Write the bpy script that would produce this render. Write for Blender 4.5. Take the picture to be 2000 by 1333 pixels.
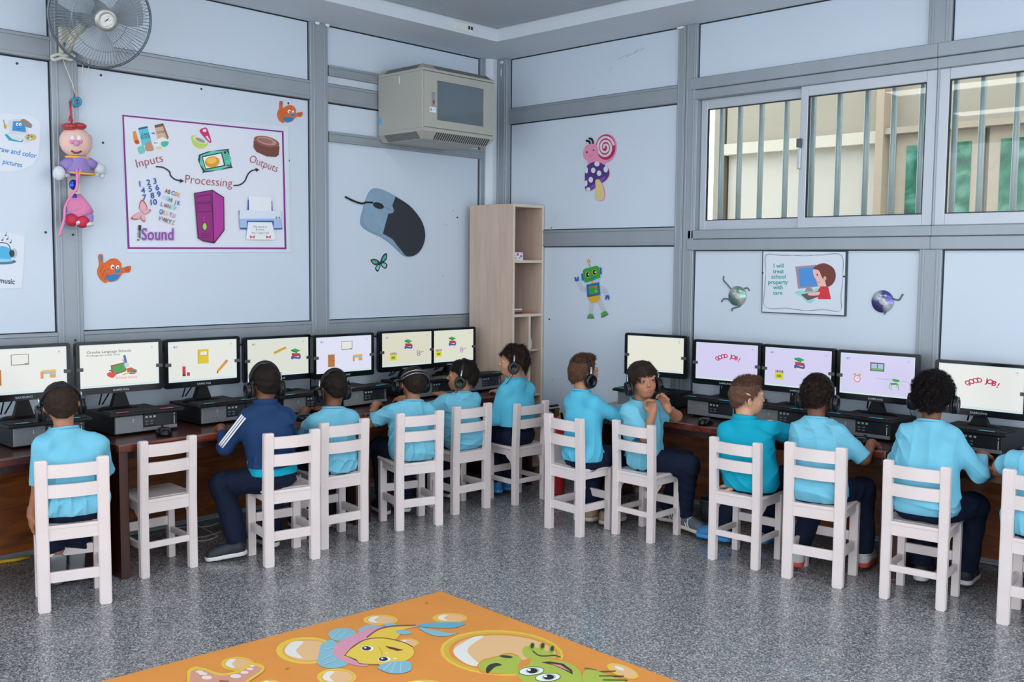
import bpy, bmesh, math, random
import numpy as np
from mathutils import Vector, Matrix, Quaternion
from mathutils.geometry import tessellate_polygon
for o in list(bpy.data.objects): bpy.data.objects.remove(o)
SC = bpy.context.scene
COL = SC.collection
rnd = random.Random(7)
PI = math.pi

# ------------------------------------------------------------------ camera
CAM_O = np.array([5.1495, -5.2169, 1.5])
CAM_R = np.array([0.7239322, 0.68982394, 0.00806825])
CAM_U = np.array([-0.06029984, 0.05162216, 0.99684456])
CAM_F = np.array([-0.68723074, 0.7221344, -0.07896722])
FPX = 1922.14
cd = bpy.data.cameras.new('camera'); cam = bpy.data.objects.new('camera', cd); COL.objects.link(cam)
cd.sensor_width = 36.0; cd.lens = FPX * 36.0 / 2000.0; cd.clip_start = 0.05; cd.clip_end = 200
cam.matrix_world = Matrix(((CAM_R[0], CAM_U[0], -CAM_F[0], CAM_O[0]), (CAM_R[1], CAM_U[1], -CAM_F[1], CAM_O[1]),
                           (CAM_R[2], CAM_U[2], -CAM_F[2], CAM_O[2]), (0, 0, 0, 1)))
SC.camera = cam
# ------------------------------------------------------------------ light
SC.view_settings.view_transform = 'Standard'; SC.view_settings.look = 'None'
SC.view_settings.gamma = 1.0; SC.view_settings.use_curve_mapping = False
SC.view_settings.exposure = EXPOSURE = -0.06
W = bpy.data.worlds.new('sky'); SC.world = W; W.use_nodes = True
bg = W.node_tree.nodes['Background']; bg.inputs[0].default_value = (0.90, 0.95, 1.0, 1); bg.inputs[1].default_value = 3.45
def area_light(name, loc, size, energy, color=(1.0, 0.98, 0.96)):
    l = bpy.data.lights.new(name, 'AREA'); l.shape = 'RECTANGLE'; l.size, l.size_y = size; l.energy = energy; l.color = color
    o = bpy.data.objects.new(name, l); COL.objects.link(o); o.location = loc
    return o

for _x in (2.0, 3.6, 5.2):
    for _y in (-2.0, -3.6, -5.2): area_light('ceiling_lamp', (_x, _y, 3.035), (1.15, 0.28), 11)
# ------------------------------------------------------------------ helpers: colour and materials
def lin(c):
    if isinstance(c, str):
        c = c.lstrip('#'); c = [int(c[i:i + 2], 16) / 255 for i in (0, 2, 4)]
    return tuple(x / 12.92 if x <= 0.04045 else ((x + 0.055) / 1.055) ** 2.4 for x in c)
MATS = {}
def mat(name, col, rough=0.5, metal=0.0, var=0.06, vscale=14.0, bump=0.0, bscale=60.0, spec=0.5, stretch=None, coat=0.0, sheen=0.0, sss=0.0):
    if name in MATS: return MATS[name]
    m = bpy.data.materials.new(name); m.use_nodes = True; nt = m.node_tree; b = nt.nodes['Principled BSDF']
    c = lin(col)
    b.inputs['Roughness'].default_value = rough; b.inputs['Metallic'].default_value = metal
    b.inputs['Specular IOR Level'].default_value = spec
    if coat: b.inputs['Coat Weight'].default_value = coat; b.inputs['Coat Roughness'].default_value = 0.08
    if sheen: b.inputs['Sheen Weight'].default_value = sheen; b.inputs['Sheen Roughness'].default_value = 0.5
    if sss:
        b.inputs['Subsurface Weight'].default_value = sss; b.inputs['Subsurface Radius'].default_value = (0.012, 0.005, 0.003); b.inputs['Subsurface Scale'].default_value = 1.0
    tc = nt.nodes.new('ShaderNodeTexCoord'); mp = nt.nodes.new('ShaderNodeMapping'); nt.links.new(tc.outputs['Object'], mp.inputs[0])
    if stretch: mp.inputs['Scale'].default_value = stretch
    n = nt.nodes.new('ShaderNodeTexNoise'); n.inputs['Scale'].default_value = vscale; n.inputs['Detail'].default_value = 5
    nt.links.new(mp.outputs[0], n.inputs['Vector'])
    r = nt.nodes.new('ShaderNodeValToRGB'); r.color_ramp.elements[0].position = 0.3; r.color_ramp.elements[1].position = 0.72
    r.color_ramp.elements[0].color = tuple(x * (1 - var) for x in c) + (1,); r.color_ramp.elements[1].color = tuple(min(1, x * (1 + var)) for x in c) + (1,)
    nt.links.new(n.outputs['Fac'], r.inputs[0]); nt.links.new(r.outputs[0], b.inputs['Base Color'])
    if bump:
        n2 = nt.nodes.new('ShaderNodeTexNoise'); n2.inputs['Scale'].default_value = bscale; n2.inputs['Detail'].default_value = 4
        nt.links.new(mp.outputs[0], n2.inputs['Vector'])
        bp = nt.nodes.new('ShaderNodeBump'); bp.inputs['Strength'].default_value = bump; bp.inputs['Distance'].default_value = 0.004
        nt.links.new(n2.outputs['Fac'], bp.inputs['Height']); nt.links.new(bp.outputs[0], b.inputs['Normal'])
    MATS[name] = m; return m
def attr_mat(name, rough=0.5, emit=0.0, spec=0.4, var=0.0, sss=0.0, bump=0.0, bscale=200):
    if name in MATS: return MATS[name]
    m = bpy.data.materials.new(name); m.use_nodes = True; nt = m.node_tree; b = nt.nodes['Principled BSDF']
    a = nt.nodes.new('ShaderNodeAttribute'); a.attribute_name = 'Col'
    src = a.outputs['Color']
    if var:
        tc = nt.nodes.new('ShaderNodeTexCoord'); n = nt.nodes.new('ShaderNodeTexNoise'); n.inputs['Scale'].default_value = bscale; n.inputs['Detail'].default_value = 3
        nt.links.new(tc.outputs['Object'], n.inputs['Vector'])
        mr = nt.nodes.new('ShaderNodeMapRange'); mr.inputs['To Min'].default_value = 1 - var; mr.inputs['To Max'].default_value = 1 + var; nt.links.new(n.outputs['Fac'], mr.inputs[0])
        mx = nt.nodes.new('ShaderNodeVectorMath'); mx.operation = 'SCALE'; nt.links.new(src, mx.inputs[0]); nt.links.new(mr.outputs[0], mx.inputs['Scale']); src = mx.outputs[0]
    b.inputs['Roughness'].default_value = rough; b.inputs['Specular IOR Level'].default_value = spec
    if emit:
        b.inputs['Base Color'].default_value = (0.01, 0.01, 0.01, 1)
        nt.links.new(src, b.inputs['Emission Color']); b.inputs['Emission Strength'].default_value = emit
    else: nt.links.new(src, b.inputs['Base Color'])
    if sss:
        b.inputs['Subsurface Weight'].default_value = sss; b.inputs['Subsurface Radius'].default_value = (0.01, 0.004, 0.002); b.inputs['Subsurface Scale'].default_value = 1.0
    MATS[name] = m; return m
INK = attr_mat('printed_ink', 0.45)
SCREEN = attr_mat('lit_screen', 0.25, emit=0.92)

# ------------------------------------------------------------------ helpers: pixel of the photograph -> point on a known plane (only used to measure)
def _ray(px, py): return CAM_F + CAM_R * ((px - 1000) / FPX) - CAM_U * ((py - 666.5) / FPX)
def onplane(px, py, ax, val):
    d = _ray(px, py); t = (val - CAM_O[ax]) / d[ax]; return CAM_O + t * d
def Lw(px, py, d=0.0): q = onplane(px, py, 0, d); return (q[1], q[2])
def Rw(px, py, d=0.0): q = onplane(px, py, 1, -d); return (q[0], q[2])
def Fl(px, py, z=0.0): q = onplane(px, py, 2, z); return (q[0], q[1])

# ------------------------------------------------------------------ helpers: mesh building
class MB:
    def __init__(s): s.v = []; s.f = []; s.m = []; s.sm = []
    def add(s, vs, fs, mi=0, smooth=False):
        b = len(s.v); s.v += [tuple(map(float, p)) for p in vs]; s.f += [tuple(b + i for i in f) for f in fs]; s.m += [mi] * len(fs); s.sm += [smooth] * len(fs); return s
    def box(s, x0, y0, z0, x1, y1, z1, mi=0):
        v = [(x0, y0, z0), (x1, y0, z0), (x1, y1, z0), (x0, y1, z0), (x0, y0, z1), (x1, y0, z1), (x1, y1, z1), (x0, y1, z1)]
        return s.add(v, [(0, 3, 2, 1), (4, 5, 6, 7), (0, 1, 5, 4), (1, 2, 6, 5), (2, 3, 7, 6), (3, 0, 4, 7)], mi)
    def bbox(s, x0, y0, z0, x1, y1, z1, bev=0.004, mi=0, seg=2):
        bm = bmesh.new(); bmesh.ops.create_cube(bm, size=1)
        for v in bm.verts: v.co = Vector(((x0 + x1) / 2 + v.co.x * (x1 - x0), (y0 + y1) / 2 + v.co.y * (y1 - y0), (z0 + z1) / 2 + v.co.z * (z1 - z0)))
        bmesh.ops.bevel(bm, geom=bm.edges[:], offset=bev, segments=seg, affect='EDGES', profile=0.6)
        bm.verts.index_update()
        s.add([v.co for v in bm.verts], [[v.index for v in f.verts] for f in bm.faces], mi, False); bm.free(); return s
    def prism(s, pts, z0, z1, mi=0, axis='z', smooth=False):
        n = len(pts)
        def P(p, z): return {'z': (p[0], p[1], z), 'x': (z, p[0], p[1]), 'y': (p[0], z, p[1])}[axis]
        v = [P(p, z0) for p in pts] + [P(p, z1) for p in pts]
        tri = tessellate_polygon([[Vector((p[0], p[1], 0)) for p in pts]])
        f = [tuple(t) for t in tri] + [tuple(i + n for i in t) for t in tri]
        f += [(i, (i + 1) % n, (i + 1) % n + n, i + n) for i in range(n)]
        return s.add(v, f, mi, smooth)
    def tube(s, pts, r, n=8, mi=0, caps=True, closed=False, flat=None, ref=None):
        pts = [Vector(p) for p in pts]; N = len(pts); rs = r if hasattr(r, '__len__') else [r] * N
        vs = []; prev = None
        for i, p in enumerate(pts):
            if closed: t = pts[(i + 1) % N] - pts[i - 1]
            else: t = pts[min(i + 1, N - 1)] - pts[max(i - 1, 0)]
            t.normalize()
            if prev is None:
                a = Vector(ref) if ref else (Vector((0, 0, 1)) if abs(t.z) < 0.9 else Vector((1, 0, 0)))
            else: a = prev
            u = a - t * a.dot(t)
            if u.length < 1e-6: u = t.orthogonal()
            u.normalize(); w = t.cross(u); prev = u
            fu, fw = flat if flat else (1, 1)
            for k in range(n):
                g = 2 * PI * k / n; vs.append(p + u * math.cos(g) * rs[i] * fu + w * math.sin(g) * rs[i] * fw)
        fs = []
        for i in range(N if closed else N - 1):
            j = (i + 1) % N
            for k in range(n): fs.append((i * n + k, i * n + (k + 1) % n, j * n + (k + 1) % n, j * n + k))
        if caps and not closed: fs += [tuple(range(n))[::-1], tuple((N - 1) * n + k for k in range(n))]
        return s.add(vs, fs, mi, True)
    def lathe(s, prof, n=24, mi=0, M=None, smooth=True):
        vs = []; fs = []
        for (r, z) in prof:
            for k in range(n): g = 2 * PI * k / n; vs.append(Vector((r * math.cos(g), r * math.sin(g), z)))
        for i in range(len(prof) - 1):
            for k in range(n): fs.append((i * n + k, i * n + (k + 1) % n, (i + 1) * n + (k + 1) % n, (i + 1) * n + k))
        if prof[0][0] > 1e-6: fs.append(tuple(range(n))[::-1])
        if prof[-1][0] > 1e-6: fs.append(tuple((len(prof) - 1) * n + k for k in range(n)))
        if M is not None: vs = [M @ v for v in vs]
        return s.add(vs, fs, mi, smooth)
    def ball(s, c, r, n=12, mi=0):
        r = r if hasattr(r, '__len__') else (r, r, r); prof = [(math.sin(PI * i / n), -math.cos(PI * i / n)) for i in range(n + 1)]
        return s.lathe(prof, n * 2, mi, Matrix.Translation(c) @ Matrix.Diagonal((r[0], r[1], r[2], 1)))
    def xf(s, M): s.v = [tuple(M @ Vector(p)) for p in s.v]; return s
    def mesh(s, name, mats):
        me = bpy.data.meshes.new(name); me.from_pydata(s.v, [], s.f); me.update()
        for m in (mats if isinstance(mats, (list, tuple)) else [mats]): me.materials.append(m)
        me.polygons.foreach_set('material_index', s.m); me.polygons.foreach_set('use_smooth', s.sm); me.update(); return me
    def build(s, name, mats, parent=None): return obj(name, s.mesh(name, mats), parent)
def obj(name, me, parent=None, loc=None, rot=None):
    o = bpy.data.objects.new(name, me); COL.objects.link(o)
    if parent: o.parent = parent
    if loc is not None: o.location = loc
    if rot is not None: o.rotation_euler = rot
    return o
def tag(o, label=None, cat=None, group=None, kind=None):
    if label: o['label'] = label
    if cat: o['category'] = cat
    if group: o['group'] = group
    if kind: o['kind'] = kind
    return o
def empty(name, loc=(0, 0, 0), rotz=0.0):
    o = bpy.data.objects.new(name, None); COL.objects.link(o); o.location = loc; o.rotation_euler = (0, 0, rotz); o.empty_display_size = 0.1; return o
def copy_tree(o, parent=None):
    c = o.copy(); COL.objects.link(c); c.parent = parent
    for ch in o.children: copy_tree(ch, c)
    return c

# flat prints: coloured polygons laid on a flat thing, one mesh with a colour attribute
_font_cache = {}
def text_mesh(s, bold=0.0):
    key = (s, bold)
    if key in _font_cache: return _font_cache[key]
    cu = bpy.data.curves.new('t', 'FONT'); cu.body = s; cu.resolution_u = 3; cu.offset = bold
    ob = bpy.data.objects.new('t', cu); COL.objects.link(ob); bpy.context.view_layer.update()
    me = bpy.data.meshes.new_from_object(ob.evaluated_get(bpy.context.evaluated_depsgraph_get()))
    vs = [(v.co.x, v.co.y) for v in me.vertices]; fs = [tuple(p.vertices) for p in me.polygons]
    bpy.data.objects.remove(ob); bpy.data.curves.remove(cu); bpy.data.meshes.remove(me)
    _font_cache[key] = (vs, fs); return vs, fs
class Print:
    """2D drawing; fn(u, v, layer) -> 3D. ydown: v grows downward."""
    def __init__(s, fn, ydown=True): s.fn = fn; s.v = []; s.f = []; s.c = []; s.l = 0; s.yd = -1 if ydown else 1
    def _add(s, pts, faces, col):
        b = len(s.v); s.v += [tuple(s.fn(p[0], p[1], s.l)) for p in pts]; c = lin(col)
        for f in faces: s.f.append(tuple(b + i for i in f)); s.c.append(c)
        s.l += 1
    def poly(s, pts, col):
        tri = tessellate_polygon([[Vector((p[0], p[1], 0)) for p in pts]]); s._add(pts, [tuple(t) for t in tri], col); return s
    def rect(s, x0, y0, x1, y1, col): return s.poly([(x0, y0), (x1, y0), (x1, y1), (x0, y1)], col)
    def ell(s, cx, cy, rx, ry, col, rot=0.0, a0=0, a1=360, n=24):
        ca, sa = math.cos(math.radians(rot)), math.sin(math.radians(rot)); pts = []
        full = (a1 - a0) >= 360
        for i in range(n if full else n + 1):
            g = math.radians(a0 + (a1 - a0) * i / n); x, y = rx * math.cos(g), ry * math.sin(g); pts.append((cx + x * ca - y * sa, cy + x * sa + y * ca))
        return s.poly(pts, col)
    def line(s, pts, w, col, closed=False):
        P = [Vector((p[0], p[1])) for p in pts]; n = len(P); vs = []
        for i in range(n):
            a = P[i - 1] if (i > 0 or closed) else P[i]; b = P[(i + 1) % n] if (i < n - 1 or closed) else P[i]
            t = (b - a); t = t.normalized() if t.length > 1e-9 else Vector((1, 0)); q = Vector((-t.y, t.x)) * w / 2
            vs += [P[i] + q, P[i] - q]
        fs = [(2 * i, 2 * i + 1, 2 * ((i + 1) % n) + 1, 2 * ((i + 1) % n)) for i in range(n if closed else n - 1)]
        s._add(vs, fs, col); return s
    def smooth(s, pts, closed=True, n=5):
        P = [Vector((p[0], p[1])) for p in pts]; N = len(P); out = []
        for i in range(N if closed else N - 1):
            p0 = P[(i - 1) % N] if closed or i > 0 else P[i]; p1 = P[i]; p2 = P[(i + 1) % N]; p3 = P[(i + 2) % N] if closed or i < N - 2 else p2
            for k in range(n):
                t = k / n; out.append(tuple(0.5 * ((2 * p1) + (p2 - p0) * t + (2 * p0 - 5 * p1 + 4 * p2 - p3) * t * t + (3 * p1 - p0 - 3 * p2 + p3) * t ** 3)))
        if not closed: out.append(tuple(P[-1]))
        return out
    def blob(s, pts, col, n=5): return s.poly(s.smooth(pts, True, n), col)
    def curve(s, pts, w, col, n=6): return s.line(s.smooth(pts, False, n), w, col)
    def text(s, t, x, y, size, col, rot=0.0, bold=0.0, align='l', sx=1.0, shear=0.0):
        vs, fs = text_mesh(t, bold)
        if not vs: return s
        x0 = min(v[0] for v in vs); x1 = max(v[0] for v in vs); off = {'l': x0, 'c': (x0 + x1) / 2, 'r': x1}[align]
        ca, sa = math.cos(math.radians(rot)), math.sin(math.radians(rot)); pts = []
        for (a, b) in vs:
            u = (a - off) * size * sx; w = b * size * s.yd + u * shear; pts.append((x + u * ca - w * sa, y + u * sa + w * ca))
        s._add(pts, fs, col); return s
    def build(s, name, parent=None, m=None):
        me = bpy.data.meshes.new(name); me.from_pydata(s.v, [], s.f); me.update(); me.materials.append(m or INK)
        at = me.color_attributes.new('Col', 'FLOAT_COLOR', 'CORNER'); arr = np.ones((len(me.loops), 4), np.float32); i = 0
        for p, c in zip(me.polygons, s.c):
            arr[p.loop_start:p.loop_start + p.loop_total, :3] = c
        at.data.foreach_set('color', arr.ravel()); me.update()
        return obj(name, me, parent)
EPS = 0.00009
def slabL(name, px_pts, x0, x1, m, parent=None, smooth=False):
    return MB().prism([Lw(*p) for p in px_pts], x0, x1, 0, 'x').build(name, m, parent)
def slabR(name, px_pts, y0, y1, m, parent=None):
    return MB().prism([Rw(*p) for p in px_pts], -y0, -y1, 0, 'y').build(name, m, parent)
def printL(d): return Print(lambda u, v, l: (d + EPS * (l + 1), *Lw(u, v)))
def printR(d):
    def fn(u, v, l): q = Rw(u, v); return (q[0], -(d + EPS * (l + 1)), q[1])
    return Print(fn)
# ================================================================== THE SETTING
ALU = mat('brushed_aluminium_frame', '#949ea7', 0.45, 0.3, 0.04, 6, stretch=(1, 1, 0.15))
PANEL = mat('laminate_wall_panel', '#c2d0df', 0.42, 0, 0.015, 2.0, 0.04, 300)
GASKET = mat('black_rubber_gasket', '#1b2530', 0.6)
SCREWM = mat('dark_screw', '#3a3f46', 0.5, 0.6)
PAINTW = mat('white_painted_plaster', '#c9d4de', 0.6, 0, 0.02, 3)
SOFF = mat('grey_white_soffit_paint', '#ccd6df', 0.7, 0, 0.03, 2)
SILIC = mat('white_silicone_smear', '#dfe5ea', 0.5)

def terrazzo():
    m = bpy.data.materials.new('polished_terrazzo'); m.use_nodes = True; nt = m.node_tree; b = nt.nodes['Principled BSDF']; N = nt.nodes.new; Lk = nt.links.new
    tc = N('ShaderNodeTexCoord')
    v = N('ShaderNodeTexVoronoi'); v.feature = 'F1'; v.inputs['Scale'].default_value = 190; v.inputs['Randomness'].default_value = 1; Lk(tc.outputs['Object'], v.inputs['Vector'])
    sep = N('ShaderNodeSeparateColor'); Lk(v.outputs['Color'], sep.inputs[0])
    r = N('ShaderNodeValToRGB'); r.color_ramp.interpolation = 'CONSTANT'; e = r.color_ramp.elements
    cols = [(0.0, '#4c4e52'), (0.18, '#616367'), (0.38, '#76787c'), (0.58, '#898b8f'), (0.76, '#9c9ea2'), (0.9, '#b8babd')]
    e[0].position = 0; e[0].color = lin(cols[0][1]) + (1,); e[1].position = cols[1][0]; e[1].color = lin(cols[1][1]) + (1,)
    for p, c in cols[2:]: k = e.new(p); k.color = lin(c) + (1,)
    Lk(sep.outputs[0], r.inputs[0])
    n = N('ShaderNodeTexNoise'); n.inputs['Scale'].default_value = 1.3; n.inputs['Detail'].default_value = 4; Lk(tc.outputs['Object'], n.inputs['Vector'])
    mr = N('ShaderNodeMapRange'); mr.inputs['To Min'].default_value = 0.9; mr.inputs['To Max'].default_value = 1.1; Lk(n.outputs['Fac'], mr.inputs[0])
    mx = N('ShaderNodeVectorMath'); mx.operation = 'SCALE'; Lk(r.outputs[0], mx.inputs[0]); Lk(mr.outputs[0], mx.inputs['Scale']); Lk(mx.outputs[0], b.inputs['Base Color'])
    n3 = N('ShaderNodeTexNoise'); n3.inputs['Scale'].default_value = 9; n3.inputs['Detail'].default_value = 5; Lk(tc.outputs['Object'], n3.inputs['Vector'])
    m3 = N('ShaderNodeMapRange'); m3.inputs['To Min'].default_value = 0.16; m3.inputs['To Max'].default_value = 0.30; Lk(n3.outputs['Fac'], m3.inputs[0]); Lk(m3.outputs[0], b.inputs['Roughness'])
    b.inputs['Specular IOR Level'].default_value = 0.55
    return m
fl = MB().box(-0.1, -8.0, -0.1, 8.0, 0.1, 0.0).build('floor', terrazzo()); tag(fl, kind='structure')

# ---- left wall: backing, panels, posts, rails
wl = MB().box(-0.12, -8.0, 0.0, -0.012, 0.0, 3.3).build('wall_left', GASKET); tag(wl, kind='structure')
def panelL(y0, y1, z0, z1): return MB().bbox(-0.012, y0, z0, 0.0, y1, z1, 0.0015, seg=1).build('panel', PANEL, wl)
def postL(y0, y1, z0=0.0, z1=2.964, d=0.022):
    m = MB().bbox(-0.01, y0, z0, d, y1, z1, 0.003, seg=1)
    w = y1 - y0
    m.bbox(d - 0.001, y0 + w * 0.16, z0, d + 0.005, y0 + w * 0.24, z1, 0.002, seg=1).bbox(d - 0.001, y1 - w * 0.24, z0, d + 0.005, y1 - w * 0.16, z1, 0.002, seg=1)
    return m.build('post', ALU, wl)
def railL(y0, y1, z0, z1, d=0.018):
    m = MB().bbox(-0.01, y0, z0, d, y1, z1, 0.003, seg=1); h = z1 - z0
    m.bbox(d - 0.001, y0, z1 - h * 0.16, d + 0.006, y1, z1 - 0.002, 0.002, seg=1).bbox(d - 0.001, y0, z0 + 0.002, d + 0.006, y1, z0 + h * 0.16, 0.002, seg=1)
    return m.build('rail', ALU, wl)
posts = [(-7.90, -7.77), (-6.30, -6.17), (-4.735, -4.605), (-3.185, -3.054), (-1.635, -1.505)]
for a, b in posts: postL(a, b)
bays = [(posts[i][1], posts[i + 1][0]) for i in range(4)] + [(-1.505, -0.171)]
for a, b in bays:
    for za, zb in ((2.609, 2.962), (1.130, 2.490), (0.097, 1.010)): MB().box(-0.011, b - 0.0075, za, 0.0012, b - 0.001, zb).box(-0.011, a + 0.004, zb - 0.0062, 0.0012, b - 0.004, zb - 0.0005).box(-0.011, a + 0.004, za + 0.0005, 0.0012, b - 0.004, za + 0.003).build('gasket', GASKET, wl)
    panelL(a + 0.006, b - 0.007, 2.611, 2.96); panelL(a + 0.006, b - 0.007, 1.132, 2.486); panelL(a + 0.006, b - 0.007, 0.10, 1.008)
    railL(a, b, 2.492, 2.607); railL(a, b, 1.012, 1.128); railL(a, b, 0.0, 0.095)
# battens that carry the wall cabinet
for z0, z1, y0, y1 in ((2.655, 2.719, -1.500, -0.52), (2.249, 2.312, -1.500, -0.14)):
    MB().box(0.0, y0, z0, 0.022, y1, z1).bbox(0.02, y0, z1 - 0.016, 0.03, y1, z1, 0.002, seg=1).bbox(0.02, y0, z0, 0.03, y1, z0 + 0.012, 0.002, seg=1).box(0.0, y0 - 0.003, z0, 0.02, y0 + 0.004, z1 - .004, 1).build('batten', [ALU, GASKET], wl)
# corner strip, corner column
MB().bbox(-0.01, -0.171, 0, 0.02, -0.129, 2.964, 0.003, seg=1).build('post', ALU, wl)
MB().prism([(-0.02, -0.129), (0.03, -0.129), (0.05, -0.115), (0.062, -0.09), (0.062, 0.02), (-0.02, 0.02)], 0, 2.964).build('corner_column', PAINTW, wl)
# screws in the panels
scr = MB().lathe([(0.0065, 0), (0.006, 0.002), (0.003, 0.003), (0, 0.003)], 10, 0, Matrix.Rotation(PI / 2, 4, 'Y')).mesh('screw', SCREWM)
for px, py in [(33, 124), (197, 147), (393, 174), (201, 279), (564, 314), (89, 454), (139, 459), (143.5, 664.5), (563, 202), (893, 425)]:
    y, z = Lw(px, py); obj('screw', scr, wl, (0.0005 if px not in (139, 143.5) else 0.022, y, z))
for px, py, s in [(866, 438, .5), (872, 440, .5), (895, 436, .4), (885, 412, .5), (866, 539, .6), (893, 472, .4)]:
    y, z = Lw(px, py); o = obj('screw_hole', scr, wl, (0.0, y, z)); o.scale = (0.3, s, s)

# ---- right wall with the window band
wr = MB().box(-0.1, 0.012, 0.0, 1.72, 0.11, 3.3).box(1.72, 0.012, 0.0, 8.0, 0.11, 1.6).box(1.72, 0.012, 2.6, 8.0, 0.11, 3.3).build('wall_right', GASKET); tag(wr, kind='structure')
def panelR(x0, x1, z0, z1): return MB().bbox(x0, 0.0, z0, x1, 0.012, z1, 0.0015, seg=1).build('panel', PANEL, wr)
def railR(x0, x1, z0, z1, d=0.018):
    h = z1 - z0; m = MB().bbox(x0, -d, z0, x1, 0.01, z1, 0.003, seg=1)
    m.bbox(x0, -d - 0.006, z1 - h * 0.16, x1, -d + 0.001, z1 - 0.002, 0.002, seg=1).bbox(x0, -d - 0.006, z0 + 0.002, x1, -d + 0.001, z0 + h * 0.16, 0.002, seg=1)
    return m.build('rail', ALU, wr)
def postR(x0, x1, z0=0.0, z1=2.964, d=0.022):
    w = x1 - x0; m = MB().bbox(x0, -d, z0, x1, 0.01, z1, 0.003, seg=1)
    m.bbox(x0 + w * 0.14, -d - 0.005, z0, x0 + w * 0.24, -d + 0.001, z1, 0.002, seg=1).bbox(x1 - w * 0.24, -d - 0.005, z0, x1 - w * 0.14, -d + 0.001, z1, 0.002, seg=1)
    return m.build('post', ALU, wr)
def gaskR(a, b, za, zb): MB().box(a + 0.001, -0.0012, za, a + 0.0075, 0.011, zb).box(a + 0.004, -0.0012, zb - 0.006, b - 0.004, 0.011, zb - 0.0005).box(a + 0.004, -0.0012, za + 0.0005, b - 0.004, 0.011, za + 0.002).build('gasket', GASKET, wr)
for a, b in ((1.742, 3.132), (3.247, 4.63)): gaskR(a, b, 2.634, 2.962); gaskR(a, b, 0.097, 1.588)
for za, zb in ((2.611, 2.962), (1.733, 2.499), (0.097, 1.6185)): gaskR(0.157, 1.602, za, zb)
postR(0.062, 0.157, d=0.05)
postR(1.602, 1.66); postR(1.663, 1.742)
postR(3.132, 3.247, 0.0, 1.59); postR(3.132, 3.247, 2.63, 2.964)
postR(4.63, 4.75, 0.0, 1.59); postR(4.63, 4.75, 2.63, 2.964); postR(6.13, 6.25); 
panelR(0.163, 1.596, 2.615, 2.96); panelR(0.163, 1.596, 1.738, 2.494); panelR(0.163, 1.596, 0.10, 1.613)
railR(0.157, 1.602, 2.500, 2.610); railR(0.157, 1.602, 1.619, 1.732); railR(0.157, 1.602, 0.0, 0.095)
for a, b in ((1.742, 3.132), (3.247, 4.63), (4.75, 6.13)):
    panelR(a + 0.006, b - 0.006, 2.636, 2.96); panelR(a + 0.006, b - 0.006, 0.10, 1.584); railR(a, b, 0.0, 0.095)
scrR = MB().lathe([(0.006, 0), (0.0055, 0.002), (0.003, 0.003), (0, 0.003)], 10, 0, Matrix.Rotation(PI / 2, 4, 'X')).mesh('screw', SCREWM)
for px, py, s in [(1073, 624, 1.1), (1077, 445, .7), (1073, 446, .4), (1086, 426, .4), (1079.5, 742, .5), (1218, 730, .5)]:
    x, z = Rw(px, py); o = obj('screw', scrR, wr, (x, -0.0005, z)); o.scale = (s, s, s)
# faint scuffs on the upper right panel
sc = MB()
for pts in ([(1205, 117), (1216, 111), (1228, 106)], [(1222, 112), (1240, 103), (1258, 94)], [(1237, 104), (1246, 96)], [(1190, 139), (1196, 132)]):
    sc.tube([(Rw(*p)[0], -0.0003, Rw(*p)[1]) for p in pts], 0.0012, 5)
sc.build('scuff_mark', mat('grey_scuff', '#98a4b4', 0.6), wr)
# silicone smears where the posts meet the soffit
for px, py in ((615, 42), (635, 46)):
    y, z = Lw(px, py); MB().ball((0.026, y, z - 0.012), (0.003, 0.018, 0.012), 6).build('silicone_smear', SILIC, wl)
MB().ball((0.112, -0.053, 2.94), (0.02, 0.004, 0.01), 6).ball((0.105, -0.053, 2.87), (0.004, 0.003, 0.03), 6).build('silicone_smear', SILIC, wr)
MB().ball((1.62, -0.026, 2.955), (0.03, 0.003, 0.007), 6).build('silicone_smear', SILIC, wr)

# ---- windows: frame, sliding sashes, panes, bars outside
GLASS = bpy.data.materials.new('window_glass'); GLASS.use_nodes = True
_nt = GLASS.node_tree; _nt.nodes.remove(_nt.nodes['Principled BSDF']); _g = _nt.nodes.new('ShaderNodeBsdfGlossy'); _g.inputs['Roughness'].default_value = 0.02
_t = _nt.nodes.new('ShaderNodeBsdfTransparent'); _t.inputs[0].default_value = (0.94, 0.97, 0.96, 1); _fr = _nt.nodes.new('ShaderNodeFresnel'); _fr.inputs[0].default_value = 1.35
_mx = _nt.nodes.new('ShaderNodeMixShader'); _nt.links.new(_fr.outputs[0], _mx.inputs[0]); _nt.links.new(_t.outputs[0], _mx.inputs[1]); _nt.links.new(_g.outputs[0], _mx.inputs[2]); _nt.links.new(_mx.outputs[0], _nt.nodes['Material Output'].inputs[0])
SASH = mat('anodised_window_sash', '#b3bcc6', 0.4, 0.25, 0.03, 5)
BARM = mat('galvanised_bar', '#a9b6ba', 0.45, 0.25, 0.05, 20)
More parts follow.
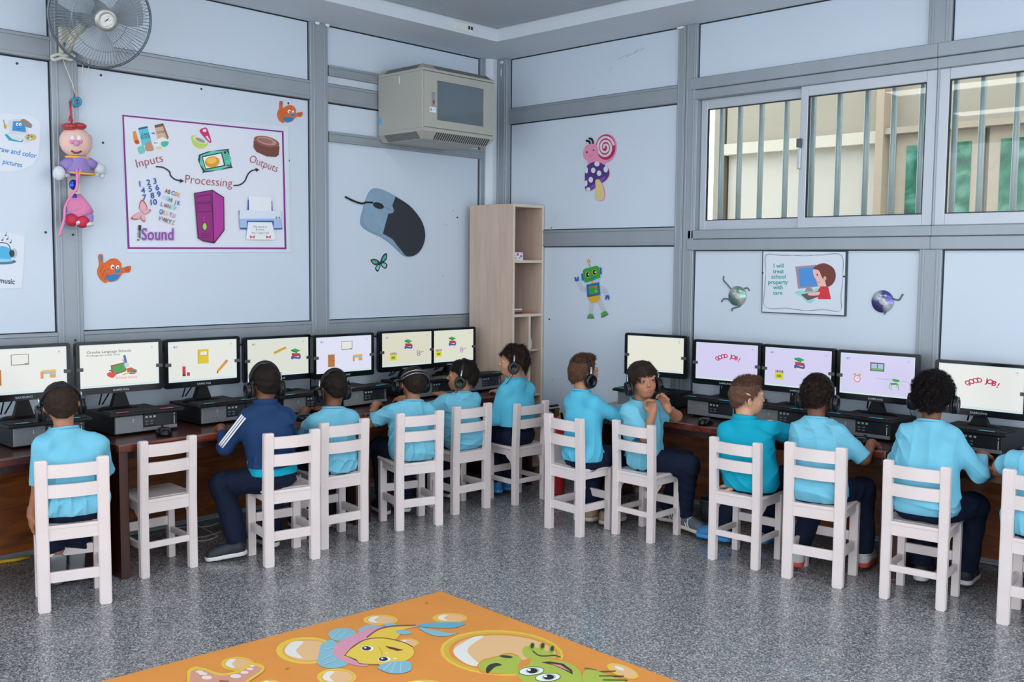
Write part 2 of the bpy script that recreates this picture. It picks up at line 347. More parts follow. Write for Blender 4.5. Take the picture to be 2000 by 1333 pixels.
def window(name, xa, xb, sashes, bars, ja):
    w = MB()
    # outer frame: stepped mouldings above and below
    w.bbox(xa, -0.030, 2.565, xb, 0.08, 2.636, 0.004, seg=1).bbox(xa, -0.024, 2.506, xb, 0.08, 2.563, 0.004, seg=1)
    w.bbox(xa, -0.030, 1.588, xb, 0.08, 1.655, 0.004, seg=1).bbox(xa, -0.022, 1.657, xb, 0.08, 1.712, 0.004, seg=1)
    w.bbox(ja, -0.0215, 1.711, ja + (0.01 if ja > xa else 0.045), 0.08, 2.507, 0.003, seg=1)
    root = w.build(name, ALU); tag(root, kind='structure')
    for (x0, x1, gx0, gx1, yf, handle) in sashes:
        s = MB(); z0, z1 = 1.712, 2.506; gz0, gz1 = 1.771, 2.448
        s.bbox(x0, yf, z0, gx0, yf + 0.03, z1, 0.003, seg=1).bbox(gx1, yf, z0, x1, yf + 0.03, z1, 0.003, seg=1)
        s.bbox(gx0, yf, z0, gx1, yf + 0.03, gz0, 0.003, seg=1).bbox(gx0, yf, gz1, gx1, yf + 0.03, z1, 0.003, seg=1)
        so = s.build('sash', SASH, root)
        g = MB(); t = 0.005
        for a in ((gx0, gz0, gx0 + t, gz1), (gx1 - t, gz0, gx1, gz1), (gx0, gz0, gx1, gz0 + t), (gx0, gz1 - t, gx1, gz1)): g.box(a[0], yf + 0.004, a[1], a[2], yf + 0.02, a[3])
        g.build('gasket', GASKET, so)
        MB().box(gx0, yf + 0.013, gz0, gx1, yf + 0.016, gz1).build('pane', GLASS, so)
        if handle:
            hx = handle
            MB().bbox(hx - 0.011, yf - 0.016, 2.045, hx + 0.011, yf, 2.16, 0.004).bbox(hx - 0.013, yf - 0.024, 2.165, hx + 0.012, yf, 2.215, 0.003, 1).build('latch', [mat('latch_alu', '#b9c3cb', 0.35, 0.5), mat('latch_dark', '#4a545c', 0.5)], so)
    for x in bars: MB().tube([(x, 0.13, 1.55), (x, 0.13, 2.7)], 0.0165, 12).build('bar', BARM, root)
    return root
bx = lambda px: Rw(px, 310, -0.13)[0]
window('window_1', 1.70, 3.186, [(1.752, 2.46, 1.796, 2.425, 0.025, None), (2.431, 3.186, 2.476, 3.131, -0.012, 2.436)], [bx(p) for p in (1408.5, 1444, 1485.5, 1534.5, 1586, 1637, 1691, 1743, 1798)], 1.7405)
window('window_2', 3.186, 4.70, [(3.19, 3.95, 3.247, 3.90, -0.012, None), (3.90, 4.66, 3.95, 4.60, 0.025, None)], [bx(p) for p in (1862, 1915, 1982.5)] + [bx(1982.5) + 0.155 * k for k in (1, 2, 3, 4, 5)], 3.188)

# ---- ceiling with dropped soffit along both walls
ce = MB().box(-0.1, -8.0, 3.06, 8.0, 0.1, 3.16).build('ceiling', mat('ceiling_joint_shadow', '#59636d', 0.8)); tag(ce, kind='structure')
TILE = mat('grey_ceiling_tile', '#a9b4be', 0.75, 0, 0.03, 3, 0.05, 90)
S = 0.467
for i in range(8):
    for j in range(8):
        x0 = S + 0.028 + i * 0.78; y1 = -S - 0.028 - j * 0.78
        if x0 > 6.5 or y1 < -6.6: continue
        MB().bbox(x0, y1 - 0.775, 3.045, x0 + 0.775, y1, 3.062, 0.002, seg=1).build('ceiling_tile', TILE, ce)
MB().prism([(0, 0), (0, -8), (S, -8), (S, -S), (8, -S), (8, 0)], 2.964, 3.07).build('soffit', SOFF, ce)
MB().prism([(S, -8), (S + 0.012, -8), (S + 0.012, -S - 0.012), (8, -S - 0.012), (8, -S), (S, -S)], 2.962, 3.041).build('fascia', PAINTW, ce)
# small socket plate on the fascia
q = onplane(905, 52, 0, S + 0.012); sp = MB().bbox(S + 0.012, q[1] - 0.085, q[2] - 0.028, S + 0.02, q[1] + 0.085, q[2] + 0.022, 0.002, seg=1).build('socket_plate', mat('cream_socket_plate', '#d5dad6', 0.4)); tag(sp, 'cream socket plate with two black sockets on the white ceiling fascia', 'socket')
for k in range(2): MB().bbox(S + 0.0195, q[1] + 0.035 + k * 0.024, q[2] - 0.012, S + 0.023, q[1] + 0.051 + k * 0.024, q[2] + 0.010, 0.001, seg=1).build('socket', GASKET, sp)

# ---- building across the yard, seen through the bars
def outbox(px0, py0, px1, py1, D, t, m, name, par):
    a = Rw(px0, py0, -D); b = Rw(px1, py1, -D)
    return MB().box(min(a[0], b[0]), D, min(a[1], b[1]), max(a[0], b[0]), D + t, max(a[1], b[1])).build(name, m, par)
CREAM = mat('cream_render', '#b7b0a4', 0.8, 0, 0.05, 1.2); CREAM2 = mat('beige_render', '#968d7e', 0.8, 0, 0.05, 1.0)
bd = empty('building', (3.0, 3.5, 0)); tag(bd, 'cream rendered building with green glazed windows beyond the window bars', 'building')
D = 3.5
def ob(name, x0, x1, z0, z1, y0, y1, m):
    o = MB().box(x0 - 3.0, y0 - 3.5, z0, x1 - 3.0, y1 - 3.5, z1).build(name, m, bd); return o
X = lambda px, py=300: Rw(px, py, -D)[0]
Z = lambda py, px: Rw(px, py, -D)[1]
bz0, bz1 = Z(305, 1430), Z(284, 1430)
ob('wall', X(1424), 9.0, -0.5, 8.0, D, D + 0.3, CREAM)
ob('beam', X(1424), X(1726), bz0, bz1, D - 0.12, D + 0.05, mat('pale_beam', '#bdb4a5', 0.8, 0, 0.03, 2))
ob('upper_wall', X(1424), 9.0, bz1, 8.0, D - 0.05, D, CREAM2)
ob('column', X(1727), X(1742), -0.5, 8.0, D - 0.2, D + 0.05, mat('column_render', '#a4937f', 0.8, 0, 0.04, 2))
ob('downpipe', X(1412), X(1421), -0.5, 8.0, D - 0.06, D + 0.2, mat('brown_pipe', '#6b6454', 0.6))
ob('side_wall', X(1384), X(1413), -0.5, 8.0, D + 0.1, D + 0.4, CREAM2)
ob('lintel', X(1742), 9.0, Z(262, 1800), Z(250, 1800), D - 0.18, D, mat('lintel_render', '#a09280', 0.8, 0, 0.04, 2))
GRN = bpy.data.materials.new('green_window_glass'); GRN.use_nodes = True; nt = GRN.node_tree; b_ = nt.nodes['Principled BSDF']
tc = nt.nodes.new('ShaderNodeTexCoord'); n = nt.nodes.new('ShaderNodeTexNoise'); n.inputs['Scale'].default_value = 3.2; n.inputs['Detail'].default_value = 4; n.inputs['Distortion'].default_value = 1.2; nt.links.new(tc.outputs['Object'], n.inputs['Vector'])
r_ = nt.nodes.new('ShaderNodeValToRGB'); r_.color_ramp.elements[0].position = 0.36; r_.color_ramp.elements[0].color = lin('#2c4440') + (1,); r_.color_ramp.elements[1].position = 0.66; r_.color_ramp.elements[1].color = lin('#6f9a8c') + (1,)
k_ = r_.color_ramp.elements.new(0.5); k_.color = lin('#2f6e54') + (1,); nt.links.new(n.outputs['Fac'], r_.inputs[0]); nt.links.new(r_.outputs[0], b_.inputs['Base Color']); b_.inputs['Roughness'].default_value = 0.15
OFR = mat('cream_window_frame', '#a39582', 0.6)
for a, b2 in ((1758, 1852), (1852, 1926), (1938, 2040), (2050, 2140)):
    za, zb = Z(440, 1800), Z(288, 1762)
    f = ob('window_frame', X(a), X(b2), za - 0.1, zb + 0.1, D - 0.08, D, OFR)
    o = MB().box(X(a) + 0.09 - 3.0, -0.085, za, X(b2) - 0.09 - 3.0, -0.075, zb).build('pane', GRN, f)
# ground of the yard outside, one plain concrete grey
yd = MB().box(-4, 0.12, -0.6, 12, 12, -0.5).build('ground', mat('grey_concrete_yard', '#9a9488', 0.9, 0, 0.06, 2)); tag(yd, kind='structure')
# ================================================================== CHAIRS
CHP = mat('pinkish_white_painted_wood', '#d6cdcd', 0.42, 0, 0.03, 8, 0.06, 40)
def make_chair(kind):
    """local: x right, y forward (towards the desk), z up, origin on the floor under the seat centre"""
    parts = []
    def P(name, mb): parts.append((name, mb.mesh(name, CHP)))
    hw, hd = 0.1215, 0.117
    big = kind == 'A'
    pw, pd = (0.050, 0.034) if big else (0.042, 0.034)
    H = 0.655
    for s in (-1, 1):   # back posts, straight below the seat, raked and slimmer above
        m = MB(); x0, x1 = s * hw - pw / 2, s * hw + pw / 2
        prof = [(-hd - pd / 2, 0), (-hd + pd / 2, 0), (-hd + pd / 2 + 0.002, 0.34), (-hd + pd / 2 - 0.012, H - 0.004), (-hd + pd / 2 - 0.016, H), (-hd - pd / 2 - 0.010, H), (-hd - pd / 2 - 0.012, H - 0.004), (-hd - pd / 2, 0.34)]
        bm = bmesh.new(); vs = [[bm.verts.new((x, p[0], p[1])) for p in prof] for x in (x0, x1)]
        n = len(prof); bm.faces.new(vs[0][::-1]); bm.faces.new(vs[1])
        for i in range(n): bm.faces.new((vs[0][i], vs[0][(i + 1) % n], vs[1][(i + 1) % n], vs[1][i]))
        bmesh.ops.recalc_face_normals(bm, faces=bm.faces[:])
        bmesh.ops.bevel(bm, geom=[e for e in bm.edges if abs(e.verts[0].co.x - e.verts[1].co.x) < 1e-6], offset=0.004, segments=2, affect='EDGES'); bm.verts.index_update()
        m.add([v.co for v in bm.verts], [[v.index for v in f.verts] for f in bm.faces]); bm.free(); P('leg', m)
    for s in (-1, 1):   # front legs
        fw, fd = (0.042, 0.034) if big else (0.034, 0.032)
        P('leg', MB().bbox(s * hw - fw / 2, hd - fd / 2, 0, s * hw + fw / 2, hd + fd / 2, 0.355, 0.004))
    xi = hw - pw / 2 + 0.004
    for zc, sag in ((0.606, 0.0), (0.520, 0.0)):   # curved back slats
        m = MB(); n = 8; h = 0.057; vs = []; fs = []; yb = -hd - 0.004 - 0.010 * (zc - 0.34) / 0.31
        for i in range(n + 1):
            x = -xi + 2 * xi * i / n; b = 0.012 * (1 - (x / xi) ** 2) ; y0 = yb - b - 0.008; y1 = yb - b + 0.008
            vs += [(x, y0, zc - h / 2), (x, y1, zc - h / 2), (x, y1, zc + h / 2), (x, y0, zc + h / 2)]
        for i in range(n):
            for k in range(4): fs.append((4 * i + k, 4 * i + (k + 1) % 4, 4 * i + 4 + (k + 1) % 4, 4 * i + 4 + k))
        P('back_slat', m.add(vs, fs))
    sw = hw + 0.024
    P('seat', MB().bbox(-sw + 0.004, -hd + 0.018, 0.355, sw - 0.004, hd + 0.035, 0.373, 0.006, seg=3).bbox(-hw + pw / 2 - 0.002, -hd - 0.012, 0.355, hw - pw / 2 + 0.002, -hd + 0.025, 0.371, 0.003))
    P('apron', MB().bbox(-xi, -hd - 0.010, 0.305, xi, -hd + 0.010, 0.362, 0.003))
    P('apron', MB().bbox(-xi, hd - 0.010, 0.312, xi, hd + 0.010, 0.356, 0.003))
    for s in (-1, 1): P('apron', MB().bbox(s * hw - 0.009, -hd + 0.012, 0.312, s * hw + 0.009, hd - 0.012, 0.356, 0.003))
    P('stretcher', MB().bbox(-xi, -hd - 0.009, 0.122 if big else 0.135, xi, -hd + 0.009, 0.168 if big else 0.165, 0.003))
    P('stretcher', MB().bbox(-xi, hd - 0.009, 0.17, xi, hd + 0.009, 0.215, 0.003))
    for s in (-1, 1): P('stretcher', MB().bbox(s * hw - 0.009, -hd + 0.012, 0.13, s * hw + 0.009, hd - 0.012, 0.172 if big else 0.16, 0.003))
    if not big:
        for s in (-1, 1):
            P('bracket', MB().prism([(-hd + 0.014, 0.315), (-hd + 0.085, 0.315), (-hd + 0.075, 0.302), (-hd + 0.04, 0.275), (-hd + 0.022, 0.235), (-hd + 0.014, 0.215)], s * hw - 0.008, s * hw + 0.008, 0, 'x'))
    return parts
CHPARTS = {k: make_chair(k) for k in 'AB'}
CH = {'L1': ((.892, -3.625), (.966, -3.385)), 'E': ((.753, -3.110), (.761, -2.864)), 'L2': ((1.023, -2.594), (1.066, -2.372)), 'L3': ((.961, -2.232), (.987, -1.994)),
      'L4': ((.963, -1.722), (1.029, -1.489)), 'L5': ((.923, -1.257), (.943, -1.018)), 'L6': ((1.019, -.839), (1.037, -.593)), 'R1': ((1.515, -1.08), (1.758, -1.1)),
      'R2': ((1.862, -.911), (2.107, -.921)), 'R3': ((2.505, -.937), (2.743, -.933)), 'R4': ((2.920, -.938), (3.159, -.904)), 'R5': ((3.376, -.892), (3.618, -.869)), 'R6': ((3.869, -.853), (4.11, -.832))}
CHINFO = {'L1': ('A', 1.0, 'pinkish-white wooden child chair nearest the bottom left, under the child with hand hanging down'),
 'E': ('B', 1.0, 'empty pinkish-white wooden child chair with nobody on it'),
 'L2': ('A', 1.015, 'pinkish-white wooden chair under the child in the navy tracksuit jacket'),
 'L3': ('A', 1.02, 'pinkish-white wooden chair right beside the navy-jacket child\'s chair, fourth from left'),
 'L4': ('A', 1.015, 'pinkish-white chair under the child with silver-striped headphones'),
 'L5': ('A', 0.995, 'pinkish-white chair under the dark-haired child leaning left, second nearest the tall shelf'),
 'L6': ('B', 0.972, 'pinkish-white bracketed chair nearest the tall shelf in the corner'),
 'R1': ('A', 1.005, 'pinkish-white wooden chair standing in front of the red fire extinguishers'),
 'R2': ('B', 0.982, 'pinkish-white chair on which the child facing the camera sits sideways'),
 'R3': ('B', 0.968, 'pinkish-white chair with a child\'s bare hand resting on its seat'),
 'R4': ('A', 1.012, 'pinkish-white chair above the red and white shoes, under the child with speckled short curls'),
 'R5': ('B', 0.972, 'pinkish-white chair under the child with round black curly hair'),
 'R6': ('A', 1.012, 'pinkish-white chair cut off by the right edge of the photo')}
def chair_frame(k):
    a, b = (np.array(q) for q in CH[k]); x = (b - a) / np.linalg.norm(b - a); y = np.array([-x[1], x[0]]); return (a + b) / 2 + y * 0.117, math.atan2(x[1], x[0])
for k, (kind, zs, label) in CHINFO.items():
    c, ang = chair_frame(k); t = empty('school_chair', (c[0], c[1], 0), ang); t.scale = (1, 1, zs)
    tag(t, label, 'chair', 'school chairs along the computer desks')
    for n_, me in CHPARTS[kind]: obj(n_, me, t)

# ================================================================== DESKS
def wood(name, c1, c2, c3, rough=0.3, scale=(6, 0.7, 6), coat=0.3):
    m = bpy.data.materials.new(name); m.use_nodes = True; nt = m.node_tree; b = nt.nodes['Principled BSDF']
    tc = nt.nodes.new('ShaderNodeTexCoord'); mp = nt.nodes.new('ShaderNodeMapping'); mp.inputs['Scale'].default_value = scale; nt.links.new(tc.outputs['Object'], mp.inputs[0])
    n = nt.nodes.new('ShaderNodeTexNoise'); n.inputs['Scale'].default_value = 4; n.inputs['Detail'].default_value = 8; n.inputs['Distortion'].default_value = 0.8; nt.links.new(mp.outputs[0], n.inputs['Vector'])
    r = nt.nodes.new('ShaderNodeValToRGB'); e = r.color_ramp.elements; e[0].position = 0.3; e[0].color = lin(c1) + (1,); e[1].position = 0.72; e[1].color = lin(c3) + (1,); k = e.new(0.5); k.color = lin(c2) + (1,)
    nt.links.new(n.outputs['Fac'], r.inputs[0]); nt.links.new(r.outputs[0], b.inputs['Base Color']); b.inputs['Roughness'].default_value = rough
    b.inputs['Coat Weight'].default_value = coat; b.inputs['Coat Roughness'].default_value = 0.12; return m
DTOP = wood('varnished_dark_mahogany', '#2a1512', '#3c1c15', '#4e2419', 0.28)
DEDGE = wood('varnished_red_brown_edge', '#401a12', '#5a2416', '#733019', 0.25)
DPAN = wood('brown_desk_panel', '#5a2e14', '#7c421a', '#9c5a24', 0.4, (0.8, 0.8, 5), 0.15)
DSIDE = wood('dark_brown_desk_end', '#250f0c', '#34140d', '#451d12', 0.35, (5, 5, 0.6), 0.2)
DZ = {'L': 0.640, 'R': 0.615}
def desk(name, u0, u1, front, side, label, legs):
    """runs along a wall: u along the wall, front = depth of the top from the wall"""
    t = empty(name, (0, 0, 0)); tag(t, label, 'desk'); dz = DZ[side] - 0.640; t.location = (0, 0, 0)
    def B(x0, y0, z0, x1, y1, z1, bev=0.003):   # depth, along, z
        if side == 'L': return MB().bbox(x0, y0, z0, x1, y1, z1, bev)
        return MB().bbox(y0, -x1, z0, y1, -x0, z1, bev)
    B(0.032, u0, 0.606 + dz, front - 0.018, u1, 0.640 + dz).build('desk_top', DTOP, t)
    B(front - 0.020, u0, 0.603 + dz, front, u1, 0.640 + dz, 0.007).build('edge_moulding', DEDGE, t)
    B(0.035, u0 + 0.03, 0.04, 0.055, u1 - 0.03, 0.605 + dz).build('back_panel', DPAN, t)
    B(front - 0.05, u0 + 0.03, 0.565 + dz, front - 0.035, u1 - 0.03, 0.605 + dz).build('front_rail', DSIDE, t)
    for u in legs: B(0.04, u, 0, front - (0.012 if side == 'L' else 0.05), u + (0.045 if side == 'L' else 0.035), 0.605 + dz).build('end_panel', DSIDE, t)
    return t
desk('computer_desk', -3.205, -1.78, 0.722, 'L', 'long dark mahogany computer desk behind the empty chair', (-3.20, -1.83))
desk('computer_desk', -1.775, -0.335, 0.722, 'L', 'dark mahogany computer desk ending at the tall shelf', (-1.77, -0.385))
desk('computer_desk', -4.70, -3.235, 0.683, 'L', 'dark mahogany desk at the far left edge in front of the leftmost child', (-4.69, -3.285))
desk('computer_desk', 1.30, 3.245, 0.618, 'R', 'long mahogany computer desk beneath the window with the turned child', (1.305, 3.205))
desk('computer_desk', 3.26, 4.9, 0.640, 'R', 'mahogany desk at the right edge in front of the curly-haired child', (3.27, 4.6,))

# ================================================================== SHELF in the corner
SHW = wood('pale_oak_laminate', '#b6a193', '#beaa9c', '#c8b5a7', 0.5, (7, 7, 0.5), 0.0)
SHE = mat('pale_shelf_edge', '#c9bfae', 0.5)
sy0, sy1, sx = -0.322, -0.008, 0.497
sh = empty('tall_shelf', (0.25, -0.16, 0)); tag(sh, 'tall narrow pale oak open shelf standing in the room corner', 'shelf')
def sb(name, x0, y0, z0, x1, y1, z1, m=None, bev=0.0015):
    return MB().bbox(x0 - 0.25, y0 + 0.16, z0, x1 - 0.25, y1 + 0.16, z1, bev, seg=1).build(name, m or SHW, sh)
T = 0.018
sb('side_panel', 0.066, sy0, 0, sx - 0.003, sy0 + T, 1.905); sb('side_panel', 0.066, sy1 - T, 0, sx - 0.003, sy1, 1.905)
sb('back_panel', 0.066, sy0 + T, 0.02, 0.075, sy1 - T, 1.89)
sb('edge_strip', sx - 0.003, sy0, 0, sx, sy0 + T, 1.905, SHE); sb('edge_strip', sx - 0.003, sy1 - T, 0, sx, sy1, 1.905, SHE)
for z in (1.885, 1.502, 1.127):
    sb('shelf_board', 0.075, sy0 + T, z, sx - 0.003, sy1 - T, z + 0.02); sb('edge_strip', sx - 0.003, sy0 + T, z, sx, sy1 - T, z + 0.02, SHE)
for z in (0.56, 0.05): sb('shelf_board', 0.075, sy0 + T, z, sx - 0.005, sy1 - T, z + 0.018)
yd_ = -0.146
sb('divider', 0.075, yd_ - 0.009, 0.578, sx - 0.004, yd_ + 0.009, 1.127); sb('edge_strip', sx - 0.004, yd_ - 0.009, 0.578, sx - 0.001, yd_ + 0.009, 1.127, SHE)
sb('shelf_board', 0.12, yd_ + 0.009, 0.88, sx - 0.02, sy1 - T, 0.894); sb('shelf_board', 0.12, sy0 + T, 0.87, sx - 0.06, yd_ - 0.009, 0.884)
# things on the shelf
bxm = mat('white_patterned_card', '#e4dfe8', 0.5)
b1 = MB().bbox(0.36, -0.300, 1.5222, 0.47, -0.195, 1.575, 0.002).build('gift_box', bxm); tag(b1, 'small white box with purple pattern on the upper shelf board', 'box')
pr = Print(lambda u, v, l: (0.4705 + EPS * l, u, v), False)
for (u, v, r, c) in ((-0.285, 1.55, .012, '#8a6fc0'), (-0.25, 1.56, .013, '#b75a9a'), (-0.215, 1.548, .012, '#7c63b8'), (-0.268, 1.535, .008, '#c9b64e'), (-0.232, 1.535, .009, '#6fae8a'), (-0.205, 1.567, .006, '#cf6f8a')): pr.ell(u, v, r, r * .8, c, n=10)
pr.build('print', b1)
for i, (c, a, lab) in enumerate((('#3b3a44', 0.05, 'dark notebook at the bottom of the small stack on the shelf'), ('#a8503c', -0.12, 'reddish brown booklet in the small stack on the shelf'), ('#c9ccd2', 0.1, 'pale grey booklet on top of the small stack on the shelf'))):
    o = MB().bbox(-0.08, -0.05, 0, 0.08, 0.05, 0.0115, 0.002, seg=1).build('book', mat('book_cover_%d' % i, c, 0.5)); o.location = (0.375, -0.235, 1.1475 + i * 0.012); o.rotation_euler = (0, 0, a); tag(o, lab, 'book', 'books on the corner shelf')
o = MB().prism([(-0.06, -0.07), (0.05, -0.05), (0.07, 0.06), (-0.05, 0.055)], 0, 0.004).build('folder', mat('orange_paper', '#b9784a', 0.6)); o.location = (0.40, -0.1, 1.1475); tag(o, 'thin orange paper folder lying beside the books on the shelf', 'folder')
o = MB().prism([(-0.03, 0), (0.03, 0), (0.035, 0.045), (0.02, 0.075), (0.012, 0.12), (-0.012, 0.125), (-0.02, 0.08), (-0.035, 0.05)], 0, 0.03, 0, 'x').build('paper_packet', mat('white_plastic_packet', '#c4cdd8', 0.4)); o.location = (0.40, -0.085, 0.8945); tag(o, 'upright pale blue-white paper packet in the lower right shelf compartment', 'packet')

# ================================================================== FIRE EXTINGUISHERS beside the shelf
RED = mat('red_gloss_enamel', '#a8242c', 0.25, 0, 0.05, 6, coat=0.4); BLK = mat('black_plastic', '#111317', 0.5, 0, 0.1, 20, spec=0.3); BLKG = mat('black_gloss_plastic', '#0b0d11', 0.2, 0, 0.05, 10, spec=0.3); BLK2 = mat('black_satin_plastic', '#08090b', 0.4, 0, 0.05, 10, spec=0.15)
for i, (x, y, lab) in enumerate(((0.98, -0.42, 'red fire extinguisher nearer the shelf, behind the light-blue child\'s chair'), (1.165, -0.34, 'red fire extinguisher nearer the desk, half hidden behind the child'))):
    e = empty('fire_extinguisher', (x, y, 0)); tag(e, lab, 'extinguisher', 'fire extinguishers in the corner')
    MB().lathe([(0.066, 0), (0.07, 0.01), (0.07, 0.42), (0.062, 0.46), (0.035, 0.49), (0.02, 0.495), (0.02, 0.51)], 28).build('cylinder', RED, e)
    MB().lathe([(0.071, 0.20), (0.0712, 0.205), (0.0712, 0.34), (0.071, 0.345)], 28).build('label', mat('grey_label_paper', '#b9b3bb', 0.5), e)
    MB().bbox(-0.02, -0.018, 0.505, 0.02, 0.018, 0.555, 0.005).build('valve', mat('brass_valve', '#8f7a3c', 0.35, 0.8), e)
    MB().bbox(-0.012, -0.055, 0.545, 0.012, 0.03, 0.56, 0.004).bbox(-0.012, -0.06, 0.572, 0.012, 0.02, 0.585, 0.004).build('lever', BLK, e)
    MB().ball((0.0, 0.026, 0.53), 0.017, 8).build('gauge', mat('yellow_gauge', '#c9b34a', 0.4), e)
    MB().tube([(0.0, 0.02, 0.53), (0.0, 0.06, 0.52), (0.0, 0.08, 0.45), (0.0, 0.081, 0.25), (0.0, 0.081, 0.18)], 0.009, 8).build('hose', BLK, e)

# ================================================================== COMPUTERS
GREYM = mat('grey_mesh_plastic', '#6f7479', 0.5, 0.1, 0.12, 220); DKP = mat('dark_port_panel', '#191c21', 0.35)
PCW, PCH, PCD = 0.325, 0.098, 0.34
def pc_parts():
    """local: x right (seen from the front), y away from the wall is -y ... front face at y=0, body goes to +y"""
    P = []
    P.append(('body', MB().bbox(-PCW / 2, 0.004, 0.006, PCW / 2, PCD, PCH, 0.004).box(-PCW / 2 + .02, .03, 0, -PCW / 2 + .05, .06, .008).box(PCW / 2 - .05, .03, 0, PCW / 2 - .02, .06, .008).box(-PCW / 2 + .02, .28, 0, -PCW / 2 + .05, .31, .008).box(PCW / 2 - .05, .28, 0, PCW / 2 - .02, .31, .008).mesh('body', BLK)))
    P.append(('grille', MB().bbox(-PCW / 2 + 0.002, -0.006, 0.012, -0.02, 0.006, PCH - 0.003, 0.002, seg=1).mesh('grille', GREYM)))
    P.append(('lower_trim', MB().bbox(-0.02, -0.005, 0.012, PCW / 2 - 0.002, 0.006, 0.030, 0.002, seg=1).mesh('lower_trim', GREYM)))
    P.append(('port_panel', MB().bbox(-0.018, -0.004, 0.031, PCW / 2 - 0.002, 0.006, PCH - 0.003, 0.002, seg=1).mesh('port_panel', DKP)))
    m = MB()
    for k in range(3): m.bbox(-0.008 + k * 0.021, -0.0055, 0.076, 0.004 + k * 0.021, -0.003, 0.086, 0.001, 0, 1)
    for k in range(2):
        for j in range(2): m.bbox(-0.008 + k * 0.025, -0.005, 0.042 + j * 0.014, 0.007 + k * 0.025, -0.003, 0.048 + j * 0.014, 0.001, 1, 1)
    P.append(('ports', m.mesh('ports', [mat('pale_port', '#a9b4bc', 0.4), mat('silver_port', '#737a80', 0.35, 0.4)])))
    m = MB().ball((PCW / 2 - 0.018, -0.004, 0.085), 0.0035, 6).bbox(PCW / 2 - 0.0195, -0.006, 0.033, PCW / 2 - 0.0165, -0.003, 0.075, 0.001, seg=1)
    P.append(('status_light', m.mesh('status_light', mat('pale_light_pipe', '#c8ccd0', 0.4))))
    P.append(('badge', MB().bbox(-0.075, -0.0075, 0.062, -0.068, -0.005, 0.080, 0.001, seg=1).mesh('badge', mat('silver_badge', '#a0a6ab', 0.3, 0.6))))
    return P
def kb_parts(stick):
    P = [('case', MB().bbox(-0.19, -0.055, 0, 0.19, 0.085, 0.014, 0.004).mesh('case', BLK))]
    m = MB()
    for r in range(5):
        for k in range(18):
            x = -0.182 + k * 0.0203; y = -0.048 + r * 0.0245
            m.box(x, y, 0.0135, x + 0.0175, y + 0.0205, 0.0195)
    P.append(('keys', m.mesh('keys', BLK)))
    sm = mat('sticker_' + stick, {'cyan': '#2bb0c0', 'red': '#d24a55'}[stick], 0.4)
    P.append(('sticker', MB().prism([(-0.16, -0.053), (-0.095, -0.053), (-0.10, -0.036), (-0.15, -0.038)], 0.0197, 0.0202).mesh('sticker', sm)))
    P.append(('sticker', MB().prism([(0.06, -0.054), (0.135, -0.054), (0.13, -0.034), (0.07, -0.036)], 0.0197, 0.0202).mesh('sticker', sm)))
    return P
def mouse_mesh():
    m = MB(); n = 14; vs = []; fs = []; prof = [(1.0, 0.0), (1.0, 0.35), (0.92, 0.7), (0.7, 0.92), (0.35, 1.0), (0.0, 1.0)]
    for (r, z) in prof:
        for k in range(n):
            g = 2 * PI * k / n; x = 0.029 * r * math.cos(g); y = 0.052 * r * math.sin(g); vs.append((x, y, 0.034 * z * (1 - 0.25 * (math.sin(g) * r if math.sin(g) > 0 else 0))))
    for i in range(len(prof) - 1):
        for k in range(n): fs.append((i * n + k, i * n + (k + 1) % n, (i + 1) * n + (k + 1) % n, (i + 1) * n + k))
    fs.append(tuple(range(n))[::-1]); m.add(vs, fs, 0, True); return m
MW, MH = 0.437, 0.266
def monitor_static():
    P = []
    # bezel: frame with a rounded outline and a deeper chin
    fr = MB(); sw0, sw1, sz0, sz1 = -0.199, 0.199, -0.100, 0.117
    def rr(w0, w1, z0, z1, r, n=4):
        pts = []
        for cx, cz, a in ((w1 - r, z1 - r, 0), (w0 + r, z1 - r, 90), (w0 + r, z0 + r, 180), (w1 - r, z0 + r, 270)):
            for k in range(n + 1): g = math.radians(a + 90 * k / n); pts.append((cx + r * math.cos(g), cz + r * math.sin(g)))
        return pts
    o_ = rr(-MW / 2, MW / 2, -MH / 2, MH / 2, 0.014); i_ = rr(sw0, sw1, sz0, sz1, 0.002); n = len(o_)
    ob_ = [(p[0] * 0.97, p[1] * 0.95) for p in o_]
    vs = [(p[0], 0.004, p[1]) for p in o_] + [(p[0] * 0.995, -0.002, p[1] * 0.99) for p in o_] + [(p[0], -0.002, p[1]) for p in i_] + [(p[0], 0.006, p[1]) for p in i_] + [(p[0], 0.03, p[1]) for p in o_] + [(p[0], 0.048, p[1]) for p in ob_]
    fs = []
    for a, b in ((0, 1), (1, 2), (2, 3), (0, 4), (4, 5)):
        for k in range(n): fs.append((a * n + k, a * n + (k + 1) % n, b * n + (k + 1) % n, b * n + k))
    fs.append(tuple(5 * n + k for k in range(n)))
    P.append(('bezel', fr.add(vs, fs).mesh('bezel', BLKG)))
    pr = Print(lambda u, v, l: (u, -0.0024 - EPS * l, v), False); pr.text('SAMSUNG', 0, -0.1215, 0.014, '#a7adb4', bold=0.01, align='c', sx=1.25)
    lg = pr.build('tmp'); P.append(('logo', lg.data)); bpy.data.objects.remove(lg)
    # tapering neck and round foot, dropping to the top of the computer case
    P.append(('neck', None)); P.append(('foot', None))
    tb = mat('grey_clip', '#4b4a4c', 0.5)
    for s in (-1, 1): P.append(('clip', MB().bbox(s * 0.2 - 0.017, -0.004, -0.014, s * 0.2 + 0.017, -0.0005, 0.004, 0.001, seg=1).mesh('clip', tb)))
    return P
MONP = monitor_static(); PCP = pc_parts(); KBP = {k: kb_parts(k) for k in ('cyan', 'red')}
MOUSE = mouse_mesh().mesh('mouse_body', BLKG)
WHEEL = MB().tube([(-0.004, 0.03, 0.031), (0.004, 0.03, 0.031)], 0.006, 8).mesh('wheel', BLK)

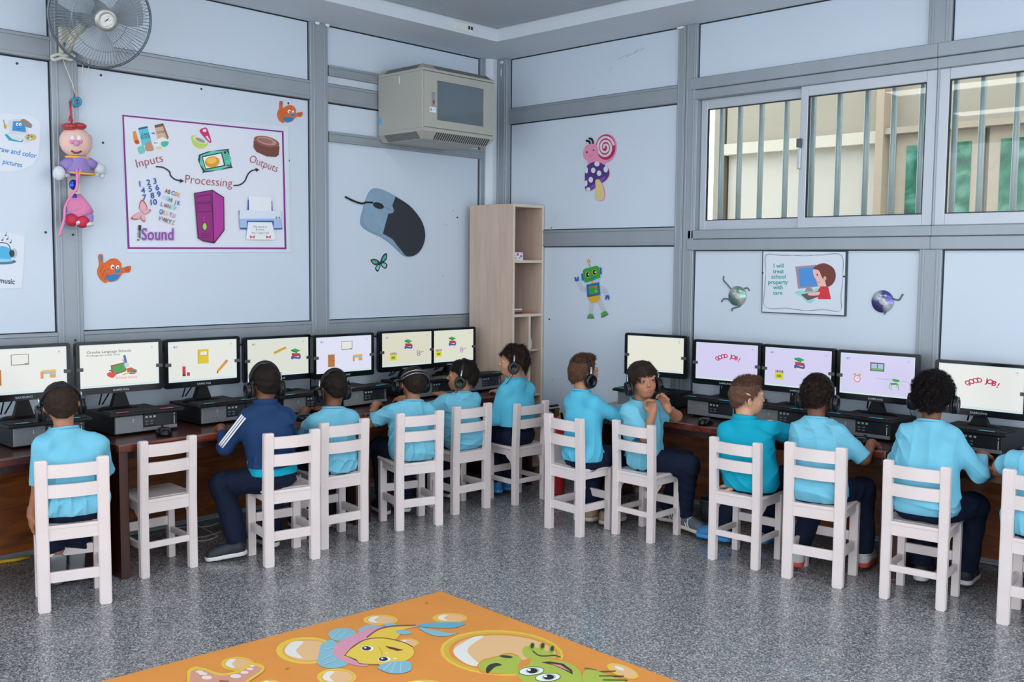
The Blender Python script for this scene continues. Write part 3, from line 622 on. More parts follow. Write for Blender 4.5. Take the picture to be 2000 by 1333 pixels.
# drawings that appear on the screens, in screen units: u 0..1, v 0..1 downward
def d_speaker(p, u=.10, v=.13, c='#8a90c8'):
    p.poly([(u - .02, v - .012), (u - .008, v - .012), (u + .006, v - .035), (u + .006, v + .04), (u - .008, v + .016), (u - .02, v + .016)], c)
    p.line([(u + .016, v - .02), (u + .02, v), (u + .016, v + .022)], .005, c); p.line([(u + .026, v - .032), (u + .032, v), (u + .026, v + .034)], .005, c)
def d_corner(p):
    p.ell(.915, .11, .012, .018, '#b9bcc2', n=10); p.rect(.895, .145, .935, .152, '#c3c6cb'); p.line([(.05, .955), (.55, .952), (.95, .955)], .004, '#c6d6dc')
def d_books(p, u, v, s=1.0):
    def q(a): return [(u + x * s, v + y * s * 1.5) for x, y in a]
    p.poly(q([(-.05, .02), (.03, .04), (.05, .0), (.05, .045), (.03, .075), (-.05, .055)]), '#4a4fae'); p.poly(q([(-.03, .05), (.04, .06), (.05, .07), (.02, .085), (-.03, .075)]), '#e8e4e0')
    p.poly(q([(-.045, -.012), (.04, -.005), (.045, .03), (-.04, .025)]), '#a84a42'); p.poly(q([(-.05, -.05), (-.01, -.062), (.05, -.038), (.012, -.018)]), '#34a85a'); p.poly(q([(-.05, -.05), (.012, -.018), (.012, -.006), (-.05, -.036)]), '#1f7a40')
def d_crayons(p, u, v, s=1.0):
    for i, c in enumerate(('#c94a3a', '#5b4aa8', '#8a8fc0', '#6a5aa0', '#4a3a70')): p.poly([(u + (-.035 + i * .016) * s, v - .03 * s), (u + (-.022 + i * .016) * s, v - .03 * s), (u + (-.024 + i * .016) * s, v - .075 * s), (u + (-.031 + i * .016) * s, v - .075 * s)], c)
    p.rect(u - .04 * s, v - .035 * s, u + .045 * s, v + .075 * s, '#e8d93a'); p.rect(u - .02 * s, v + .0 * s, u + .025 * s, v + .045 * s, '#5fae3a')
def d_scissors(p, u, v):
    u, v = u - .0, v
    p.line([(u - .02, v + .03), (u + .06, v - .06)], .009, '#8a8a88'); p.line([(u - .03, v - .02), (u + .07, v - .03)], .009, '#707070')
    for (a, b) in ((u - .045, v - .03), (u - .035, v + .05)):
        p.line([(a + .026 * math.cos(g), b + .04 * math.sin(g)) for g in [i * PI / 6 for i in range(12)]], .012, '#7a4fb8', True)
def d_board(p, u, v): p.rect(u - .1, v - .12, u + .1, v + .12, '#9a8f8a'); p.rect(u - .09, v - .105, u + .09, v + .1, '#eef0ea'); p.rect(u + .05, v + .08, u + .09, v + .115, '#58a878')
def d_desk(p, u, v):
    p.poly([(u - .09, v - .05), (u - .06, v - .09), (u + .1, v - .09), (u + .09, v - .05)], '#efc25a'); p.rect(u - .085, v - .05, u - .05, v + .1, '#e8955a'); p.rect(u - .05, v - .05, u + .02, v + .0, '#9cc8d0'); p.rect(u + .02, v - .05, u + .09, v + .09, '#d9a85a'); p.rect(u + .03, v - .03, u + .08, v + .02, '#9cc8d0')
def d_door(p, u, v, w=.055, h=.17): p.rect(u - w, v - h, u + w, v + h, '#b97a42'); p.ell(u + w * .6, v, .007, .012, '#6a4020', n=8)
def s_job(p, u=.53, v=.38):
    for ch, a in zip('GOODJOB!', (-1.0, -.74, -.48, -.22, .22, .46, .74, .98)):
        p.text(ch, u + a * .165, v + .09 * a * a, .15, '#c4324e', rot=a * 16, bold=.035, align='c', sx=.60)
def screen_draw(kind, p):
    if kind != 'blankstart': d_corner(p)
    if kind == 'A': d_board(p, .47, .25); d_door(p, .17, .62, .09); d_desk(p, .78, .60)
    elif kind == 'title':
        p.text('Orouba Language Schools', .09, .20, .085, '#3a3e46', sx=.62, bold=.006); p.text('Kindergarten (Level One)', .09, .27, .066, '#4a4e56', sx=.6)
        p.poly([(.38, .50), (.56, .44), (.575, .66), (.43, .73), (.39, .66)], '#9a4a2a'); p.poly([(.40, .53), (.55, .47), (.56, .64), (.45, .69), (.41, .64)], '#2fa04a')
        p.blob([(.335, .68), (.365, .655), (.40, .67), (.435, .66), (.445, .72), (.41, .79), (.37, .78), (.335, .73)], '#e03a2a'); p.line([(.39, .66), (.385, .61)], .01, '#5a3a20'); p.ell(.375, .62, .018, .02, '#2f7a3a', n=8)
        p.poly([(.56, .60), (.64, .575), (.70, .64), (.60, .67)], '#e0402a'); p.poly([(.58, .665), (.70, .63), (.72, .68), (.60, .70)], '#2f8a4a')
        p.poly([(.545, .48), (.61, .47), (.605, .56), (.56, .57)], '#bcd6e8'); p.poly([(.54, .28), (.555, .46), (.59, .46), (.57, .27)], '#3a6fae'); p.poly([(.525, .38), (.545, .46), (.56, .46), (.535, .36)], '#e0a04a')
        p.poly([(.52, .73), (.62, .67), (.62, .70), (.53, .755)], '#e8b23a'); p.poly([(.60, .71), (.70, .68), (.69, .71), (.62, .73)], '#3a5aae'); p.poly([(.66, .70), (.72, .69), (.68, .74), (.62, .74)], '#d86a8a')
        p.text('School Items', .44, .83, .085, '#dfa090', sx=.62, bold=.01)
    elif kind == 'stationery':
        d_speaker(p); p.rect(.43, .22, .58, .58, '#e8cc28'); p.rect(.455, .27, .56, .37, '#f2efe6'); p.line([(.43, .22), (.43, .58)], .014, '#c9ac20'); p.line([(.455, .27), (.56, .27), (.56, .37), (.455, .37)], .006, '#b04a3a', True)
        p.rect(.20, .60, .245, .86, '#d8383a'); p.rect(.205, .56, .24, .62, '#eceae4'); p.rect(.20, .80, .245, .86, '#3a4a7a'); p.rect(.26, .77, .305, .86, '#d8383a')
        p.poly([(.70, .78), (.72, .83), (.85, .60), (.82, .55)], '#e0a03a'); p.poly([(.82, .55), (.85, .60), (.87, .56), (.845, .51)], '#c98aa8'); p.poly([(.70, .78), (.72, .83), (.695, .86)], '#4a5a4a')
    elif kind == 'ruler':
        d_speaker(p); p.poly([(.42, .36), (.44, .42), (.64, .28), (.61, .23)], '#d8a23a'); d_books(p, .79, .45, 1.6); p.ell(.27, .56, .03, .03, '#d0d2c8'); p.text('it', .26, .86, .09, '#c86a5a', sx=.6)
    elif kind == 'board': d_speaker(p); d_board(p, .55, .26); d_door(p, .27, .66, .06, .17); d_desk(p, .74, .62)
    elif kind == 'crayons': d_speaker(p); d_books(p, .53, .36, 1.6); d_crayons(p, .22, .70, 1.6); d_scissors(p, .77, .64)
    elif kind == 'job': s_job(p)
    elif kind == 'plain': pass
    elif kind == 'clock':
        d_speaker(p); p.rect(.41, .19, .60, .40, '#7a4a50'); p.rect(.425, .22, .50, .38, '#a8c8e8'); p.rect(.51, .22, .585, .38, '#a8c8e8'); p.rect(.425, .33, .585, .38, '#6ab06a')
        for sx in (-.03, .035): p.ell(.235 + sx, .52, .018, .03, '#e0a83a', n=10)
        p.ell(.24, .62, .045, .085, '#d85a7a'); p.ell(.24, .62, .036, .068, '#f0eef6'); p.line([(.24, .57), (.24, .62), (.265, .62)], .007, '#5a5a7a')
        p.line([(.5, .575), (.98, .60)], .006, '#8a8a9a'); p.poly([(.71, .55), (.80, .56), (.80, .62), (.72, .61)], '#4aa84a'); p.poly([(.68, .66), (.77, .64), (.80, .68), (.70, .70)], '#3a9a3a')
        for (a, b) in (((.685, .68), (.67, .80)), ((.70, .70), (.70, .84)), ((.79, .68), (.80, .82)), ((.77, .64), (.775, .76))): p.line([a, b], .008, '#6ab06a')
def monitor(k, loc, yaw, kind, bgcol, label, dz=0.640):
    x, y, z = loc; t = empty('monitor', (x, y, z), math.radians(yaw)); tag(t, label, 'monitor', 'computer monitors on the desks')
    drop = z - (dz + 0.0007 + PCH)
    for n_, me in MONP:
        if me is None: continue
        obj(n_, me, t)
    p = Print(lambda u, v, l: (-0.199 + 0.398 * u, 0.004 - EPS * l, 0.117 - 0.217 * v))
    p.rect(0, 0, 1, 1, bgcol); p.rect(0, 0, 1, .02, '#d3ecf2'); p.rect(0, .955, 1, 1, '#d9eef2'); p.rect(0, 0, .012, 1, '#dcecf2'); p.rect(.988, 0, 1, 1, '#dcecf2')
    screen_draw(kind, p); p.build('screen', t, SCREEN)
    n = MB(); zt, zb = -MH / 2 + 0.01, -drop + 0.012
    n.add([(-0.022, 0.012, zt), (0.022, 0.012, zt), (0.022, 0.04, zt), (-0.022, 0.04, zt), (-0.045, 0.0, zb), (0.045, 0.0, zb), (0.04, 0.06, zb), (-0.04, 0.06, zb)], [(0, 3, 2, 1), (4, 5, 6, 7), (0, 1, 5, 4), (1, 2, 6, 5), (2, 3, 7, 6), (3, 0, 4, 7)])
    n.build('neck', BLK2, t)
    MB().lathe([(0.0, 0.016), (0.05, 0.016), (0.085, 0.011), (0.1, 0.003), (0.098, 0.0)], 28, 0, Matrix.Translation((0, 0.03, -drop)) @ Matrix.Diagonal((1.08, 0.8, 1, 1))).build('foot', BLK2, t)
    MB().tube([(-0.05, 0.05, -0.08), (-0.07, 0.075, -0.14), (-0.08, 0.09, -drop + 0.02)], 0.004, 6).tube([(-0.015, 0.05, -0.08), (-0.03, 0.08, -0.14), (-0.06, 0.1, -drop + 0.02)], 0.004, 6).build('cable', BLK, t)
    return t
def station(side, u, d_mon, z, yaw, kind, bgcol, label, where, stick='cyan', pc_off=0.0, mouse=None):
    if side == 'L': ml = (d_mon, u, z); pl = (0.487, u + 0.03 + pc_off, 0.6402); rz = PI / 2
    else: ml = (u, -d_mon, z); pl = (u + pc_off, -0.355, 0.6152); rz = 0.0
    monitor(0, ml, yaw, kind, bgcol, label, DZ[side])
    pc = empty('desktop_computer', pl, rz); tag(pc, 'flat black desktop computer ' + where, 'computer', 'desktop computers under the monitors')
    for n_, me in PCP: obj(n_, me, pc)
    fx = 0.045
    kl = (pl[0] - (0.03 if side == 'L' else 0), pl[1] + (0 if side == 'L' else 0.03), pl[2] + 0.0005 + PCH)
    kb = empty('keyboard', kl, rz + rnd.uniform(-0.05, 0.05)); tag(kb, 'black keyboard on the computer case ' + where, 'keyboard', 'keyboards on the computer cases')
    for n_, me in KBP[stick]: obj(n_, me, kb)
IV, LV = '#eeeede', '#dcd8fb'
LM = [(-3.452, .27, .962, 86, 'A', '#eef1ee', 'monitor at the left edge showing a whiteboard, door and desk', 'below the leftmost monitor'),
 (-2.983, .276, .959, 85.4, 'title', '#f0f2ec', 'monitor with the title Orouba Language Schools and a picture of school items', 'behind the empty chair', 'red'),
 (-2.525, .281, .952, 87.8, 'stationery', '#eff1ea', 'monitor showing a yellow notebook, glue stick and pencil', 'left of the navy-jacket child'),
 (-2.024, .239, .936, 86.5, 'ruler', '#e6e9dc', 'monitor behind the navy-jacket child showing a ruler and books', 'in front of the navy-jacket child'),
 (-1.614, .32, .933, 87.1, 'board', '#e9ebff', 'bluish monitor showing a whiteboard, door and desk', 'in front of the child holding the mouse'),
 (-1.066, .26, .929, 86.0, 'crayons', '#e4e3cf', 'cream monitor with books, crayons and purple scissors, left of its twin', 'behind the child with silver-striped headphones'),
 (-0.62, .20, .921, 86.0, 'crayons', '#e8e9d6', 'cream monitor with books, crayons and scissors, beside the tall shelf', 'next to the tall shelf')]
for m_ in LM: station('L', *m_)
RM = [(1.60, .20, .935, 6.0, 'plain', '#eff0e0', 'cream monitor behind the turned child, showing no text', 'left end of the desk beneath the window'),
 (2.112, .211, .924, 4.0, 'job', LV, 'lavender monitor showing GOOD JOB! in red', 'beside the turned child'),
 (2.552, .19, .921, 0.5, 'crayons', LV, 'lavender monitor with books and a crayon box', 'in front of the child in the teal polo'),
 (2.992, .17, .918, 0.8, 'clock', LV, 'lavender monitor showing a window, alarm clock and green chair', 'in front of the child with speckled curls'),
 (3.52, .20, .905, 0.0, 'job', '#f0f3f0', 'white monitor at the right showing GOOD JOB! in red', 'in front of the round curly-haired child')]
for m_ in RM: station('R', *m_)
REDGLOW = mat('red_glow_strip', '#d02030', .3); REDGLOW.node_tree.nodes['Principled BSDF'].inputs['Emission Color'].default_value = (1, .03, .05, 1); REDGLOW.node_tree.nodes['Principled BSDF'].inputs['Emission Strength'].default_value = 1.5
def mouse_at(x, y, rz, label, cord, z=0.640):
    t = empty('computer_mouse', (x, y, z + 0.0005), rz); t.scale = (1.3, 1.3, 1.15); tag(t, label, 'mouse', 'computer mice on the desks'); obj('shell', MOUSE, t); obj('wheel', WHEEL, t)
    MB().tube(cord, 0.0022, 6).build('cord', BLK, t)
    if 'red light' in label: MB().ball((0.024, 0.0, 0.012), (0.008, 0.02, 0.006), 8).build('glow_strip', REDGLOW, t)
mouse_at(*Fl(320, 846, .65), PI / 2 - .3, 'black mouse on the desk in front of the empty chair', [(0, 0.05, 0.012), (0.02, 0.1, 0.01), (-0.03, 0.15, 0.02), (-0.06, 0.19, 0.03)])
mouse_at(*Fl(592, 818, .65), PI / 2 + .3, 'black mouse with a red light under a child\'s left hand', [(0, 0.05, 0.012), (0.03, 0.1, 0.006), (0.05, 0.18, 0.006)])
mouse_at(*Fl(1378, 824, .63), .2, 'black mouse on the desk between the turned child and the teal polo', [(0, 0.05, 0.012), (0.0, 0.1, 0.006), (0.05, 0.12, 0.006)], 0.615)
mouse_at(*Fl(1684, 862, .63), .1, 'dark mouse next to the speckled-curls child\'s right hand', [(0, 0.05, 0.012), (-0.03, 0.08, 0.006), (-0.05, 0.1, 0.006)], 0.615)
# ================================================================== WALL CABINET
CABM = mat('beige_grey_powder_coat', '#a3a59d', 0.45, 0.0, 0.03, 5, 0.05, 250); CABD = mat('cabinet_seam', '#55585a', 0.6)
cb = empty('network_cabinet', (0.25, -0.80, 2.5)); tag(cb, 'beige-grey metal wall cabinet with a glass door, mounted high in the corner', 'cabinet')
ox, oy, oz = 0.25, -0.80, 2.5
y0, y1, x1 = -1.117, -0.492, 0.474
def cprism_body():
    m = MB(); m.bbox(0.031, y0, 2.338, x1 - 0.012, y1, 2.690, 0.002, seg=1); return m
def capmesh(zb, zt, sgn):
    # bevelled lid: full outline at one end, chamfered on the front and sides at the other
    a = [(0.031, y0), (x1, y0), (x1, y1), (0.031, y1)]; b = [(0.031, y0 + 0.035), (x1 - 0.045, y0 + 0.035), (x1 - 0.045, y1 - 0.035), (0.031, y1 - 0.035)]
    vs = [(p[0], p[1], zb) for p in a] + [(p[0], p[1], zb + (zt - zb) * .3) for p in a] + [(p[0], p[1], zt) for p in b]
    fs = [(0, 1, 2, 3), (8, 9, 10, 11)] + [(i, (i + 1) % 4, (i + 1) % 4 + 4, i + 4) for i in range(4)] + [(i + 4, (i + 1) % 4 + 4, (i + 1) % 4 + 8, i + 8) for i in range(4)]
    return MB().add(vs, fs)
TR = Matrix.Translation((-ox, -oy, -oz))
cprism_body().xf(TR).build('body', CABM, cb)
lid = capmesh(2.690, 2.737, 1).xf(TR).build('lid', CABM, cb); bas = capmesh(2.338, 2.275, -1).xf(TR).build('base', CABM, cb)
def slots(par, z0, z1, front):
    m = MB(); n = 26 if front else 22
    zt_, zb_ = (2.737, 2.690) if z1 > z0 else (2.275, 2.338); zc_ = zb_ + (zt_ - zb_) * .3; fr_ = lambda z: max(0, (z - zc_) / (zt_ - zc_)); fx = lambda z: x1 - .045 * fr_(z); fy = lambda z: y0 + .035 * fr_(z)
    for i in range(n):
        if front:
            yy = y0 + 0.11 + i * 0.0185; m.add([(fx(z0) + .001, yy, z0), (fx(z0) + .001, yy + .010, z0), (fx(z1) + .001, yy + .016, z1), (fx(z1) + .001, yy + .006, z1)], [(0, 1, 2, 3)])
        else:
            xx = 0.09 + i * 0.0145; m.add([(xx, fy(z0) - .001, z0), (xx + .008, fy(z0) - .001, z0), (xx + .012, fy(z1) - .001, z1), (xx + .004, fy(z1) - .001, z1)], [(0, 1, 2, 3)])
    m.xf(TR).build('vent_slots', GASKET, par)
slots(lid, 2.7055, 2.7355, True); slots(lid, 2.7055, 2.7355, False); slots(bas, 2.3175, 2.2765, True); slots(bas, 2.3175, 2.2765, False)
# door frame with window
d = MB(); wx0, wx1, wz0, wz1 = -1.003, -0.591, 2.394, 2.638
for a in ((y0 + 0.012, 2.345, wx0, 2.685), (wx1, 2.345, y1 - 0.006, 2.685), (wx0, 2.345, wx1, wz0), (wx0, wz1, wx1, 2.685)): d.bbox(x1 - 0.012, a[0], a[1], x1 + 0.002, a[2], a[3], 0.001, seg=1)
dr = d.xf(TR).build('door', CABM, cb)
CGL = mat('tinted_cabinet_glass', '#55626c', 0.06, 0, 0.02, 4, coat=1.0)
MB().box(x1 - 0.009, wx0, wz0, x1 - 0.006, wx1, wz1).xf(TR).build('pane', CGL, dr)
lk = MB().bbox(x1 + 0.002, -1.052, 2.477, x1 + 0.008, -1.028, 2.562, 0.002).xf(TR).build('lock', mat('chrome_lock', '#aab0b4', 0.25, 0.8), dr)
MB().bbox(x1 + 0.007, -1.047, 2.49, x1 + 0.011, -1.033, 2.51, 0.001).xf(TR).build('lock_tag', mat('red_lock_tag', '#a03a30', 0.4), lk)
pr = Print(lambda u, v, l: (x1 + 0.0025 + EPS * l - ox, u - oy, v - oz), False); pr.rect(-1.068, 2.437, -1.015, 2.468, '#dfe6ee'); pr.rect(-1.062, 2.444, -1.048, 2.462, '#7f8fa2'); pr.rect(-1.04, 2.45, -1.025, 2.456, '#8aa0b4'); pr.build('label', dr)
MB().box(0.24, y0 - 0.001, 2.63, 0.246, y0, 2.675).xf(TR).build('tape_strip', SILIC, cb); MB().ball((0.05, y0, 2.41), (0.018, 0.001, 0.025), 8).xf(TR).build('paint_mark', mat('cyan_paint_mark', '#4aa5d8', 0.5), cb)

# ================================================================== POSTERS AND CUT-OUTS ON THE LEFT WALL
PAPER = mat('white_laminated_paper', '#ccd5e2', 0.3, 0, 0.015, 4); FOAM = mat('craft_foam_edge', '#8fa2b8', 0.6)
PT = 0.004
def posterL(name, pts, label, cat, m=PAPER, t=PT): o = slabL(name, pts, 0.0005, t, m); tag(o, label, cat); return o
po = posterL('poster', [(236, 222), (562, 247), (567, 493), (248, 494)], 'large white poster with a purple border reading Inputs, Processing, Outputs', 'poster')
def Q(x, y): return (230 + x / 4.597, 210 + y / 4.597)   # coordinates of a 4.6x enlarged view
class PP:   # printing in enlarged-view coordinates
    def __init__(s, d, f, inv, fn): s.f = f; s.p = Print(lambda u, v, l: fn(d + EPS * (l + 1), *f(u, v)))
def printQ(d, q, wall='L'):
    if wall == 'L': return Print(lambda u, v, l: (d + EPS * (l + 1), *Lw(*q(u, v))))
    def fn(u, v, l): a = Rw(*q(u, v)); return (a[0], -(d + EPS * (l + 1)), a[1])
    return Print(fn)
p = printQ(PT, Q)
PU = '#7a2a86'
p.poly([(36, 65), (1485, 213), (1512, 1275), (85, 1272)], PU); p.poly([(52, 82), (1470, 225), (1494, 1258), (104, 1255)], '#d3dae6')
# ingredients
p.poly([(130, 222), (155, 208), (195, 325), (165, 335), (140, 300)], '#d98a3a'); p.ell(168, 310, 22, 18, '#b04a2a')
p.poly([(180, 185), (262, 168), (305, 330), (215, 345)], '#58bcd0'); p.poly([(180, 185), (262, 168), (266, 184), (184, 203)], '#2a5a70'); p.text('CAKE', 210, 258, 34, '#1f3a48', rot=-6, bold=.015, sx=.85); p.text('FLOUR', 208, 285, 34, '#1f3a48', rot=-6, bold=.015, sx=.8)
p.poly([(326, 160), (405, 142), (455, 272), (352, 290)], '#c9ac94'); p.poly([(326, 160), (405, 142), (412, 165), (330, 185)], '#6a4a3c'); p.poly([(405, 142), (455, 272), (440, 290), (400, 170)], '#8a6a58'); p.text('FLOUR', 348, 235, 30, '#5a3f34', rot=-6, bold=.01, sx=.8)
p.poly([(345, 290), (400, 265), (450, 300), (430, 320), (365, 320)], '#e6e0dc'); p.blob([(385, 312), (450, 305), (440, 345), (400, 352)], '#42b4a8'); p.blob([(245, 330), (275, 305), (305, 335), (318, 385), (250, 390)], '#b98a70'); p.blob([(175, 360), (225, 345), (240, 400), (200, 420), (180, 400)], '#6ac4bc'); p.poly([(315, 305), (365, 300), (375, 345), (325, 350)], '#dde8ee'); p.text('MILK', 322, 325, 18, '#4a5a70', bold=.01); p.poly([(340, 355), (385, 348), (390, 375), (345, 382)], '#d8d480'); p.rect(300, 228, 328, 238, '#3a5a9a')
# mixing bowl and spoon
p.blob([(660, 255), (725, 262), (800, 315), (785, 355), (740, 372), (690, 350), (662, 305)], '#b4d05a'); p.ell(735, 292, 66, 26, '#d6dcc8', rot=24); p.ell(735, 295, 48, 16, '#9a8f9a', rot=24)
p.blob([(730, 215), (770, 183), (800, 195), (835, 300), (825, 318), (800, 300)], '#c4266a'); p.ell(775, 208, 17, 14, '#d3dae6'); p.poly([(782, 262), (800, 255), (825, 300), (818, 305)], '#d3dae6')
# oven
p.blob([(724, 425), (975, 375), (990, 385), (1018, 530), (1005, 545), (775, 585), (760, 575)], '#243a44', n=3); p.blob([(738, 432), (968, 387), (1002, 528), (780, 570)], '#5ec0a8', n=2)
p.poly([(748, 440), (930, 402), (962, 525), (782, 562)], '#243a44'); p.poly([(758, 448), (922, 414), (948, 518), (786, 550)], '#e2e6ea'); p.ell(843, 490, 66, 50, '#d9962e', rot=-10); p.ell(838, 478, 45, 28, '#eebb55', rot=-10); p.ell(957, 406, 12, 13, '#243a44')
for i in range(3):
    for j in range(3): p.ell(955 + i * 13 + j * 4, 432 + j * 18 - i * 3, 4, 4, '#243a44', n=8)
p.rect(972, 515, 998, 524, '#243a44')
# cake
p.poly([(1215, 300), (1445, 350), (1440, 425), (1415, 446), (1330, 440), (1240, 400), (1213, 360)], '#6e4038'); p.ell(1330, 308, 116, 46, '#8a5348', rot=14); p.ell(1330, 303, 92, 33, '#b08a88', rot=14); p.ell(1318, 300, 70, 20, '#96655e', rot=14)
RDT = '#a02a44'
p.text('Inputs', 168, 542, 110, RDT, rot=-13, sx=.95, bold=-.012); p.text('Processing', 598, 680, 112, RDT, rot=5, sx=.9, bold=-.012); p.text('Outputs', 1170, 488, 100, RDT, rot=21, sx=.82, bold=-.012)
p.curve([(335, 532), (400, 540), (455, 575), (470, 615), (510, 648), (560, 660)], 12, '#1f2a38'); p.poly([(552, 640), (590, 662), (550, 680)], '#1f2a38')
p.curve([(1032, 702), (1090, 695), (1135, 660), (1160, 605), (1195, 570), (1240, 560)], 12, '#1f2a38'); p.poly([(1228, 542), (1265, 560), (1235, 580)], '#1f2a38')
BL = '#1d5aa8'
for t_, x, y in (('1', 190, 712), ('2', 255, 700), ('3', 315, 688), ('4', 206, 772), ('5', 272, 758), ('6', 334, 746), ('7', 218, 835), ('8', 290, 818), ('9', 348, 806), ('10', 290, 878)): p.text(t_, x, y, 72, BL, rot=-6, bold=.02)
cc = ['#b8283a', '#d9b58a', '#b9c7d8', '#3a8a5a', '#7a5aa8', '#8ac8b8', '#2a5aa8', '#d08aa8', '#3a7ab8', '#b89a3a', '#4a9a7a']
for r_, (w_, x, y) in enumerate((('ABCDE', 412, 765), ('FGHIJK', 395, 825), ('LMNOP', 376, 885), ('QRSTU', 362, 950), ('VWXYZ', 354, 1012))):
    for i, ch in enumerate(w_): p.text(ch, x + i * (30 if len(w_) < 6 else 26), y + i * 10, 54, cc[(i * 3 + r_ * 2) % 11], rot=12, bold=.02, sx=.72)
for w_ in ([(205, 830), (240, 860), (255, 905), (215, 935), (185, 900)], [(215, 935), (260, 915), (290, 925), (240, 960)], [(205, 940), (150, 960), (110, 1000), (180, 1005)], [(210, 945), (235, 990), (232, 1030), (200, 1000)]): p.blob(w_, '#b83a48'); p.blob([(x * .88 + 210 * .12, y * .88 + 940 * .12) for x, y in w_], '#dca8b0')
p.text('Sound', 208, 1190, 150, '#c9a0d8', bold=.035, sx=.78); p.text('Sound', 205, 1190, 150, '#7a4a9a', bold=.01, sx=.78)
p.rect(175, 1058, 200, 1105, '#1c2430'); p.rect(180, 1105, 196, 1175, '#5a6470'); p.rect(165, 1185, 185, 1196, '#3a4450'); p.rect(170, 1120, 178, 1165, '#8a94a0')
# computer tower
p.poly([(675, 770), (840, 740), (945, 808), (948, 1105), (858, 1222), (760, 1205), (708, 1175)], '#3a1446'); p.poly([(682, 776), (832, 750), (845, 1205), (762, 1195), (716, 1168)], '#8a1f78'); p.poly([(840, 752), (938, 815), (940, 1100), (855, 1208)], '#a33294')
for a in ([(695, 800), (822, 782), (826, 845), (700, 858)], [(702, 870), (826, 858), (830, 935), (708, 940)]): p.line(a, 7, '#4a1050', True)
p.ell(770, 1070, 20, 34, '#8fd65a'); p.line([(770, 1070 - 34), (785, 1048), (790, 1070), (785, 1092), (770, 1104), (755, 1092), (750, 1070), (755, 1048)], 5, '#2a4a1a', True)
for y in (1130, 1148, 1166): p.line([(740, y), (812, y + 6)], 5, '#4a1050')
for y in (985, 1002, 1018): p.ell(762, y, 5, 5, '#c94aa8', n=8)
# printer
p.poly([(1158, 828), (1375, 840), (1380, 950), (1155, 945)], '#2a56a0'); p.poly([(1164, 797), (1368, 806), (1368, 945), (1168, 940)], '#dce3ea'); p.poly([(1076, 928), (1455, 935), (1465, 1095), (1088, 1095)], '#2a56a0'); p.poly([(1082, 922), (1452, 932), (1458, 1000), (1080, 1000)], '#cfdbea'); p.poly([(1080, 1000), (1460, 1002), (1460, 1085), (1085, 1080)], '#9db8dc'); p.poly([(1145, 1018), (1388, 1018), (1385, 1095), (1148, 1095)], '#2a56a0'); p.poly([(1158, 1030), (1372, 1032), (1405, 1175), (1380, 1190), (1150, 1185), (1140, 1175)], '#dfe6ec')
p.ell(1412, 990, 9, 9, '#6a86b4'); p.ell(1438, 990, 9, 9, '#6a86b4'); p.text('My name is', 1265, 1080, 26, '#3a5a5a', align='c'); p.text('Karima', 1265, 1106, 26, '#3a5a5a', align='c'); p.text("I'm 7 years old", 1268, 1136, 26, '#3a5a5a', align='c')
for cx in (1195, 1340): p.poly([(cx - 25, 1148), (cx, 1162), (cx + 25, 1148), (cx + 18, 1180), (cx, 1168), (cx - 18, 1180)], '#c9586a')
p.build('printed_picture', po)

# computer cartoon posters at the left edge (partly outside the frame)
p1 = posterL('poster', [(-45, 222), (10, 222), (62, 226), (80, 240), (76, 300), (66, 322), (30, 336), (-45, 334)], 'torn-edged paper with a painting computer cartoon reading Draw and color pictures', 'poster', t=.002)
q1 = lambda x, y: (x / 3.508, 200 + y / 3.508)
p = printQ(.002, q1)
p.blob([(60, 125), (150, 115), (178, 135), (185, 215), (75, 215), (62, 180)], '#c3c9d2'); p.poly([(88, 130), (165, 130), (178, 205), (82, 195)], '#2a86c8'); p.ell(117, 150, 9, 11, '#f0f4f8'); p.ell(138, 152, 9, 11, '#f0f4f8'); p.ell(119, 153, 4, 5, '#1a2a3a', n=8); p.ell(139, 155, 4, 5, '#1a2a3a', n=8); p.curve([(112, 178), (125, 186), (142, 178)], 4, '#12507a')
p.blob([(140, 125), (165, 115), (215, 150), (212, 175), (180, 170), (150, 150)], '#7c7d7c'); p.poly([(30, 222), (62, 210), (165, 250), (150, 275), (60, 262)], '#1f9aa8'); p.poly([(45, 218), (70, 210), (165, 250), (140, 268), (80, 250)], '#c8d0d8')
p.ell(208, 240, 40, 24, '#b8ad6a'); 
for x, y, c_ in ((195, 228, '#b83a3a'), (215, 235, '#3a8a5a'), (228, 245, '#d8a83a'), (205, 250, '#d8d8d8'), (190, 245, '#3a6ab8')): p.ell(x, y, 8, 6, c_, n=10)
p.ell(180, 272, 18, 12, '#c6ced6'); p.ell(36, 165, 12, 16, '#c9b840'); p.line([(36, 180), (22, 120)], 5, '#6a7a4a'); p.build('printed_picture', p1); p = printQ(.002, q1); p.text('Draw and color', -42, 328, 50, '#2a7fc0', rot=11, bold=.018, sx=.92); p.text('pictures', 16, 420, 46, '#2a7fc0', rot=11, bold=.018, sx=.92)
p.build('printed_text', p1)
p2 = posterL('poster', [(-45, 452), (20, 455), (48, 462), (46, 520), (42, 563), (-45, 566)], 'torn-edged paper with a blue headphone cartoon reading music', 'poster', t=.002)
p = printQ(.002, q1)
p.blob([(-60, 1010), (10, 985), (62, 1000), (78, 1030), (70, 1075), (-60, 1080)], '#45a8d8'); p.ell(10, 1092, 100, 20, '#3f6a86'); p.ell(0, 1084, 90, 12, '#86c4e0'); p.ell(80, 1035, 18, 26, '#2a3238'); p.curve([(75, 1020), (55, 975), (10, 962), (-30, 970)], 6, '#3a4248'); p.ell(95, 1035, 22, 34, '#a8b4be'); p.ell(84, 1037, 15, 24, '#2a3238')
for x, y in ((14, 945), (48, 938), (70, 962), (36, 912)): p.ell(x, y, 7, 5, '#3a4048', n=8); p.line([(x + 6, y), (x + 6, y - 22)], 3, '#3a4048')
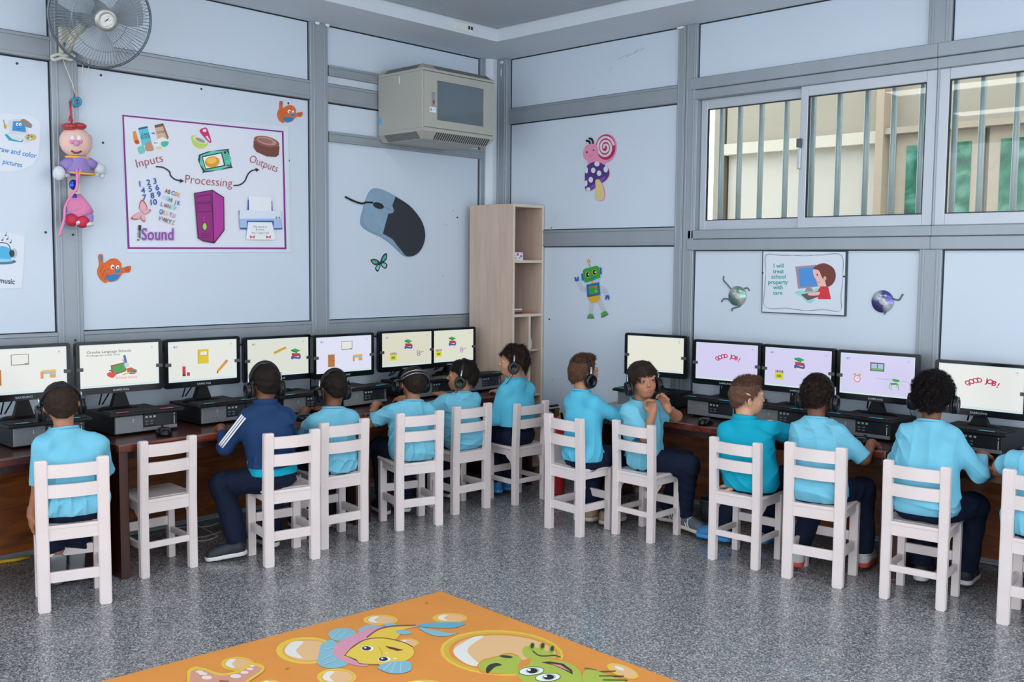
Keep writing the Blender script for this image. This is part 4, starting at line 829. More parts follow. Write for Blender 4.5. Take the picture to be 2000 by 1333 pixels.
p.build('printed_picture', p2); p = printQ(.002, q1); p.text('music', -6, 1238, 52, '#2a3a4a', rot=5, bold=.02, sx=.9); p.build('printed_text', p2)

# orange bird cut-outs
def bird(cx, cy, s, label, tilt=0.0):
    def tr(x, y):
        a = math.radians(tilt); x, y = x * s, y * s; return (cx + x * math.cos(a) - y * math.sin(a), cy + x * math.sin(a) + y * math.cos(a))
    pts = [(-32, -24), (-24, -26), (-20, -10), (-8, -20), (4, -22), (14, -14), (16, -6), (22, -8), (33, -12), (33, 0), (20, 4), (12, 18), (0, 24), (-8, 24), (-10, 28), (-22, 22), (-30, 8), (-28, -6)]
    tmp = Print(lambda u, v, l: (0, 0, 0)); o = slabL('bird_cutout', [tr(*q_) for q_ in tmp.smooth(pts, True, 3)], 0.0005, 0.006, mat('orange_craft_foam', '#cf6426', 0.6)); tag(o, label, 'wall decoration', 'orange bird cut-outs')
    p = Print(lambda u, v, l: (0.006 + EPS * (l + 1), *Lw(*tr(u, v))))
    p.blob([(-10, 12), (14, 8), (8, 20), (-2, 23), (-10, 20)], '#1f78b8'); p.poly([(-31, -23), (-25, -24), (-22, -12), (-26, -14)], '#3a7a9a'); p.ell(-2, -5, 3.5, 4.5, '#f2f2ee'); p.ell(8, -6, 3, 4, '#f2f2ee'); p.ell(-1, -4, 1.8, 2.4, '#1a1a1a', n=8); p.ell(8.5, -5, 1.6, 2.2, '#1a1a1a', n=8); p.blob([(4, 0), (14, -3), (13, 4), (6, 5)], '#2a7ab0')
    for a in ([(-20, 18), (-16, 4), (-8, 0)], [(-14, 23), (-10, 8)], [(-26, 8), (-20, -4)], [(22, -8), (27, 0)], [(27, -10), (30, -2)]): p.line(a, .9, '#8a3a16')
    p.build('printed_picture', o)
bird(220, 527, 1.0, 'orange bird cut-out on the lower left of the poster panel', 8)
bird(564, 222, 0.75, 'small orange bird cut-out above the poster\'s top right corner', 14)

# big computer mouse cut-out and its tail
q2 = lambda x, y: (660 + x / 6.665, 360 + y / 6.665)
tmp = Print(lambda u, v, l: (0, 0, 0))
mo = slabL('mouse_cutout', [q2(*a) for a in tmp.smooth([(440, 62), (520, 58), (620, 95), (740, 160), (900, 265), (1010, 380), (1090, 510), (1125, 660), (1100, 790), (1040, 890), (960, 938), (870, 938), (800, 890), (700, 790), (560, 690), (400, 615), (305, 545), (285, 470), (320, 320), (380, 140)], True, 3)], 0.0005, 0.012, mat('blue_grey_craft_board', '#7f9db4', 0.5)); tag(mo, 'large blue-grey and black computer mouse cut-out on the wall panel', 'wall decoration')
p = printQ(.012, q2)
p.poly(tmp.smooth([(735, 162), (900, 265), (1010, 380), (1090, 510), (1122, 660), (1098, 790), (1038, 886), (960, 934), (872, 934), (800, 850), (690, 720), (570, 645)], False, 4) + [(640, 385), (690, 378), (718, 350), (692, 275)], '#272c36')
p.ell(512, 280, 74, 40, '#20242c', rot=18); p.line([(580, 300), (712, 348)], 5, '#39566e'); p.curve([(330, 330), (300, 480), (400, 600), (570, 665)], 5, '#54718a'); p.curve([(570, 645), (700, 725), (790, 860)], 7, '#546e84'); p.build('printed_picture', mo)
tl = [Lw(*q2(*a)) for a in tmp.smooth([(82, 165), (170, 210), (290, 252), (350, 238), (440, 240)], False, 4)]; MB().tube([(0.012, a[0], a[1]) for a in tl], 0.006, 6).build('cord', BLK, mo)
# butterfly
q3 = q2
bf = slabL('butterfly_cutout', [q3(*a) for a in tmp.smooth([(400, 965), (500, 955), (545, 990), (580, 900), (640, 880), (655, 960), (640, 1020), (665, 1080), (620, 1120), (570, 1105), (540, 1160), (480, 1150), (465, 1070), (410, 1020)], True, 3)], 0.0005, 0.003, mat('pale_card', '#cfd6d6', 0.5)); tag(bf, 'small black and turquoise butterfly cut-out under the big mouse', 'wall decoration')
p = printQ(.003, q3)
for w_, c_ in (([(420, 985), (490, 975), (545, 1020), (500, 1058), (450, 1040)], 0), ([(545, 1015), (580, 925), (632, 900), (630, 980), (585, 1020)], 0), ([(545, 1030), (500, 1060), (478, 1100), (510, 1142), (545, 1090)], 1), ([(550, 1030), (600, 1015), (640, 1050), (620, 1100), (575, 1085)], 1)):
    p.blob(w_, '#22302f'); mx = sum(a[0] for a in w_) / len(w_); my = sum(a[1] for a in w_) / len(w_); p.blob([((a[0] - mx) * .62 + mx, (a[1] - my) * .62 + my) for a in w_], '#5aaeb4' if c_ == 0 else '#7cc4d4')
for a in ([(455, 990), (540, 1025)], [(470, 1030), (540, 1028)], [(600, 930), (552, 1015)], [(622, 960), (556, 1020)]): p.line(a, 6, '#22302f')
p.ell(545, 1030, 8, 28, '#1a2222', rot=20); p.build('printed_picture', bf)

# ================================================================== DECORATIONS ON THE RIGHT WALL
q4 = lambda x, y: (1120 + x / 7.845, 240 + y / 7.845)
sn = slabR('snail_cutout', [q4(*a) for a in tmp.smooth([(160, 480), (190, 370), (270, 325), (345, 330), (400, 230), (520, 175), (620, 220), (665, 340), (650, 470), (590, 570), (480, 640), (545, 700), (560, 800), (500, 890), (450, 925), (480, 1010), (490, 1120), (460, 1190), (380, 1195), (345, 1150), (350, 1010), (290, 1035), (240, 1050), (190, 1010), (188, 750), (220, 650), (230, 590), (180, 550)], True, 3)], 0.0005, 0.008, mat('pink_craft_foam', '#d98aae', 0.6)); tag(sn, 'pink snail with a spiral shell on a purple spotted mushroom cut-out', 'wall decoration')
p = printQ(.008, q4, 'R')
p.blob([(330, 600), (440, 620), (540, 700), (558, 800), (500, 885), (430, 935), (290, 1030), (240, 1045), (192, 1010), (190, 760), (235, 650)], '#4b2f7a'); p.poly([(345, 905), (510, 805), (500, 850), (440, 920)], '#6f4fa8'); p.poly([(250, 985), (345, 925), (345, 990), (290, 1000)], '#6f4fa8')
for x, y, a, b in ((372, 632, 40, 38), (315, 730, 34, 42), (405, 775, 34, 42), (278, 875, 34, 44), (508, 715, 34, 48), (212, 730, 24, 48), (205, 930, 22, 48), (242, 1020, 34, 28)): p.ell(x, y, a, b, '#ccd3dc')
p.blob([(350, 890), (400, 868), (450, 940), (480, 1050), (480, 1150), (440, 1190), (370, 1188), (350, 1130), (355, 1000)], '#cfc184')
p.ell(508, 375, 148, 196, '#a8265c'); sp = []
for i in range(60): a = i / 60 * 2 * PI * 2.6; r_ = .12 + .80 * i / 60; sp.append((500 + 148 * r_ * math.cos(a + 2.6), 380 + 190 * r_ * math.sin(a + 2.6)))
p.line(sp, 34, '#d3c7d4'); p.blob([(165, 480), (195, 375), (275, 330), (360, 335), (395, 430), (380, 540), (300, 600), (210, 570)], '#d98aae'); p.ell(220, 452, 13, 14, '#1a1418'); p.ell(322, 423, 11, 12, '#1a1418'); p.ell(215, 525, 26, 18, '#e08a9a'); p.ell(360, 480, 26, 18, '#e08a9a'); p.curve([(250, 505), (280, 515), (312, 500)], 6, '#a85a7a'); p.build('printed_picture', sn)
for pts in ([(262, 325), (250, 290), (205, 275)], [(308, 320), (295, 260), (250, 238)]):
    t_ = [Rw(*q4(*a)) for a in tmp.smooth(pts, False, 4)]; MB().tube([(a[0], -0.006, a[1]) for a in t_], 0.007, 6).build('antenna', BLK, sn)
# robot
q5 = lambda x, y: (1040 + x / 6.25, 430 + y / 6.25)
rb = slabR('robot_cutout', [q5(*a) for a in [(690, 470), (715, 500), (712, 565), (800, 555), (860, 580), (855, 670), (830, 720), (825, 790), (900, 830), (955, 930), (945, 985), (890, 985), (880, 920), (835, 880), (835, 950), (890, 1080), (935, 1140), (850, 1195), (840, 1090), (790, 1000), (760, 1010), (740, 1130), (765, 1205), (670, 1205), (690, 1130), (700, 1010), (665, 930), (660, 890), (590, 870), (545, 790), (515, 710), (560, 680), (590, 740), (620, 810), (660, 820), (660, 775), (600, 745), (595, 660), (620, 600), (680, 570), (665, 500)]], 0.0005, 0.003, mat('clear_laminate', '#b4c2d6', 0.3)); tag(rb, 'green and blue waving robot cut-out with yellow hips', 'wall decoration')
p = printQ(.003, q5, 'R')
GN, BU, YE = '#2f9a3a', '#1f62a8', '#d8a52a'
p.line([(705, 580), (695, 530)], 6, '#6a6a6a'); p.ell(688, 503, 20, 24, '#d98a2a'); p.ell(686, 500, 10, 12, '#f0c26a')
p.poly([(598, 660), (625, 650), (632, 745), (605, 735)], BU); p.poly([(820, 575), (845, 585), (852, 660), (828, 668)], BU); p.blob([(622, 615), (690, 585), (790, 560), (815, 590), (832, 680), (815, 712), (660, 765), (635, 745)], GN, n=3)
for x, y in ((680, 668), (762, 638)): p.ell(x, y, 30, 36, '#c9b83a'); p.ell(x, y, 24, 30, '#14161a'); p.ell(x + 8, y - 2, 8, 10, '#f0f0f0')
p.poly([(690, 725), (770, 690), (768, 705), (700, 732)], BU); p.rect(722, 745, 748, 772, YE)
p.poly([(662, 790), (818, 758), (836, 912), (672, 942)], BU); p.poly([(688, 812), (800, 790), (812, 890), (698, 912)], GN)
for i in range(4): p.rect(700 + i * 16, 808 - i * 2, 710 + i * 16, 832 - i * 2, '#b86a2a')
p.ell(776, 815, 14, 14, '#e0602a'); p.ell(780, 870, 13, 14, '#d88a2a'); p.poly([(768, 835), (790, 835), (780, 852)], '#b84a2a')
p.poly([(678, 942), (835, 915)] + [(757 + 76 * math.cos(g), 935 + 75 * math.sin(g)) for g in [i * PI / 10 for i in range(11)]], YE)
def seg(pts):
    c = tmp.smooth(pts, False, 3); p.line(c, 26, '#c8ccd2')
    for a, b in zip(c[:-1], c[1:]):
        d = Vector((b[0] - a[0], b[1] - a[1])).normalized(); p.line([(a[0] - d.y * 13, a[1] + d.x * 13), (a[0] + d.y * 13, a[1] - d.x * 13)], 3.5, '#7a828c')
seg([(655, 850), (600, 835), (560, 760)]); seg([(832, 815), (890, 845), (920, 905)]); seg([(735, 1010), (722, 1070), (718, 1140)]); seg([(815, 995), (860, 1050), (875, 1110)])
for x, y, r_ in ((548, 722, 0), (922, 945, 180)):
    for s in (-1, 1): p.ell(x + s * 15, y - 5 + (10 if r_ else 0), 10, 26, BU, rot=s * (12 if not r_ else -12))
    p.ell(x, y + (14 if not r_ else -14), 24, 14, BU)
p.poly([(678, 1200)] + [(718 + 42 * math.cos(g), 1195 - 50 * math.sin(g)) for g in [PI - i * PI / 8 for i in range(9)]] + [(760, 1200)], '#3fa04a'); p.poly([(678, 1190), (760, 1190), (760, 1202), (678, 1202)], '#5a5a5a')
p.poly([(850, 1190), (845, 1140), (880, 1112), (915, 1115), (930, 1150)], '#3fa04a'); p.line([(850, 1190), (930, 1148)], 12, '#5a5a5a'); p.build('printed_picture', rb)
# framed rule poster
q6 = lambda x, y: (1380 + x / 4.762, 480 + y / 4.762)
fp = slabR('framed_poster', [q6(*a) for a in ((530, 45), (1320, 50), (1302, 658), (520, 622))], 0.0005, 0.012, mat('dark_frame_edge', '#2a3a48', 0.4)); tag(fp, 'framed notice reading I will treat school property with care', 'poster')
p = printQ(.012, q6, 'R')
p.poly([(538, 55), (1302, 60), (1288, 648), (527, 614)], '#ccd6e4')
for off in (0, 7): p.line(tmp.smooth([(560 + off, 90), (700, 86 + off), (930, 96 - off), (1080, 84 + off), (1268 - off, 92), (1274, 300), (1262 - off, 470), (1252, 606), (1100, 598 - off), (930, 604), (760, 580 + off), (556, 572), (548 + off, 400), (562, 250)], True, 4), 3, '#5a7084', True)
TE = '#149a8a'
for t_, x, y in (('I will', 680, 205), ('treat', 678, 257), ('school', 678, 307), ('property', 674, 358), ('with', 674, 406), ('care', 672, 456)): p.text(t_, x, y, 54, TE, align='c', bold=.02, sx=.95)
p.blob([(830, 440), (880, 418), (960, 430), (1040, 395), (1060, 410), (1010, 500), (990, 532), (940, 525), (890, 475)], '#8fd0cc'); p.poly([(836, 196), (1030, 178), (1075, 378), (860, 402)], '#9a8a96'); p.poly([(862, 215), (1010, 200), (1050, 372), (878, 384)], '#4a8ad0'); p.poly([(940, 392), (985, 390), (1005, 425), (920, 430)], '#9a8a96'); p.poly([(888, 455), (1060, 420), (1070, 470), (950, 510)], '#6a4a58')
p.blob([(1005, 215), (1060, 200), (1110, 230), (1125, 320), (1100, 385), (1050, 375), (1030, 320), (1005, 275)], '#e6b5ac'); p.blob([(1000, 215), (1040, 180), (1110, 165), (1190, 210), (1212, 290), (1180, 360), (1130, 382), (1112, 330), (1085, 300), (1060, 240), (1030, 222)], '#6a3630'); p.poly([(1070, 380), (1140, 378), (1168, 498), (1048, 498), (1045, 420)], '#c8303a'); p.blob([(1060, 430), (1050, 460), (985, 465), (950, 455), (975, 438)], '#e6b5ac'); p.ell(1040, 272, 6, 10, '#2a1a18'); p.ell(1110, 305, 14, 20, '#dda49a'); p.curve([(1040, 335), (1052, 342), (1066, 336)], 4, '#a05a54'); p.build('printed_picture', fp)
for a in ((532, 254), (1288, 288)):
    x, z = Rw(*q6(*a)); o = obj('pin', scrR, fp, (x, -0.0125, z))
# compact-disc creatures
def cdm(name, c1, c2):
    m = bpy.data.materials.new(name); m.use_nodes = True; nt = m.node_tree; b = nt.nodes['Principled BSDF']; tc = nt.nodes.new('ShaderNodeTexCoord')
    n = nt.nodes.new('ShaderNodeTexGradient'); n.gradient_type = 'RADIAL'; mp_ = nt.nodes.new('ShaderNodeMapping'); mp_.inputs['Rotation'].default_value = (PI / 2, 0, 0); nt.links.new(tc.outputs['Object'], mp_.inputs[0]); nt.links.new(mp_.outputs[0], n.inputs[0]); w = nt.nodes.new('ShaderNodeMath'); w.operation = 'SINE'; mu = nt.nodes.new('ShaderNodeMath'); mu.operation = 'MULTIPLY'; mu.inputs[1].default_value = 12.566; nt.links.new(n.outputs['Fac'], mu.inputs[0]); nt.links.new(mu.outputs[0], w.inputs[0])
    r = nt.nodes.new('ShaderNodeValToRGB'); r.color_ramp.elements[0].color = lin(c1) + (1,); r.color_ramp.elements[1].color = lin(c2) + (1,); nt.links.new(w.outputs[0], r.inputs[0]); nt.links.new(r.outputs[0], b.inputs['Base Color']); b.inputs['Roughness'].default_value = 0.22; b.inputs['Metallic'].default_value = 0.5; b.inputs['Anisotropic'].default_value = 0.7; return m  # pale wedges: the disc's sheen painted into its base colour
def cd_creature(cx, cy, rad, m, limbs, label):
    x, z = Rw(cx, cy); t = empty('disc_creature', (x, 0, z)); tag(t, label, 'wall decoration', 'compact disc creatures')
    rr = Rw(cx + rad, cy)[0] - x; rr = 0.06
    MB().lathe([(0.0075, 0.0), (rr, 0.0), (rr, 0.0015), (0.0075, 0.0015)], 40, 0, Matrix.Rotation(PI / 2, 4, 'X')).build('disc', m, t).location = (0, -0.006, 0)
    MB().lathe([(0.0, 0.0017), (0.018, 0.0017), (0.019, 0.0)], 24, 0, Matrix.Rotation(PI / 2, 4, 'X')).build('hub', mat('clear_hub', '#b9c0bd', 0.2), t).location = (0, -0.0065, 0)
    for s in (-1, 1):
        e = MB().ball((s * 0.016, -0.010, 0.030), (0.0065, 0.003, 0.0065), 8).build('eye', mat('white_eye_bead', '#e6e8ea', 0.3), t); MB().ball((s * 0.016, -0.0130, 0.029), (0.003, 0.0012, 0.003), 6).build('pupil', BLK, e)
    for l in limbs:
        pts = [Rw(*q6(*a)) for a in tmp.smooth(l, False, 4)]; MB().tube([(a[0] - x, -0.005, a[1] - z) for a in pts], 0.0042, 6).build('pipe_cleaner_limb', mat('grey_pipe_cleaner', '#5a6672', 0.9, 0, 0.2, 300), t)
cd_creature(1441, 578.5, 17, cdm('green_disc', '#7fa79a', '#cfd8d0'), [[(165, 282), (160, 320), (195, 360), (228, 400)], [(352, 398), (385, 395), (402, 418)], [(142, 525), (165, 495), (205, 500), (240, 540)], [(325, 548), (305, 568), (245, 585), (240, 610)]], 'greenish compact disc creature with bent wire limbs, left of the framed notice')
cd_creature(1724.5, 589, 21, cdm('violet_disc', '#5a5fa0', '#dfe8f2'), [[(1740, 495), (1770, 505), (1800, 500), (1815, 470), (1832, 452)], [(1650, 600), (1668, 615), (1655, 638)]], 'violet compact disc creature with one wire arm, right of the framed notice')

# ================================================================== WALL FAN
CHR = mat('chrome_wire', '#8d979e', 0.3, 0.85); FCR = mat('cream_fan_plastic', '#c2bfae', 0.45)
fan = empty('wall_fan', (0, 0, 0)); tag(fan, 'chrome wall-mounted fan with wire cage at the top left', 'fan')
ax = Vector((0.93, -0.13, -0.30)).normalized(); fc = Vector((0.40, *Lw(197, 34, 0.40)))
uy = Vector((0, 0, 1)); ux = uy.cross(ax).normalized(); uy = ax.cross(ux); FM = Matrix((( *ux, 0), (*uy, 0), (*ax, 0), (0, 0, 0, 1))).transposed(); FM = Matrix.Translation(fc) @ FM.to_3x3().to_4x4()
R0 = 0.235
def ringpts(r, z, n=48): return [FM @ Vector((r * math.cos(2 * PI * k / n), r * math.sin(2 * PI * k / n), z)) for k in range(n)]
m = MB()
for k in range(84):
    a = 2 * PI * k / 84; ca, sa = math.cos(a), math.sin(a)
    m.tube([FM @ Vector((r * ca, r * sa, z)) for r, z in ((0.05, 0.085), (0.13, 0.080), (0.19, 0.062), (0.228, 0.028), (R0, 0.0))], 0.0011, 4, caps=False)
m.tube(ringpts(0.15, 0.076), 0.0018, 5, closed=True).build('front_grille', CHR, fan)
m = MB()
for k in range(84):
    a = 2 * PI * (k + .5) / 84; ca, sa = math.cos(a), math.sin(a)
    m.tube([FM @ Vector((r * ca, r * sa, z)) for r, z in ((0.06, -0.09), (0.13, -0.085), (0.19, -0.066), (0.228, -0.03), (R0, 0.0))], 0.0011, 4, caps=False)
m.tube(ringpts(0.15, -0.081), 0.0018, 5, closed=True).build('rear_grille', CHR, fan)
MB().tube(ringpts(R0, 0.0), 0.006, 8, closed=True).build('rim', mat('dark_steel_rim', '#5f6a72', 0.35, 0.7), fan)
hub = MB().lathe([(0.052, 0.078), (0.054, 0.086), (0.05, 0.094), (0.032, 0.098), (0.030, 0.096), (0.0, 0.096)], 32, 0, FM).build('hub_cap', mat('satin_silver_cap', '#9ea29e', 0.35, 0.6), fan)
pr = Print(lambda u, v, l: FM @ Vector((u, v, 0.0965 + EPS * l)), False); pr.ell(0, 0, .03, .03, '#aeb4b6')
for i in range(9): yy = -0.024 + i * 0.006; hw_ = math.sqrt(max(0, .029 ** 2 - yy ** 2)); pr.line([(-hw_, yy - .006), (hw_, yy + .006)], .0025, '#e4e8ea')
pr.poly([(-.012, -.013), (-.004, .0), (.012, .014), (.003, -.001)], '#2a3036'); pr.build('emblem', hub)
for k in range(3):
    a0 = 2 * PI * k / 3 + .4; vs = []
    for i in range(7):
        r = 0.05 + 0.155 * i / 6
        for j in range(5): a = a0 + (j / 4 - .5) * (0.9 + .25 * math.sin(PI * i / 6)); vs.append(FM @ Vector((r * math.cos(a), r * math.sin(a), (j / 4 - .5) * 0.05)))
    MB().add(vs, [(i * 5 + j, i * 5 + j + 1, i * 5 + j + 6, i * 5 + j + 5) for i in range(6) for j in range(4)], 0, True).build('blade', mat('translucent_blue_grey_blade', '#93a1ad', 0.25), fan)
MB().lathe([(0.0, -0.25), (0.055, -0.24), (0.075, -0.18), (0.07, -0.09), (0.035, -0.03), (0.035, 0.06), (0.0, 0.06)], 24, 0, FM).build('motor', mat('grey_motor_housing', '#77828a', 0.4, 0.2), fan)
wy, wz = Lw(122, 72)
MB().tube([FM @ Vector((0, 0, -0.17)), (0.22, wy + .05, 2.70), (0.14, wy, 2.60), (0.06, wy, 2.54)], 0.022, 10).build('bracket_arm', FCR, fan)
MB().bbox(0.0275, wy - 0.035, 2.50, 0.06, wy + 0.045, 2.66, 0.008).build('mount_plate', FCR, fan)
yy, zz = Lw(139, 96, .065); MB().bbox(0.0605, yy - 0.036, zz - .026, 0.068, yy + 0.036, zz + .026, 0.003).build('rating_label', mat('blue_rating_label', '#2f6f96', 0.5, 0, .3, 90), fan)
# white cord tied to the fan mount, with its loose bow
cordm = mat('white_cord', '#cfd0c8', 0.8)
cw = lambda px, py, d=.05: (d, *Lw(px, py, d))
m = MB(); m.tube([cw(*a, .075) for a in tmp.smooth([(100, 112), (112, 106), (125, 109), (140, 106), (145, 111), (138, 117), (122, 113), (106, 117), (100, 112)], False, 3)], 0.008, 6).tube([cw(*a, .04) for a in tmp.smooth([(123, 116), (132, 140), (142, 165), (146, 182)], False, 3)], 0.0025, 5)
m.tube([cw(*a, .05) for a in tmp.smooth([(163, 100), (162, 125), (161, 160)], False, 3)], 0.0018, 5).tube([cw(*a, .05) for a in tmp.smooth([(168, 100), (173, 130), (174, 165), (165, 188), (156, 190)], False, 3)], 0.002, 5)
m.tube([cw(*a, .035) for a in tmp.smooth([(155, 203), (167, 218), (170, 235), (164, 250)], False, 3)], 0.0015, 5)
tag(m.build('pull_cord', cordm), 'white cord tied in a bow below the fan and hanging down', 'cord')
t = MB().tube([cw(150 + 7 * math.cos(g), 199 + 7.5 * math.sin(g), .04) for g in [2 * PI * k / 20 for k in range(20)]], 0.008, 8, closed=True).build('ring', mat('blue_plastic_ring', '#2f86ac', 0.35)); tag(t, 'blue plastic ring hanging on the cord above the doll', 'ring')
MB().tube([cw(149, 170, .04), cw(150, 192, .04)], 0.007, 8).build('cord_loop', mat('beige_yarn', '#a59c92', 0.9), t)

# ================================================================== HANGING DOLL (in front of the left post)
dd = 0.10
qd = lambda x, y, d=dd: Vector((d, *Lw(90 + x / 4.3, 170 + y / 4.3, d)))
dl = empty('hanging_doll', tuple(qd(255, 600))); tag(dl, 'plush hanging doll with red cap, purple shirt and sneakers on the left post', 'doll'); DM = Matrix.Translation(-qd(255, 600))
def dp(name, mb, m, par=None): return mb.xf(DM).build(name, m, par or dl)
SK = mat('peach_plush', '#d9b8ae', 0.9, 0, .05, 30, .2, 200); PUR = mat('purple_plush', '#8a7ab8', 0.9, 0, .06, 30, .2, 200); PNK = mat('pink_plush', '#d884b0', 0.85, 0, .06, 20); WHT = mat('grey_white_plush', '#c4ccd4', 0.9, 0, .05, 30, .2, 200); YEL = mat('yellow_trim', '#d8a83a', 0.8); REDP = mat('red_sequin_fabric', '#a83238', 0.35, 0, .35, 120)
h = dp('head', MB().ball(qd(250, 465), (0.058, 0.080, 0.076), 14), SK)
dp('ear', MB().ball(qd(138, 445), (0.02, 0.012, 0.026), 8), mat('lilac_plush', '#c9a8c8', .9)); dp('ear', MB().ball(qd(365, 445), (0.02, 0.012, 0.026), 8), mat('lilac_plush', '#c9a8c8', .9))
dp('nose', MB().ball(qd(257, 472, dd + .060), (.012, .016, .015), 8), mat('mauve_nose', '#c48ab0', .7), h)
for x in (218, 290): dp('cheek', MB().ball(qd(x, 458, dd + .054), (.009, .011, .011), 8), PNK, h)
for x in (222, 276): dp('eye', MB().ball(qd(x, 430, dd + .050), (.012, .013, .017), 8), mat('white_eye_felt', '#dcd6da', .7), h)
dp('mouth', MB().tube([qd(*a) for a in ((212, 535, dd + .046), (235, 552, dd + .05), (265, 555, dd + .05), (296, 540, dd + .046))], .0045, 6), mat('dark_mouth_thread', '#7a3440', .7), h)
dp('cap', MB().ball(qd(195, 335, dd + .02), (.045, .038, .018), 10).ball(qd(275, 330, dd + .02), (.045, .036, .018), 10), REDP)
dp('hanging_strap', MB().tube([qd(215, 320), qd(210, 240), qd(200, 120)], .005, 6).tube([qd(205, 240), qd(190, 285), qd(225, 280)], .004, 6), mat('red_ribbon', '#b03038', .6))
sh_ = dp('shirt', MB().lathe([(0.0, .075), (0.035, .07), (0.05, .04), (0.062, -.02), (0.072, -.06), (0.0, -.055)], 18, 0, Matrix.Translation(qd(268, 655)) @ Matrix.Diagonal((.75, 1, .8, 1))), PUR)
dp('hem', MB().tube([qd(285, 720) + Vector((.055 * math.cos(g), .072 * math.sin(g), -.008 * math.cos(g))) for g in [2 * PI * k / 20 for k in range(20)]], .006, 6, closed=True), YEL, sh_); dp('collar', MB().tube([qd(262, 595) + Vector((.03 * math.cos(g), .055 * math.sin(g), 0)) for g in [2 * PI * k / 18 for k in range(18)]], .007, 6, closed=True), YEL, sh_)
dp('arm', MB().tube([qd(235, 630), qd(170, 655), qd(140, 672)], [.034, .03, .026], 10), PUR); dp('arm', MB().tube([qd(300, 630), qd(370, 645), qd(410, 665)], [.034, .03, .026], 10), PUR)
dp('hand', MB().ball(qd(110, 725), (.03, .03, .036), 10).ball(qd(80, 740), (.014, .014, .018), 8).ball(qd(170, 740), (.014, .02, .012), 8), WHT); dp('hand', MB().ball(qd(445, 690), (.03, .034, .03), 10).ball(qd(470, 745), (.012, .014, .016), 8).ball(qd(490, 710), (.013, .014, .016), 8).ball(qd(420, 735), (.012, .018, .012), 8), WHT)
dp('trousers', MB().lathe([(0.03, .05), (.045, .02), (.06, -.02), (.066, -.055), (0, -.06)], 16, 0, Matrix.Translation(qd(265, 990)) @ Matrix.Rotation(.3, 4, 'X') @ Matrix.Diagonal((.7, 1, 1, 1))), PNK)
dp('drawstring', MB().tube([qd(*a, dd + .05) for a in tmp.smooth([(290, 690), (270, 760), (255, 850), (200, 930), (160, 1010), (150, 1120), (110, 1255)], False, 4)], .0065, 6).tube([qd(*a, dd + .055) for a in tmp.smooth([(255, 690), (262, 800), (250, 880)], False, 4)], .006, 6), PNK)
dp('hoop', MB().tube([qd(235 + 62 * math.cos(g), 985 + 50 * math.sin(g), dd + .06) for g in [2 * PI * k / 24 for k in range(24)]], .0035, 6, closed=True), PNK)
dp('mirror_bead', MB().ball(qd(230, 822, dd + .02), (.012, .022, .026), 10), mat('blue_foil_bead', '#2a4ab8', .15, .6)); dp('mirror_bead', MB().ball(qd(238, 918, dd + .02), (.01, .013, .014), 8), mat('blue_foil_bead', '#2a4ab8', .15, .6))
for x, y in ((228, 1105), (318, 1120)):
    s_ = dp('shoe', MB().ball(qd(x + 12, y - 25), (.035, .04, .045), 10), mat('lilac_canvas', '#9a86c8', .8)); dp('toe', MB().ball(qd(x - 15, y + 12, dd + .02), (.034, .036, .032), 10), mat('red_canvas', '#b82a48', .7), s_); dp('sole', MB().ball(qd(x, y + 32, dd + .005), (.045, .048, .018), 10), mat('white_rubber', '#d6dade', .6), s_)
sw = MB().bbox(0.0265, *[a for a in (Lw(128, 400)[0], Lw(128, 400)[1])], 0.045, Lw(150, 345)[0], Lw(150, 345)[1], 0.004).build('switch_box', FCR); tag(sw, 'cream plastic switch box on the post behind the doll', 'switch')

# ================================================================== RUG
RUGM = mat('orange_printed_mat', '#d28a3b', 0.7, 0, .05, 5, .1, 250)
ra = Vector((1.902, -2.261)); ux_ = (Vector((3.213, -2.317)) - ra).normalized(); uy_ = (Vector((1.765, -3.749)) - ra).normalized()
c4 = [ra, ra + ux_ * 2.3, ra + ux_ * 2.3 + uy_ * 2.6, ra + uy_ * 2.6]
rg = MB().prism([tuple(a) for a in c4], 0.0, 0.006).build('rug', RUGM); tag(rg, 'orange floor mat printed with cartoon sea creatures and bubbles', 'rug')
RT = 0.006
q7 = lambda x, y: (320 + x / 3.333, 1160 + y / 3.333); q8 = lambda x, y: (820 + x / 4.0, 1150 + y / 4.0)
def rugprint(q): return Print(lambda u, v, l: (*Fl(*q(u, v), RT), RT + 0.00005 * (l + 1)))
OR, YL, PCH_, WH, LB = '#d2883a', '#dcbc3e', '#dcb483', '#dadcd8', '#7eb2c4'
p = rugprint(q7)
def bubble(cx, cy, rx, ry, rot=0):
    p.ell(cx, cy, rx, ry, YL, rot); p.ell(cx + rx * .04, cy, rx * .84, ry * .82, '#da9c4c', rot); p.ell(cx + rx * .05, cy, rx * .78, ry * .74, PCH_, rot); p.blob([(cx - rx * .5, cy - ry * .6), (cx - rx * .1, cy - ry * .65), (cx - rx * .35, cy), (cx - rx * .15, cy + ry * .55), (cx - rx * .55, cy + ry * .4), (cx - rx * .72, cy)], WH)
bubble(1410, 172, 112, 34); bubble(1862, 160, 112, 32); bubble(930, 372, 200, 88); bubble(1125, 545, 128, 56); bubble(480, 460, 108, 46); bubble(690, 590, 70, 26); bubble(1690, 600, 130, 36); bubble(1590, 325, 70, 30)
